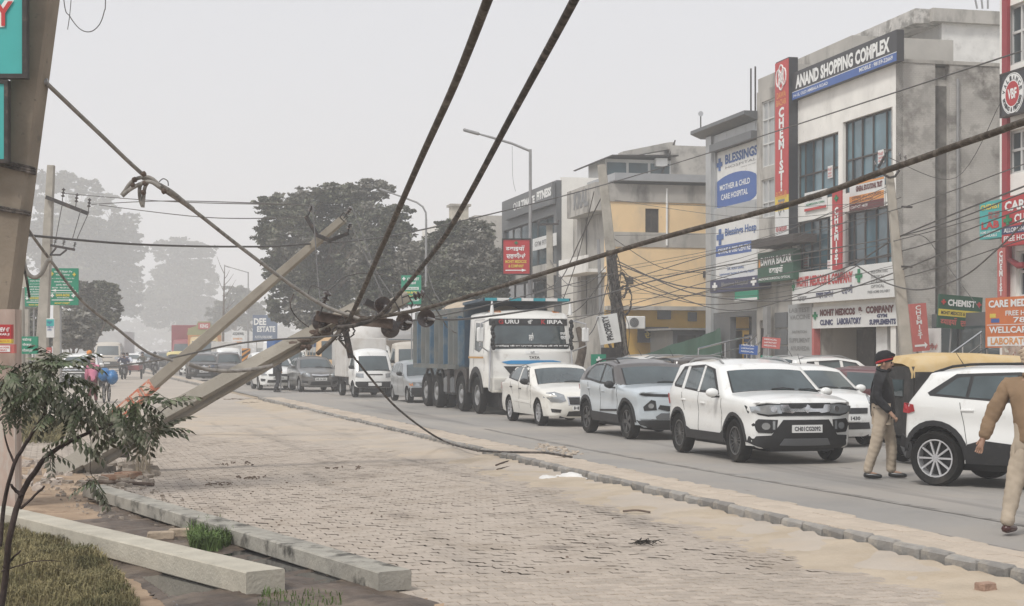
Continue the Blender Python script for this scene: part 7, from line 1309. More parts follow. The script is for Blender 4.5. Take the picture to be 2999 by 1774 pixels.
fsign('street_sign', 'small green board with three lines of white Hindi town names', 62, 985, 1036, 110, 39, S_GREEN, [('चंडीगढ़', .08, .72, .56, .2, L_W), ('जीरकपुर', .08, .42, .56, .2, L_W), ('ਜੀਰਕਪੁਰ', .08, .1, .62, .2, L_W)], posts=[(Vector((.2, 0, -.1)), Vector((.2, -1.7, -.1)))])
fsign('temple_board', 'dark red board with white letters low on the left edge', -60, 950, 992, 33, 17.3, S_RED, [('DEV', .58, .5, .24, .3, L_W, .04), ('SARKAR JI', .45, .2, .5, .2, L_W, .03), ('ੴ', .84, .5, .12, .3, L_W)], bands=[], cat='board')
fsign('poster', 'yellow and orange poster strip under the dark red board', -60, 993, 1005, 33, 17.3, S_YEL, [('JAI MATA DI', .5, .3, .45, .4, L_R)], cat='poster'); fsign('poster', 'faded pink poster with white panel at the left edge', -60, 1008, 1034, 42, 17.3, S_PINK, [('MATA KI CHOWKI', .5, .55, .36, .2, L_R), ('SUNDAY', .5, .25, .3, .2, L_R)], cat='poster', bands=[(.48, .15, .4, .7, L_W)])
fsign('poster', 'tall white and blue poster board strapped beside the utility pole', 136, 932, 988, 158, 44, S_WHITE, [('ਸਕੂਲ', .1, .7, .7, .14, L_B), ('ADMISSION', .1, .5, .8, .1, L_B), ('OPEN', .1, .36, .6, .1, L_B)], cat='poster', bands=[(0, .6, 1, .35, S_TEAL)]); fsign('poster', 'faded pink poster pasted low beside the utility pole', 136, 1017, 1045, 150, 44, S_PINK, [('TO LET', .1, .4, .8, .3, L_W)], cat='poster'); fsign('poster', 'cream flap of cloth hanging beside the leaning pole', 50, 745, 840, 76, 20.5, paint('cream_cloth', (.6, .57, .5)), [], cat='cloth', yaw=.3)
fsign('estate_board', 'far blue grey board with white ESTATE letters', 740, 922, 1000, 812, 128, paint('board_greyblue', (.12, .16, .24)), [('DEE', .05, .62, .5, .26, L_W, .04), ('ESTATE', .18, .36, .74, .22, L_W, .04), ('PLOTS FLOORS HOMES', .1, .12, .7, .1, L_W)], cat='board', posts=[(Vector((.3, 0, -.1)), Vector((.3, -3, -.1))), (Vector((1.7, 0, -.1)), Vector((1.7, -3, -.1)))])
fsign('white_board', 'far white printed board left of the estate board', 678, 968, 1012, 718, 105, S_WHITE, [('AGGARWAL', .08, .7, .84, .2, L_K), ('SWEETS', .1, .4, .7, .12, L_O), ('AND BAKERY', .1, .2, .7, .1, L_O)], cat='board', posts=[(Vector((.4, 0, -.1)), Vector((.4, -2, -.1)))])
fsign('medicine_sign', 'red sign with Hindi and Punjabi lettering and white arrow on the lamp pole', 1474, 702, 801, 1551, 55.5, S_RED, [('दवाईयाँ', .1, .66, .72, .17, L_W, .03), ('ਦਵਾਈਆਂ', .12, .45, .72, .17, L_W, .03), ('MOHIT MEDICOS', .08, .31, .8, .09, L_Y, .03), ('& COMPANY', .2, .18, .58, .09, L_Y, .03), ('>', .08, .05, .8, .1, L_W), ('+', .42, .86, .14, .1, L_G)], th=.12, yaw=-.04, frame=M_DARK)
fsign('chemist_sign', 'green chemist sign with yellow lines above the dump truck', 1175, 806, 890, 1234, 62, S_GREEN, [('CHEMIST', .3, .82, .6, .1, L_W, .03), ('दवाईयाँ', .35, .68, .4, .1, L_W, .02), ('FREE HOME DELIVERY', .12, .52, .74, .05, L_G), ('DAWA BAZAR', .12, .36, .72, .08, L_Y, .04), ('PATH LAB', .12, .24, .72, .06, L_Y, .04), ('98159-22669', .3, .1, .6, .08, L_W), ('+', .06, .82, .16, .12, L_W)], yaw=-.1, bands=[(.08, .5, .8, .09, L_W)], posts=[(Vector((.4, 0, -.1)), Vector((.4, -3.4, -.1)))])
fsign('chemist_sign', 'small green CHEMIST board with white cross emblem on the ground', 1731, 1037, 1086, 1775, 47, S_GREEN, [('CHEMIST', .14, .22, .76, .18, L_W, .04), ('+', .34, .48, .36, .38, L_W)], posts=[(Vector((.05, 0, -.1)), Vector((.05, -1.1, -.1))), (Vector((.42, 0, -.1)), Vector((.42, -1.1, -.1)))])
o = fsign('leaning_board', 'tilted white board with black scrawl tied to the cable laden pole', 1760, 925, 1010, 1822, 50.5, S_WHITE, [], yaw=.15, cat='board'); o.matrix_world = o.matrix_world @ Matrix.Rotation(.16, 4, 'Z'); lettering('PROPERTY', o, L_K, 0, 0, .8, .22, .012, .03, base=Matrix.Translation((.45, .12, 0)) @ Matrix.Rotation(PI*.53, 4, 'Z'))
# black and orange hazard marker on the median nose
q = P(708, 1086, 86); o = sign('hazard_marker', 'black and orange diagonally striped hazard marker board', 'marker', Matrix.Translation(q) @ M0, 25*86/4600, 66*86/4600, paint('hazard_orange', (.6, .25, .04)), posts=[(Vector((.2, 0, -.1)), Vector((.2, -1.2, -.1)))])
W_, H_ = 25*86/4600, 66*86/4600
for k in range(5):
    y0 = -.25+k*.3; pl = [(0, y0), (W_, y0+.33), (W_, y0+.48), (0, y0+.15)]; pl = [(x, min(max(y, 0), H_)) for x, y in pl]; MB().prism(pl, .002, .006).obj('black_stripe', M_BLACK, o)
fsign('grey_board', 'small grey plate on a thin post on the median nose', 808, 1018, 1042, 833, 66, mat('old_plate', (.22, .2, .17), .8), [], posts=[(Vector((.2, 0, -.05)), Vector((.2, -1.5, -.05)))], cat='board')

# ---- cable-laden poles on the right
o, b_, q = upole('leaning concrete pole draped with loops of cable before the ochre building', 1762, 482, 52, .42, .28, (-.82, 0))
for k in range(16):
    rr = random.Random(k); pts = []; x0 = rr.uniform(-.3, .3)
    for j in range(9): t = j/8; c = b_.lerp(q, .02+t*.62)-b_; pts.append(c+Vector((x0*(1-t*.5)+rr.uniform(-.12, .12), -.2+rr.uniform(-.05, .05), 0)))
    MB().tube(spline(pts, 3), rr.choice((.012, .018, .03)), 5).obj('cable', M_CABLE, o)
for (x, y, r, n_) in ((1821, 836, .33, 6), (1830, 880, .4, 3), (1800, 1000, .3, 5)):
    for k in range(n_):
        rr = random.Random(k+x); c = P(x, y, 51.6)-b_; MB().tube([c+Vector(((r*.55+rr.uniform(-.05, .05))*math.cos(a), rr.uniform(-.05, .05), (r*1.2+rr.uniform(-.06, .06))*math.sin(a))) for a in np.linspace(0, 2*PI, 18)], .018, 5, cap=False).obj('cable_loop', M_CABLE, o)
MB().box((-.35, -.5, 0), (.3, -.2, .5), T(P(1790, 1062, 51.8)-b_)).obj('junction_box', M_DARK, o)
o, b_, q = upole('leaning concrete pole with pin insulators in front of the grey side wall', 2604, 505, 42, .36, .19, (-.62, 0), mat('pole_cream', (.38, .35, .30), .88, var=.12, scale=3, bump=.3, dirt=((.3, .27, .22), 2, .55, .75)))
mb = MB(); v = P(2605, 520, 41.8)-b_
for p0 in ((2578, 500, 41.8), (2634, 498, 41.8)): mb.tube([v, P(2592, 513, 41.8)-b_ if p0[0] < 2600 else P(2622, 516, 41.8)-b_, P(*p0)-b_], .035, 5)
mb.obj('v_arm', M_DARK, o); mb = MB(); mb.tube([P(2572, 492, 41.8)-b_, P(2592, 456, 41.8)-b_], .04, 5); mb.obj('arm_brace', M_DARK, o)
for (x, y) in ((2562, 478), (2574, 500), (2592, 442), (2634, 455), (2650, 462)): pin_insulator(o, P(x+4, y+12, 41.8)-b_, P(x, y-8, 41.8)-b_, .05)
for y in (605, 780): MB().tube([P(2640, y, 41.7)-b_, P(2672, y+1, 41.7)-b_], .03, 5).obj('step_bolt', M_DARK, o)
o, b_, q = upole('shorter concrete pole with one T crossarm beside the gym', 1609, 658, 66, .34, .26, (-.1, 0)); arm2(o, b_, (1574, 658, 65.8), (1636, 655, 65.8), (.04, .96), .18)
upole('slim pole carrying wires behind the dump truck', 1240, 1010, 58, .22, .2)
o, b_, q = upole('thin steel post beside the leaning cable pole', 1752, 700, 55, .12, .1, (-.2, 0), M_GREY)

# ---- street lamps
def lamp(label, px, ytop, d, armpts, head=True):
    q = P(px, ytop, d); b_ = Vector((q.x, q.y, 0)); o = thing('street_lamp', label, 'street lamp', T(b_), 'street lamps along the far side of the road')
    MB().tube([(0, 0, 0), (0, 0, q.z*.6), (0, 0, q.z*.6+.01), (0, 0, q.z)], [.1, .085, .065, .055], 8).obj('pole', M_GREY, o); MB().box((-.25, -.25, 0), (.25, .25, .12)).obj('base_plate', M_CONC, o)
    ap = [P(x, y, d)-b_ for x, y in armpts]; MB().tube(ap, [.045]*(len(ap)-1)+[.03], 7).obj('arm', M_GREY, o)
    if head:
        M = axisM(ap[-1], ap[-1]+(ap[-1]-ap[-2]).normalized()); L_ = .5; mb = MB(); mb.box((-.11, -.05, -.1), (.11, .05, L_), M, ch=.03); mb.obj('lamp_head', M_DARK if False else M_GREY, o)
    return o
lamp('tallest street lamp with straight arm beside the gym', 1553, 437, 56, [(1553, 442), (1500, 420), (1440, 402), (1396, 390)])
lamp('street lamp with curved swan neck arm in front of the dusty trees', 1248, 640, 75, [(1248, 645), (1247, 622), (1238, 605), (1220, 592), (1180, 577), (1140, 563)])
lamp('distant street lamp with short arm left of the big tree', 727, 796, 141, [(727, 798), (700, 790), (672, 782)])
lamp('street lamp hidden among the tree crowns', 1168, 625, 100, [(1168, 632), (1120, 612), (1075, 590)], True)

# ---- the heavy cables
def cable(label, pts, r, m=M_CABLEL, k=7, name='cable', cat='cable', sides=8, group=None, wob=0):
    sp = spline(pts, k); base = sp[0].copy(); q = [p-base for p in sp]
    if wob:
        rr = random.Random(int(abs(base.x)*100)); q = [p+Vector((rr.uniform(-wob, wob), 0, rr.uniform(-wob, wob))) for p in q]
    rs = r if not hasattr(r, '__len__') else [r[0]+(r[1]-r[0])*i/(len(q)-1) for i in range(len(q))]
    o = MB().tube(q, rs, sides).obj(name, m, None, 60); o.location = base; return tag(o, label, cat, group)
M_CBRN = mat('cable_brown', (.075, .062, .05), .85, var=.3, scale=14, bump=.6, bscale=50, dirt=((.2, .175, .15), 8, .5, .7))
cable('thick grey cable running from the leaning pole down to the fallen crossarm', [P(136, 243, 18), P(285, 385, 19.2), P(430, 520, 20.5), P(562, 612, 21.4), P(700, 720, 22.3), P(850, 832, 23), P(950, 895, 23.3), P(1062, 937, 23.4)], .027, M_CABLEL)
cable('thickest overhead cable passing above the camera, left one of the steep pair', [P(1480, -150, 9.2), P(1428, 0, 10.5), P(1330, 250, 13.3), P(1230, 470, 16.2), P(1120, 720, 20), P(1028, 925, 23.3), P(982, 985, 23.4), P(930, 1036, 23.2)], .034, M_CBRN)
cable('darker steep overhead cable sweeping down to the pole joint, right one of the pair', [P(1752, -150, 8.8), P(1682, 0, 10.2), P(1506, 325, 13.6), P(1320, 665, 18), P(1210, 812, 21), P(1112, 922, 23), P(1050, 950, 23.2), P(990, 958, 23.3)], .03, M_CABLE)
cable('long thick cable climbing to the right across the shop fronts', [P(3080, 330, 11.6), P(2999, 357, 12), P(2620, 490, 14), P(2330, 592, 15.8), P(1960, 690, 18), P(1640, 785, 20), P(1380, 865, 22), P(1200, 912, 23.2), P(1040, 937, 23.4)], .029, M_CBRN, wob=.002)
cable('loose grey cable sagging from the leaning pole past the green boards', [P(62, 640, 20), P(95, 690, 20.2), P(148, 762, 20.6), P(240, 880, 21.2), P(340, 960, 21.8), P(430, 1030, 22.5), P(505, 1056, 22.8)], .02, M_CABLEL)
cable('pale cable end bulging under the thin fallen pole', [P(552, 1066, 22.6), P(600, 1080, 22.8), P(660, 1086, 22.9), P(735, 1082, 23), P(800, 1070, 23)], .03, M_CABLEL)
cable('pale loop of cable hanging beside the utility pole', [P(64, 745, 20), P(78, 795, 20), P(100, 812, 20), P(122, 800, 20), P(140, 765, 20), P(152, 762, 20)], .028, M_CABLEL)
cable('black loop of cable at the edge of the leaning pole', [P(74, 630, 19.5), P(76, 700, 19.4), P(68, 760, 19.4), P(80, 830, 19.5), P(86, 870, 19.6)], .016, M_CABLE)
cable('thin black wire running down from the fallen crossarm and along the kerb', [P(990, 990, 23.3), P(1040, 1050, 23.6), P(1100, 1125, 24.2), P(1160, 1192, 25.2), P(1240, 1255, 27), P(1305, 1293, 28), G(1380, 1315, .13), G(1440, 1322, .12), G(1520, 1324, .13), G(1600, 1326, .13), G(1675, 1338, .13)], .017, M_CABLE)
cable('dark bent wire below the cable spool', [P(860, 860, 23), P(850, 895, 23), P(870, 930, 23), P(905, 958, 23)], .009, M_CABLE)
cable('thin wire arching over the cable joint', [P(900, 870, 23.2), P(915, 835, 23.2), P(960, 850, 23.2), P(1010, 810, 23.3), P(1085, 800, 23.4), P(1160, 820, 23.4), P(1180, 890, 23.4)], .009, M_WIRE)
# the spliced end of the second cable: bundle and hanging loops
M_SPL = M_CABLEL
cable('spliced sleeve of thick cable strapped alongside the long one', [P(418, 520, 20.3), P(455, 535, 20.5), P(500, 560, 20.8), P(540, 592, 21), P(565, 612, 21.2)], .03, M_SPL)
cable('upper curling cable end on the splice', [P(465, 540, 20.2), P(440, 520, 20.2), P(410, 520, 20.2), P(385, 533, 20.2), P(365, 560, 20.2), P(356, 572, 20.2)], .026, M_CABLEL)
cable('lower curling cable end on the splice', [P(470, 548, 20.1), P(440, 532, 20.1), P(412, 538, 20.1), P(380, 555, 20.1), P(358, 574, 20.1)], .026, M_CABLEL)
cable('short dangling cable end under the splice, left', [P(425, 530, 20.2), P(410, 545, 20.2), P(410, 580, 20.2), P(418, 605, 20.2)], .024, M_CABLEL)
cable('short dangling cable end under the splice, right', [P(432, 535, 20.2), P(424, 550, 20.2), P(420, 585, 20.2), P(418, 607, 20.2)], .024, M_CABLEL)
cable('small wire ring standing on the splice', [P(466, 532, 20.2), P(478, 523, 20.2), P(491, 530, 20.2), P(493, 544, 20.2)], .007, M_WIRE)
for k, (x, y) in enumerate(((421, 509), (394, 526), (390, 543), (424, 536), (420, 563), (480, 560))):
    o = MB().lathe([(.02, -.03), (.035, -.02), (.035, .02), (.02, .03)], T(P(x, y, 20.1)) @ Matrix.Rotation(1.2, 4, 'Y'), 8).obj('cable_clamp', M_RUST); tag(o, ['small clamp ring at the top of the splice', 'clamp on the upper curled cable end', 'clamp on the lower curled cable end', 'dark knot of clamps in the middle of the splice', 'clamp between the dangling ends', 'bolt clamp on the cable sleeve'][k], 'clamp')
cable('hanging wire loop at the top of the picture', [P(170, -260, 16), P(187, 0, 16), P(205, 48, 16), P(235, 85, 16), P(266, 92, 16), P(292, 70, 16), P(306, 30, 16), P(309, 0, 16), P(316, -260, 16)], .005, M_WIRE)
cable('short loose wire end beside the hanging loop', [P(222, -260, 16), P(208, 0, 16), P(198, 86, 16)], .004, M_WIRE)
# thin wires: (points..., radius)
WL = [([(268, 598, 44), (500, 588, 37), (905, 600, 30)], .011, 'thin wire from the far crossarm to the top pin of the fallen pole'),
 ([(185, 566, 44), (500, 590, 38), (912, 600, 30)], .011, 'upper thin wire crossing the sky behind the spliced cable'),
 ([(290, 600, 44), (600, 636, 36), (900, 636, 30)], .011, 'lower thin wire crossing the sky behind the spliced cable'),
 ([(76, 688, 20), (400, 715, 24), (700, 722, 28), (890, 715, 30), (1200, 680, 36), (1700, 560, 46), (2100, 440, 50), (2990, 150, 30)], .018, 'long service wire crossing the whole street to the right'),
 ([(916, 600, 30), (930, 800, 27), (938, 880, 24)], .013, 'near vertical pale wire hanging from the left pin of the V crossarm'),
 ([(1030, 606, 30), (1060, 680, 28), (1100, 790, 26), (1160, 880, 24)], .011, 'slanting pale wire from the top pin toward the joint'),
 ([(1026, 652, 30), (1075, 760, 27), (1130, 885, 24)], .011, 'second slanting pale wire from the V crossarm toward the joint'),
 ([(1255, 800, 40), (1270, 850, 35), (1300, 900, 30), (1320, 960, 24), (1336, 975, 24)], .009, 'curling wire hanging in front of the dump truck'),
 ([(1245, 858, 23.7), (1280, 910, 24), (1310, 960, 26)], .01, 'short wire from the right pin insulator'),
 ([(1250, 932, 23.2), (1400, 930, 26), (1700, 880, 34), (2050, 790, 42), (2640, 690, 42), (3010, 560, 35)], .018, 'dark wire running from the disc insulator across the ochre wall'),
 ([(0, 1062, 60), (200, 1078, 40), (430, 1060, 26), (700, 1005, 23), (960, 985, 22), (1000, 980, 22)], .014, 'thin wire crossing above the woman in pink'),
 ([(1187, 942, 23.6), (1380, 905, 28), (1600, 850, 40), (1800, 800, 50)], .014, 'thin wire rising behind the thick right cable'),
 ([(1800, 760, 52), (2000, 850, 50), (2200, 880, 46), (2400, 868, 44), (2640, 790, 42), (2999, 640, 34)], .02, 'dark drooping wire below the shop sign'),
 ([(1800, 770, 52), (2010, 840, 50), (2280, 835, 46), (2480, 782, 44), (2640, 690, 42), (2999, 545, 33)], .022, 'bundle wire passing over the white fascia sign'),
 ([(1800, 790, 52), (2100, 905, 48), (2330, 868, 45), (2510, 778, 43)], .016, 'sagging wire meeting the small hook above the fascia'),
 ([(2510, 778, 43), (2600, 830, 42), (2700, 848, 41), (2820, 810, 38), (2920, 730, 35), (3010, 640, 32)], .02, 'looping wire swooping up toward the care sign'),
 ([(1800, 820, 52), (2050, 890, 49), (2350, 860, 45), (2650, 810, 42), (2999, 700, 34)], .014, 'low thin wire crossing the lane shop'),
 ([(1560, 880, 56), (1800, 830, 52), (2100, 740, 47), (2600, 620, 42), (2999, 480, 34)], .014, 'straight thin wire rising over the first floor windows'),
 ([(1560, 940, 56), (1850, 905, 52), (2200, 820, 46), (2640, 735, 42), (2999, 610, 34)], .016, 'straight wire rising over the pharmacy sign'),
 ([(2600, 460, 42), (2800, 520, 45), (2930, 300, 43)], .01, 'thin slack wire against the grey side wall'),
 ([(1740, 860, 54), (1800, 780, 52), (1870, 830, 54), (1990, 865, 56), (2100, 850, 58)], .014, 'short slack wire over the ochre wall'),
 ([(1800, 700, 52), (1930, 780, 55), (2060, 800, 58), (2200, 830, 56)], .012, 'pale slack wire under the ochre floor band'),
 ([(1770, 560, 52), (1700, 700, 56), (1640, 820, 60), (1560, 860, 56)], .02, 'dark cable drooping from the leaning pole to the lamp pole'),
 ([(1740, 560, 52), (1690, 760, 54), (1640, 900, 56)], .016, 'second drooping cable left of the leaning pole'),
 ([(1775, 780, 52), (1720, 830, 55), (1660, 830, 58), (1610, 760, 66)], .014, 'slack wire from the leaning pole to the T pole'),
 ([(1775, 800, 52), (1700, 900, 53), (1600, 945, 55), (1560, 900, 56)], .016, 'low slack cable behind the truck cab'),
 ([(1780, 830, 52), (1740, 960, 50), (1690, 1000, 49), (1640, 985, 48)], .018, 'dark cable trailing down to the truck roof'),
 ([(1553, 800, 56), (1600, 830, 60), (1660, 880, 62)], .012, 'short wire behind the red medicine sign'),
 ([(2600, 700, 42), (2700, 690, 44), (2760, 760, 46), (2870, 905, 44)], .01, 'thin wire curving down the grey side wall to the chemist board'),
 ([(1496, 990, 52), (1800, 905, 50), (2200, 790, 46), (2560, 720, 43), (2999, 600, 34)], .013, 'faint straight wire above the shade net'),
 ([(1500, 428, 56), (1502, 520, 56), (1510, 560, 56)], .006, 'hair thin wire hanging from the lamp arm'),
 ([(2052, 405, 66), (2052, 330, 66)], .03, 'thin roof mast with small dish beside the hospital')]
for pts, r, lab in WL: cable(lab, [P(*p) for p in pts], r, M_WIRE, 8, 'wire', 'wire', 5)
rr = random.Random(77)
for k in range(10):
    y0, y1 = rr.uniform(560, 880), rr.uniform(480, 820); c = (rr.uniform(1790, 1810), y0, 52); e = (rr.choice((2620, 2640)), rr.uniform(520, 830), 42); md = ((c[0]+e[0])/2, (c[1]+e[1])/2+rr.uniform(15, 60), 47)
    cable('one of the many thin wires strung between the two leaning poles', [P(*c), P(*md), P(*e)], .009, M_WIRE, 8, 'wire', 'wire', 4, 'thin wires between the two leaning poles')
o = MB().lathe([(.02, 0), (.10, .02), (.11, .03)], T(P(2052, 333, 65.9)) @ Matrix.Rotation(PI/2, 4, 'X'), 14).obj('dish', M_ALLOY); tag(o, 'small round dish on top of the thin roof mast', 'dish')
# ================= TREES, BUSH, GRASS, RUBBLE =================
def leafmat(name, col, var=.3, dust=None): return mat(name, col, .75, var=var, scale=1.3, dirt=dust)
LF1 = leafmat('foliage_dusty', (.155, .162, .11), dust=((.17, .16, .135), 1.2, .48, .68)); LF2 = leafmat('foliage_dark', (.065, .072, .048)); LF3 = leafmat('foliage_grey', (.19, .18, .155), dust=((.27, .26, .23), 1.5, .5, .7))
M_BARK = mat('bark', (.11, .085, .065), .9, var=.3, scale=8, bump=.7, bscale=25, dirt=((.2, .17, .14), 5, .5, .7))
def crown(par, name, blobs, n, size, mats, seed=1, droop=0.0, fill=.55):
    g = np.random.default_rng(seed); bl = list(blobs)
    for b in blobs:
        for _ in range(6):
            u = g.normal(size=3); u[2] = abs(u[2])*.8 if g.random() < .7 else u[2]; u /= np.linalg.norm(u); q = g.uniform(.22, .42)
            bl.append((tuple(np.array(b[0])+u*np.array(b[1])*g.uniform(.9, 1.22)), tuple(np.array(b[1])*q*np.array([1.1, 1.1, .5]))))
    B = np.array([[*b[0], *b[1]] for b in bl]); vol = B[:, 3]*B[:, 4]*B[:, 5]; vol = vol**.75; cnt = (n*vol/vol.sum()).astype(int); Pp = []
    for b, k in zip(B, cnt):
        nc = max(6, int(k/26)); d = g.normal(size=(nc, 3)); d /= np.linalg.norm(d, axis=1)[:, None]; rr = g.uniform(fill, 1.08, nc)[:, None]; cc = d*rr       # clumps
        q = cc[g.integers(0, nc, k)]+g.normal(size=(k, 3))*np.array([.12, .12, .048]); Pp.append(q*b[3:]+b[:3])
    Pp = np.vstack(Pp); K = len(Pp); a = g.normal(size=(K, 3)); a[:, 2] = a[:, 2]*.6-droop; a /= np.linalg.norm(a, axis=1)[:, None]; b = np.cross(a, g.normal(size=(K, 3))); b /= np.linalg.norm(b, axis=1)[:, None]
    s = size*g.uniform(.6, 1.35, K)[:, None]; V = np.stack([Pp-a*s*.5, Pp-b*s*.28+a*s*.05, Pp+a*s*.5, Pp+b*s*.28+a*s*.02], 1).reshape(-1, 3)
    nm = len(mats); cl = (np.sin(Pp[:, 0]*1.1/size*.3+seed)+np.cos(Pp[:, 2]*1.3/size*.3)+g.normal(scale=.8, size=K)); mi = np.clip(((cl+1.6)/3.2*nm).astype(int), 0, nm-1)
    me = np_mesh(name, V, 4, mats, mi); return tag(link(name, me, par), kind='stuff')
def tree(label, base, pb, d, n, size, mats, trunk, seed=1, name='tree', group=None, dz=None, droop=.0, limbs=None, tr=.28):
    """pb: crown lobes as (column, row, half width, half height) at distance d; trunk: column of its foot"""
    s = d/FPX; q = P(trunk, CY, d); base = Vector((q.x, q.y, 0)); o = thing(name, label, 'tree', T(base), group); g = random.Random(seed); blobs = []
    for (x, y, rx, ry) in pb: c = P(x, y, d)-base; blobs.append(((c.x, c.y+g.uniform(-1, 1)*rx*s*.8, c.z), (rx*s*.87, rx*s*.84, ry*s*.87)))
    crown(o, 'crown', blobs, n, size, mats, seed, droop); mb = MB(); top = max(b[0][2] for b in blobs)*.62
    mb.tube(spline([(0, 0, 0), (.1*tr, .05, top*.3), (-.3*tr, .1, top*.65), (.2*tr, 0, top)], 4), [tr, tr*.9]+[tr*.75]*8+[tr*.5]*3, 9); mb.obj('trunk', M_BARK, o, 60); mb = MB()
    for (c, r) in blobs:
        st_ = Vector((0, 0, top*g.uniform(.45, .95))); c = Vector(c); md = st_.lerp(c, .5)+Vector((0, 0, -r[2]*.2)); mb.tube(spline([st_, md, c], 4), [tr*.4]*3+[tr*.25]*3+[tr*.1]*3, 6)
        for k in range(4): e = c+Vector((g.uniform(-1, 1)*r[0], g.uniform(-1, 1)*r[1], g.uniform(-.3, 1)*r[2]))*.85; mb.tube([md.lerp(c, .6), md.lerp(e, .7)+Vector((0, 0, .1)), e], [tr*.15, tr*.08, tr*.03], 4)
    mb.obj('limbs', M_BARK, o, 60); return o
tree('big spreading grey green tree behind the fallen poles', 0, [(815, 605, 62, 38), (905, 590, 75, 45), (1000, 572, 75, 40), (1085, 555, 55, 34), (1122, 556, 34, 30), (790, 690, 50, 45), (870, 690, 85, 75), (980, 670, 95, 80), (1080, 660, 85, 80), (1160, 660, 60, 70), (800, 780, 45, 60), (880, 800, 80, 80), (985, 800, 95, 90), (1090, 780, 80, 80), (830, 890, 55, 70), (920, 910, 75, 70), (1010, 910, 70, 60)], 95, 84000, .24, [LF2, LF1, LF1, LF3], 930, 3, tr=.45)
tree('dusty broad leaved tree between the dump truck and the big tree', 0, [(1095, 760, 60, 70), (1150, 720, 65, 70), (1160, 830, 80, 80), (1090, 870, 60, 60), (1060, 800, 50, 70)], 84, 36000, .21, [LF2, LF1, LF3, LF3], 1120, 5, tr=.3)
tree('dusty broad leaved tree in front of the far grey building', 0, [(1260, 760, 75, 80), (1330, 690, 70, 52), (1390, 690, 60, 50), (1350, 790, 90, 80), (1430, 790, 60, 90), (1250, 850, 75, 60), (1450, 870, 45, 70), (1210, 770, 50, 70)], 82, 55000, .21, [LF2, LF1, LF3, LF3], 1330, 6, tr=.32)
tree('dark bushy tree directly behind the tipper body', 0, [(1300, 870, 75, 50), (1390, 870, 75, 50), (1440, 900, 50, 40)], 72, 17000, .2, [LF2, LF1], 1350, 8, tr=.2)
tree('brownish dusty tree right of the green direction boards', 0, [(300, 860, 52, 42), (235, 870, 55, 45), (330, 905, 35, 50), (265, 930, 70, 50), (225, 850, 40, 30)], 100, 17000, .3, [LF1, LF2, LF3], 268, 9, tr=.25)
tree('low pale grey shrub tree beside the poster poles', 0, [(215, 940, 50, 40), (245, 985, 45, 40), (195, 990, 45, 40)], 84, 8000, .3, [LF3, LF3, LF1], 215, 10, tr=.15)
tree('low dark tree behind the green board on the far left', 0, [(110, 930, 40, 50), (130, 985, 40, 40), (85, 990, 40, 40)], 90, 7000, .3, [LF2, LF1], 110, 14, tr=.15)
GE = 'hazy eucalyptus trees down the road'
tree('tall hazy eucalyptus group with rounded heads left of the road', 0, [(120, 560, 40, 70), (190, 540, 55, 42), (260, 560, 42, 40), (160, 640, 80, 60), (240, 650, 70, 70), (110, 720, 70, 80), (300, 700, 60, 75), (200, 760, 110, 90)], 380, 30000, 1.1, [LF2, LF1], 190, 20, tr=.5, group=GE)
tree('second hazy eucalyptus, leaning toward the road', 0, [(330, 600, 36, 34), (360, 660, 50, 50), (390, 720, 38, 50), (330, 770, 80, 80), (300, 860, 90, 80), (370, 850, 50, 90)], 400, 20000, 1.15, [LF2, LF1], 330, 21, tr=.5, group=GE)
tree('pale far eucalyptus in the middle of the road view', 0, [(480, 740, 42, 40), (540, 730, 48, 40), (600, 745, 36, 40), (500, 820, 70, 70), (590, 830, 55, 70), (470, 900, 60, 70), (560, 920, 80, 70)], 480, 22000, 1.4, [LF2, LF1], 520, 22, tr=.5, group=GE)
tree('small hazy tree group behind the lamp post', 0, [(690, 870, 40, 40), (720, 920, 50, 50), (650, 930, 45, 50)], 290, 8000, .8, [LF2, LF1], 690, 23, tr=.4)
o = thing('bare_tree', 'leafless thin tree beside the distant street lamp', 'tree', T(P(652, CY, 150)-Vector((0, 0, EYE)))); mb = MB(); b_ = P(652, CY, 150)-Vector((0, 0, EYE)); rr = random.Random(4)
mb.tube([Vector((0, 0, 0)), P(655, 900, 150)-b_, P(658, 775, 150)-b_], [.14, .1, .03], 6); mb.obj('trunk', M_BARK, o)
for k in range(9): y0 = 800+k*18; p0 = P(656, y0, 150)-b_; e = P(656+rr.choice((-1, 1))*rr.uniform(12, 42), y0-rr.uniform(25, 60), 150)-b_; MB().tube([p0, p0.lerp(e, .5)+Vector((0, 0, -.1)), e], [.04, .03, .012], 4).obj('branch', M_BARK, o)
b0 = [(((x-CX)*720/FPX, 720+random.Random(x).uniform(-20, 20), 6), (17, 10, random.Random(x+1).uniform(7, 14))) for x in range(-500, 900, 90)]
crown(None, 'far_treeline', b0, 18000, 2.6, [LF2, LF1], 40); bpy.data.objects['far_treeline']['kind'] = 'stuff'
b0 = [(((x-CX)*150/FPX+(x*7 % 5), 150, 9), (5, 4, 5)) for x in (60, 110)]

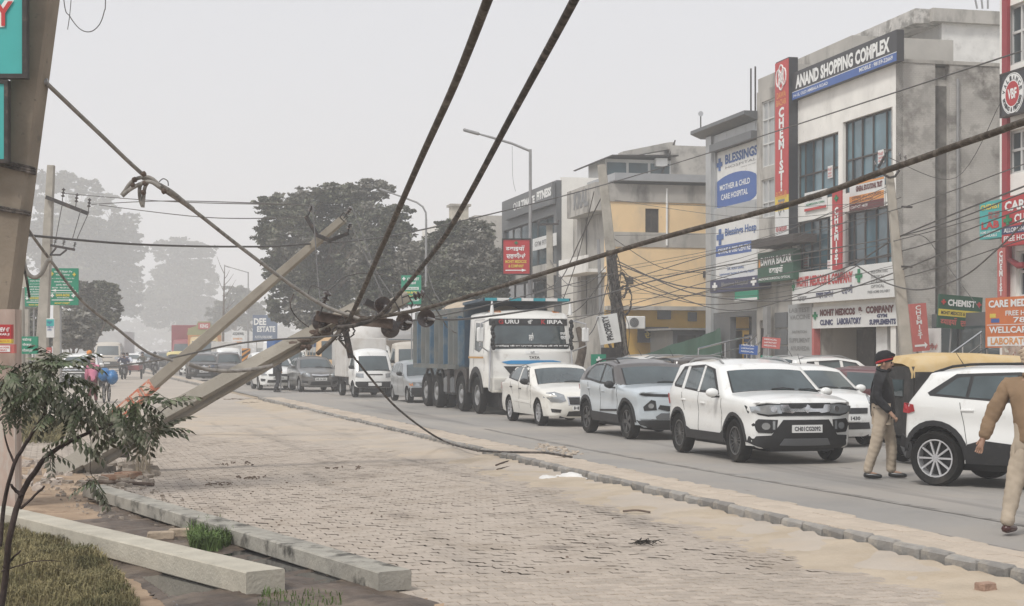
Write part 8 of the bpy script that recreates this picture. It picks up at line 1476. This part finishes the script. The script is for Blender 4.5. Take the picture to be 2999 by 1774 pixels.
# ---- foreground bush with pinnate leaves; every leaf is a piece
BM = mat('leaf_green', (.06, .082, .036), .6, var=.3, scale=14, dirt=[((.23, .205, .16), 6, .46, .66)], rand=.55, spec=.4); TW = mat('twig', (.055, .04, .035), .85, var=.3, scale=20)
def leaf_mesh(seed, L_=.22, pairs=6):
    r = random.Random(seed); mb = MB(); bend = r.uniform(.02, .07); pts = [Vector((L_*t, .01*math.sin(3*t+seed), -bend*t*t)) for t in np.linspace(0, 1, 7)]; mb.tube(pts, [.0022]*6+[.001], 4, cap=False)
    for i in range(pairs):
        t = .16+.84*i/(pairs-1); c = Vector((L_*t, 0, -bend*t*t))
        for sg in (1, -1):
            ll = .064*(1-.35*abs(t-.45))*r.uniform(.8, 1.15); wd = ll*.25; d = Vector((.45+.3*t, sg*.85, -.45+r.uniform(-.25, .15))).normalized(); n = d.cross(Vector((0, 0, 1))).normalized()
            a = c+d*ll*.5-Vector((0, 0, .006)); tip = c+d*ll-Vector((0, 0, .012+.01*r.random())); mb.add([c, a+n*wd-Vector((0, 0, .003)), tip, a-n*wd-Vector((0, 0, .003)), a+Vector((0, 0, .003))], [(0, 1, 4), (1, 2, 4), (2, 3, 4), (3, 0, 4)])
    return mb.mesh('leaf', BM)
bush = thing('bush', 'leafy neem like sapling with dusty drooping leaves in the near left corner', 'bush', T(P(-6, 1800, 9.7).x, 9.7, 0)); bb = Vector((P(-6, 1800, 9.7).x, 9.7, 0))
LMs = [leaf_mesh(k) for k in range(7)]
def br(pts, r0, r1, d=9.7):
    q = [P(x, y, d+(.0 if i == 0 else .05*math.sin(i*2.1+x*.01)))-bb for i, (x, y) in enumerate(pts)]; sp = spline(q, 4); rr = random.Random(int(pts[0][0]*7+pts[0][1])); sp = [p+Vector((rr.uniform(-.003, .003), 0, rr.uniform(-.003, .003))) for p in sp]
    MB().tube(sp, [.78*(r0+(r1-r0)*i/(len(sp)-1)) for i in range(len(sp))], 7).obj('branch', TW, bush, 60)
br([(-6, 1840), (15, 1700), (30, 1560), (66, 1440), (100, 1385), (132, 1338)], .028, .021); br([(132, 1338), (190, 1300), (262, 1266), (330, 1242), (400, 1216)], .02, .007); br([(330, 1245), (385, 1252), (440, 1236), (480, 1200), (545, 1155)], .008, .003)
br([(0, 1600), (12, 1480), (40, 1360), (85, 1285), (122, 1225), (134, 1205)], .018, .013); br([(134, 1206), (128, 1180), (120, 1150)], .012, .006); br([(134, 1208), (118, 1190), (108, 1150)], .01, .005); br([(64, 1452), (48, 1438), (32, 1420)], .018, .01); br([(60, 1490), (92, 1460), (130, 1424)], .012, .008); br([(10, 1660), (32, 1640), (60, 1614)], .012, .007)
br([(5, 1672), (60, 1655), (110, 1642), (180, 1644)], .006, .003); br([(45, 1360), (20, 1300), (8, 1240)], .01, .005); br([(262, 1266), (268, 1320), (265, 1380), (290, 1420)], .003, .002, 9.8); br([(180, 1300), (150, 1330), (150, 1380)], .004, .003, 9.65); br([(190, 1300), (220, 1240), (230, 1180)], .008, .004); br([(110, 1160), (150, 1100), (190, 1060)], .006, .003); br([(110, 1160), (60, 1120), (20, 1090)], .006, .003)
CL = [(60, 1095, 85, 36, 34), (165, 1068, 60, 24, 20), (205, 1052, 40, 14, 8), (40, 1160, 70, 45, 26), (130, 1140, 80, 45, 32), (200, 1125, 50, 42, 18), (30, 1205, 40, 22, 8), (235, 1195, 60, 35, 24), (170, 1200, 50, 28, 14), (320, 1200, 50, 25, 16), (395, 1195, 60, 22, 18), (475, 1165, 50, 12, 10), (430, 1240, 60, 30, 20), (335, 1265, 60, 28, 12), (205, 1290, 40, 34, 8), (140, 1330, 12, 30, 4), (275, 1400, 12, 24, 5)]
rr = random.Random(99)
for (cx_, cy_, rx, ry, n) in CL:
    for k in range(int(n*.6)):
        a = rr.uniform(0, 2*PI); q = rr.random()**.5; x, y = cx_+rx*q*math.cos(a), cy_+ry*q*math.sin(a); p = P(x, y, 9.7+rr.uniform(-.3, .3))-bb; yaw = math.atan2(rr.uniform(-.6, .6), (x-cx_)/rx+rr.uniform(-.7, .7)); sc_ = rr.uniform(.7, 1.1)
        M = Matrix.Translation(p) @ Matrix.Rotation(yaw, 4, 'Z') @ Matrix.Rotation(rr.uniform(.0, .9)+(-.8 if y < 1070 or x > 450 else 0), 4, 'Y') @ Matrix.Rotation(rr.uniform(-.5, .5), 4, 'X') @ Matrix.Scale(sc_, 4) @ Matrix.Translation((-.06, 0, 0))
        link('leaf', rr.choice(LMs), bush, M)

# ---- grass
def blades(name, label, pts_fn, n, h, m, seed=1, w_=.006):
    g = np.random.default_rng(seed); P0 = pts_fn(g, n); K = len(P0); a = g.uniform(0, 2*PI, K); L_ = h*g.uniform(.4, 1.2, K); lean = g.uniform(.2, .9, K); d = np.stack([np.cos(a), np.sin(a), np.zeros(K)], 1); s = np.stack([-np.sin(a), np.cos(a), np.zeros(K)], 1)*w_
    up = np.array([0, 0, 1.]); p1 = P0+(d*(lean*.3)[:, None]+up*.62)*L_[:, None]; p2 = P0+(d*lean[:, None]+up*(.95-lean*.35)[:, None])*L_[:, None]
    V = np.concatenate([np.stack([P0-s, P0+s, p1+s*.8, p1-s*.8], 1).reshape(-1, 3), np.stack([p1-s*.8, p1+s*.8, p2+s*.1, p2-s*.1], 1).reshape(-1, 3)]); return tag(link(name, np_mesh(name, V, 4, m)), label, None, None, 'stuff')
GR1 = mat('grass_olive', (.24, .205, .105), .85, var=.35, scale=2.5, dirt=((.11, .105, .05), 2, .45, .6)); GR2 = mat('grass_green', (.10, .15, .045), .7, var=.3, scale=5)
def scatter(poly, zf=lambda x, y: 0.0, clump=.0):
    xs = [p[0] for p in poly]; ys = [p[1] for p in poly]
    def f(g, n):
        out = []
        while len(out) < n:
            x, y = g.uniform(min(xs), max(xs)), g.uniform(min(ys), max(ys))
            if inpoly(x, y, poly) and nz(x, y, 2.2, 3)+g.uniform(-.9, 1.2) > 0: out.append((x, y, zf(x, y)))
        return np.array(out)
    return f
GP = [G(-60, 1545), G(60, 1560), G(190, 1590), G(300, 1655), G(360, 1720), G(410, 1800), G(380, 1900), G(-100, 1900)]
def mound(x, y): return .05+.05*nz(x, y, 1.4, 1)
tag(height_sheet('grass_bank', -4.6, -2.0, 9.3, 16, .08, lambda x, y: (mound(x, y)-.015) if inpoly(x, y, GP) else None, mat('grass_soil', (.15, .12, .07), .9, var=.3, scale=5, bump=.6)), 'low bank of soil under the grass', 'bank')
blades('grass', 'short olive grass covering the bank in the near left corner', scatter(GP, mound), 17000, .085, GR1, 1, .004)
blades('grass', 'fresh green tuft of grass beside the stained lying pole', scatter([G(548, 1570), G(640, 1560), G(690, 1600), G(640, 1625), G(560, 1625)], lambda x, y: .03), 1100, .17, GR2, 2)
blades('weeds', 'sparse weeds at the bottom edge beside the lying poles', scatter([G(770, 1745), G(1000, 1760), G(1000, 1850), G(740, 1850)], lambda x, y: .03), 350, .07, GR2, 3, .004)
blades('grass', 'dry patchy grass on the verge behind the bush', scatter([G(-200, 1215), G(120, 1215), G(210, 1260), G(170, 1300), G(-200, 1310)], lambda x, y: .02), 9000, .16, GR1, 4, .012)
blades('weeds', 'thin dry weed stalks by the foot of the fallen pole', scatter([G(395, 1375), G(440, 1372), G(440, 1400), G(400, 1400)], lambda x, y: .0), 60, .75, mat('dry_stalk', (.25, .21, .15)), 5, .005)

# ---- rubble and litter
def chunk(seed, s=(1, 1, .7)):
    r = random.Random(seed); bm = bmesh.new(); bmesh.ops.create_icosphere(bm, subdivisions=1, radius=1)
    for v in bm.verts: v.co = Vector((v.co.x*s[0], v.co.y*s[1], v.co.z*s[2]))*r.uniform(.72, 1.12)
    return bm
def pile(name, label, poly, n, s0, s1, m, seed=1, z=.0):
    r = random.Random(seed); mb = MB(); xs = [p[0] for p in poly]; ys = [p[1] for p in poly]; k = 0
    while k < n:
        x, y = r.uniform(min(xs), max(xs)), r.uniform(min(ys), max(ys))
        if not inpoly(x, y, poly): continue
        k += 1; s = s0+(s1-s0)*r.random()**3; M = Matrix.Translation((x, y, z+s*.3)) @ Matrix.Rotation(r.uniform(0, 6), 4, 'Z') @ Matrix.Rotation(r.uniform(-.5, .5), 4, 'X')
        a = [(-1, -.7, -.4), (1, -.8, -.4), (.9, .8, -.4), (-1, .6, -.4), (-.7, -.5, .4), (.8, -.6, .5), (.6, .6, .35), (-.8, .5, .45)]; mb.add([M @ Vector((q[0]*s*r.uniform(.7, 1.2), q[1]*s*r.uniform(.6, 1.1), q[2]*s*r.uniform(.6, 1.2))) for q in a], [(3, 2, 1, 0), (4, 5, 6, 7), (0, 1, 5, 4), (1, 2, 6, 5), (2, 3, 7, 6), (3, 0, 4, 7)])
    return tag(mb.obj(name, m), label, None, None, 'stuff')
M_RUBB = mat('rubble', (.27, .23, .19), .95, var=.3, scale=6, bump=.5); M_BRICK = mat('broken_brick', (.25, .145, .095), .95, var=.25, scale=8, bump=.6, dirt=((.32, .26, .2), 5, .5, .7))
RP_ = [G(150, 1385), G(250, 1350), G(440, 1362), G(470, 1395), G(430, 1425), G(200, 1425), G(110, 1430)]
pile('rubble', 'broken concrete and earth heaped round the foot of the fallen pole', RP_, 260, .015, .10, M_RUBB, 1); pile('rubble', 'light mortar crumbs and litter scattered left of the fallen pole', [G(0, 1370), G(180, 1340), G(220, 1400), G(150, 1450), G(0, 1440)], 160, .015, .10, mat('crumbs', (.42, .36, .31), .9, var=.3, scale=9), 2, .02)
pile('gravel', 'small stones and crumbs spread over the damp verge', [G(130, 1425), G(420, 1420), G(760, 1560), G(500, 1560), G(200, 1500)], 420, .006, .035, M_RUBB, 3, .015); pile('litter', 'small dark crumbs and dead leaves scattered on the paving', [G(430, 1370), G(1100, 1400), G(1900, 1500), G(1700, 1700), G(1200, 1700), G(500, 1420)], 110, .005, .017, mat('dead_leaf', (.17, .13, .1), .9), 4, .004)
def solid(name, label, cat, px, py, size, m, seed, yaw=0, z=0, group=None):
    r = random.Random(seed); mb = MB(); sx, sy, sz = size; mb.box((-sx/2, -sy/2, 0), (sx/2, sy/2, sz), ch=min(size)*.12); mb.v = [(a+r.uniform(-.05, .05)*sx, b+r.uniform(-.05, .05)*sy, c+r.uniform(-.06, .06)*sz) for a, b, c in mb.v]
    o = mb.obj(name, m, T(0, 0, 0) and None); q = G(px, py); o.matrix_world = T(q.x, q.y, z, yaw); return tag(o, label, cat, group)
solid('brick', 'dusty brick lying between the two lying poles, left one', 'brick', 472, 1588, (.24, .12, .07), mat('brick_pale', (.40, .32, .24), .9, var=.2, scale=9, bump=.5), 1, .3, .03); solid('brick', 'dusty brick lying between the two lying poles, right one', 'brick', 534, 1580, (.24, .12, .075), MATS['brick_pale'], 2, .1, .03)
solid('broken_brick', 'left brown broken slab beside the rubble heap', 'slab', 335, 1405, (.34, .26, .07), M_BRICK, 3, .4); solid('broken_brick', 'right brown broken slab beside the rubble heap', 'slab', 376, 1400, (.3, .24, .09), M_BRICK, 4, -.5); solid('stone', 'grey angular stone on top of the rubble behind the slabs', 'stone', 395, 1385, (.3, .2, .15), M_RUBB, 5, .6); solid('stone', 'dark small stone perched near the fallen pole', 'stone', 360, 1368, (.18, .14, .16), M_DARK, 6, .2, .15)
solid('brick', 'reddish brick chunk on the sand at the bottom right', 'brick', 2886, 1735, (.14, .1, .075), mat('brick_red', (.36, .24, .18), .9, var=.25, scale=12, bump=.6), 7, .5); solid('stone', 'small pale stone on the sand below the kerb', 'stone', 2280, 1548, (.06, .04, .035), M_MEDTOP2, 8, .5)
def stick(label, pts, r, m=M_RUST, name='stick', cat='stick'): return cable(label, pts, r, m, 4, name, cat, 6)
stick('long rusty iron rod lying beside the rubble', [G(250, 1410, .05), G(350, 1413, .04), G(450, 1419, .03)], .024); stick('grey twig lying on the median nose sand', [G(870, 1205, .04), G(905, 1196, .05), G(940, 1190, .03)], .014); stick('broken twig on the sand right of the plastic bag', [G(1825, 1497, .02), G(1865, 1494, .04), G(1905, 1500, .02)], .011); stick('twig on the sand near the kerb bend', [G(1452, 1362, .03), G(1480, 1352, .04), G(1520, 1345, .02)], .012); stick('thin bent branch on the sand below the median', [G(1455, 1374, .02), G(1490, 1366, .02), G(1560, 1356, .02)], .008)
rr = random.Random(31); mb = MB(); c0 = G(1893, 1596)
for k in range(34): a = rr.uniform(0, 6.28); p = c0+Vector((rr.uniform(-.09, .09), rr.uniform(-.14, .14), rr.uniform(.005, .03))); mb.tube([p, p+Vector((.05*math.cos(a), .05*math.sin(a), rr.uniform(0, .03))), p+Vector((.09*math.cos(a+.4), .09*math.sin(a+.4), .005))], .004, 4)
tag(mb.obj('dead_twigs', mat('dead_black', (.03, .026, .022), .9)), 'dark clump of dead twigs on the paving', None, None, 'stuff')
for k, (x, y, n, sp_) in enumerate(((700, 1170, 16, .5), (770, 1180, 14, .45), (725, 1402, 12, .2), (640, 1420, 8, .15), (690, 1360, 10, .3), (1000, 1372, 8, .3))):
    mb = MB(); c0 = G(x, y)
    for j in range(n): a = rr.uniform(0, 6.28); p = c0+Vector((rr.uniform(-sp_, sp_), rr.uniform(-sp_, sp_), .01)); s = rr.uniform(.04, .12)*(1.5 if y < 1200 else .5); mb.tube([p, p+Vector((s*math.cos(a), s*math.sin(a), rr.uniform(.005, .025))), p+Vector((1.7*s*math.cos(a+.3), 1.7*s*math.sin(a+.3), .01))], rr.uniform(.006, .014), 4)
    tag(mb.obj('dry_leaves', mat('dead_leaf', (.1, .075, .055), .9)), ['curled dry debris left of the median nose', 'curled dry debris at the tip of the median', 'small dry leaf heap on the paving centre left', 'dry leaf on the paving near the iron rod', 'dry twigs on the paving beyond the iron rod', 'dry crumbs on the paving below the hanging wire'][k], None, None, 'stuff')
# white plastic bag, crumpled
mb = MB(); rr = random.Random(8); nx, ny = 16, 9; vs = []
for j in range(ny):
    for i in range(nx):
        u, v = i/(nx-1), j/(ny-1); e = math.sin(PI*u)**.5*math.sin(PI*v)**.5; vs.append(((u-.5)*.74*(1-.25*abs(v-.5))+rr.uniform(-.02, .02), (v-.5)*.42+rr.uniform(-.02, .02), .008+.075*e*(.55+.45*math.sin(u*9+v*4))+rr.uniform(0, .02)))
mb.add(vs, [(j*nx+i, j*nx+i+1, (j+1)*nx+i+1, (j+1)*nx+i) for j in range(ny-1) for i in range(nx-1)]); o = mb.obj('plastic_bag', mat('white_plastic', (.72, .70, .66), .5, var=.06), None, 180); q = G(1658, 1402); o.matrix_world = T(q.x, q.y, .0, -.25); tag(o, 'crumpled white plastic bag lying against the kerb', 'bag')
# broken edging where the wire meets the median, skid marks on the far road
pile('rubble', 'crumbled slabs and twigs on the far edge of the median', [G(1560, 1298, .1), G(1640, 1308, .1), G(1710, 1330, .1), G(1660, 1338, .1), G(1570, 1316, .1)], 60, .02, .07, M_MEDTOP2, 9, .1)
o = thing('tree_stump', 'bare brown tree trunk standing beside the parked motorcycles', 'tree', T(P(1702, CY, 50)-Vector((0, 0, EYE)))); MB().tube(spline([(0, 0, 0), (-.1, 0, 1.0), (.05, 0, 1.9), (-.1, .1, 2.5)], 4), [.24, .2, .18, .17, .15, .15, .14, .14, .13, .12, .12, .1, .08], 9).obj('trunk', M_BARK, o, 60)
# ---- the air
mb = MB(); mb.box((-640, -40, -1.03), (640, 1100, 80)); hz = mb.obj('haze', bpy.data.materials.new('haze_air')); m = hz.data.materials[0]; m.use_nodes = True; N_ = m.node_tree.nodes; N_.remove(N_['Principled BSDF'])
pv = N_.new('ShaderNodeVolumePrincipled'); pv.inputs['Density'].default_value = .0022; pv.inputs['Color'].default_value = (.97, .985, 1.0, 1); pv.inputs['Anisotropy'].default_value = .0; m.node_tree.links.new(pv.outputs[0], N_['Material Output'].inputs['Volume']); tag(hz, 'pale winter haze and smoke over the whole street', None, None, 'stuff')
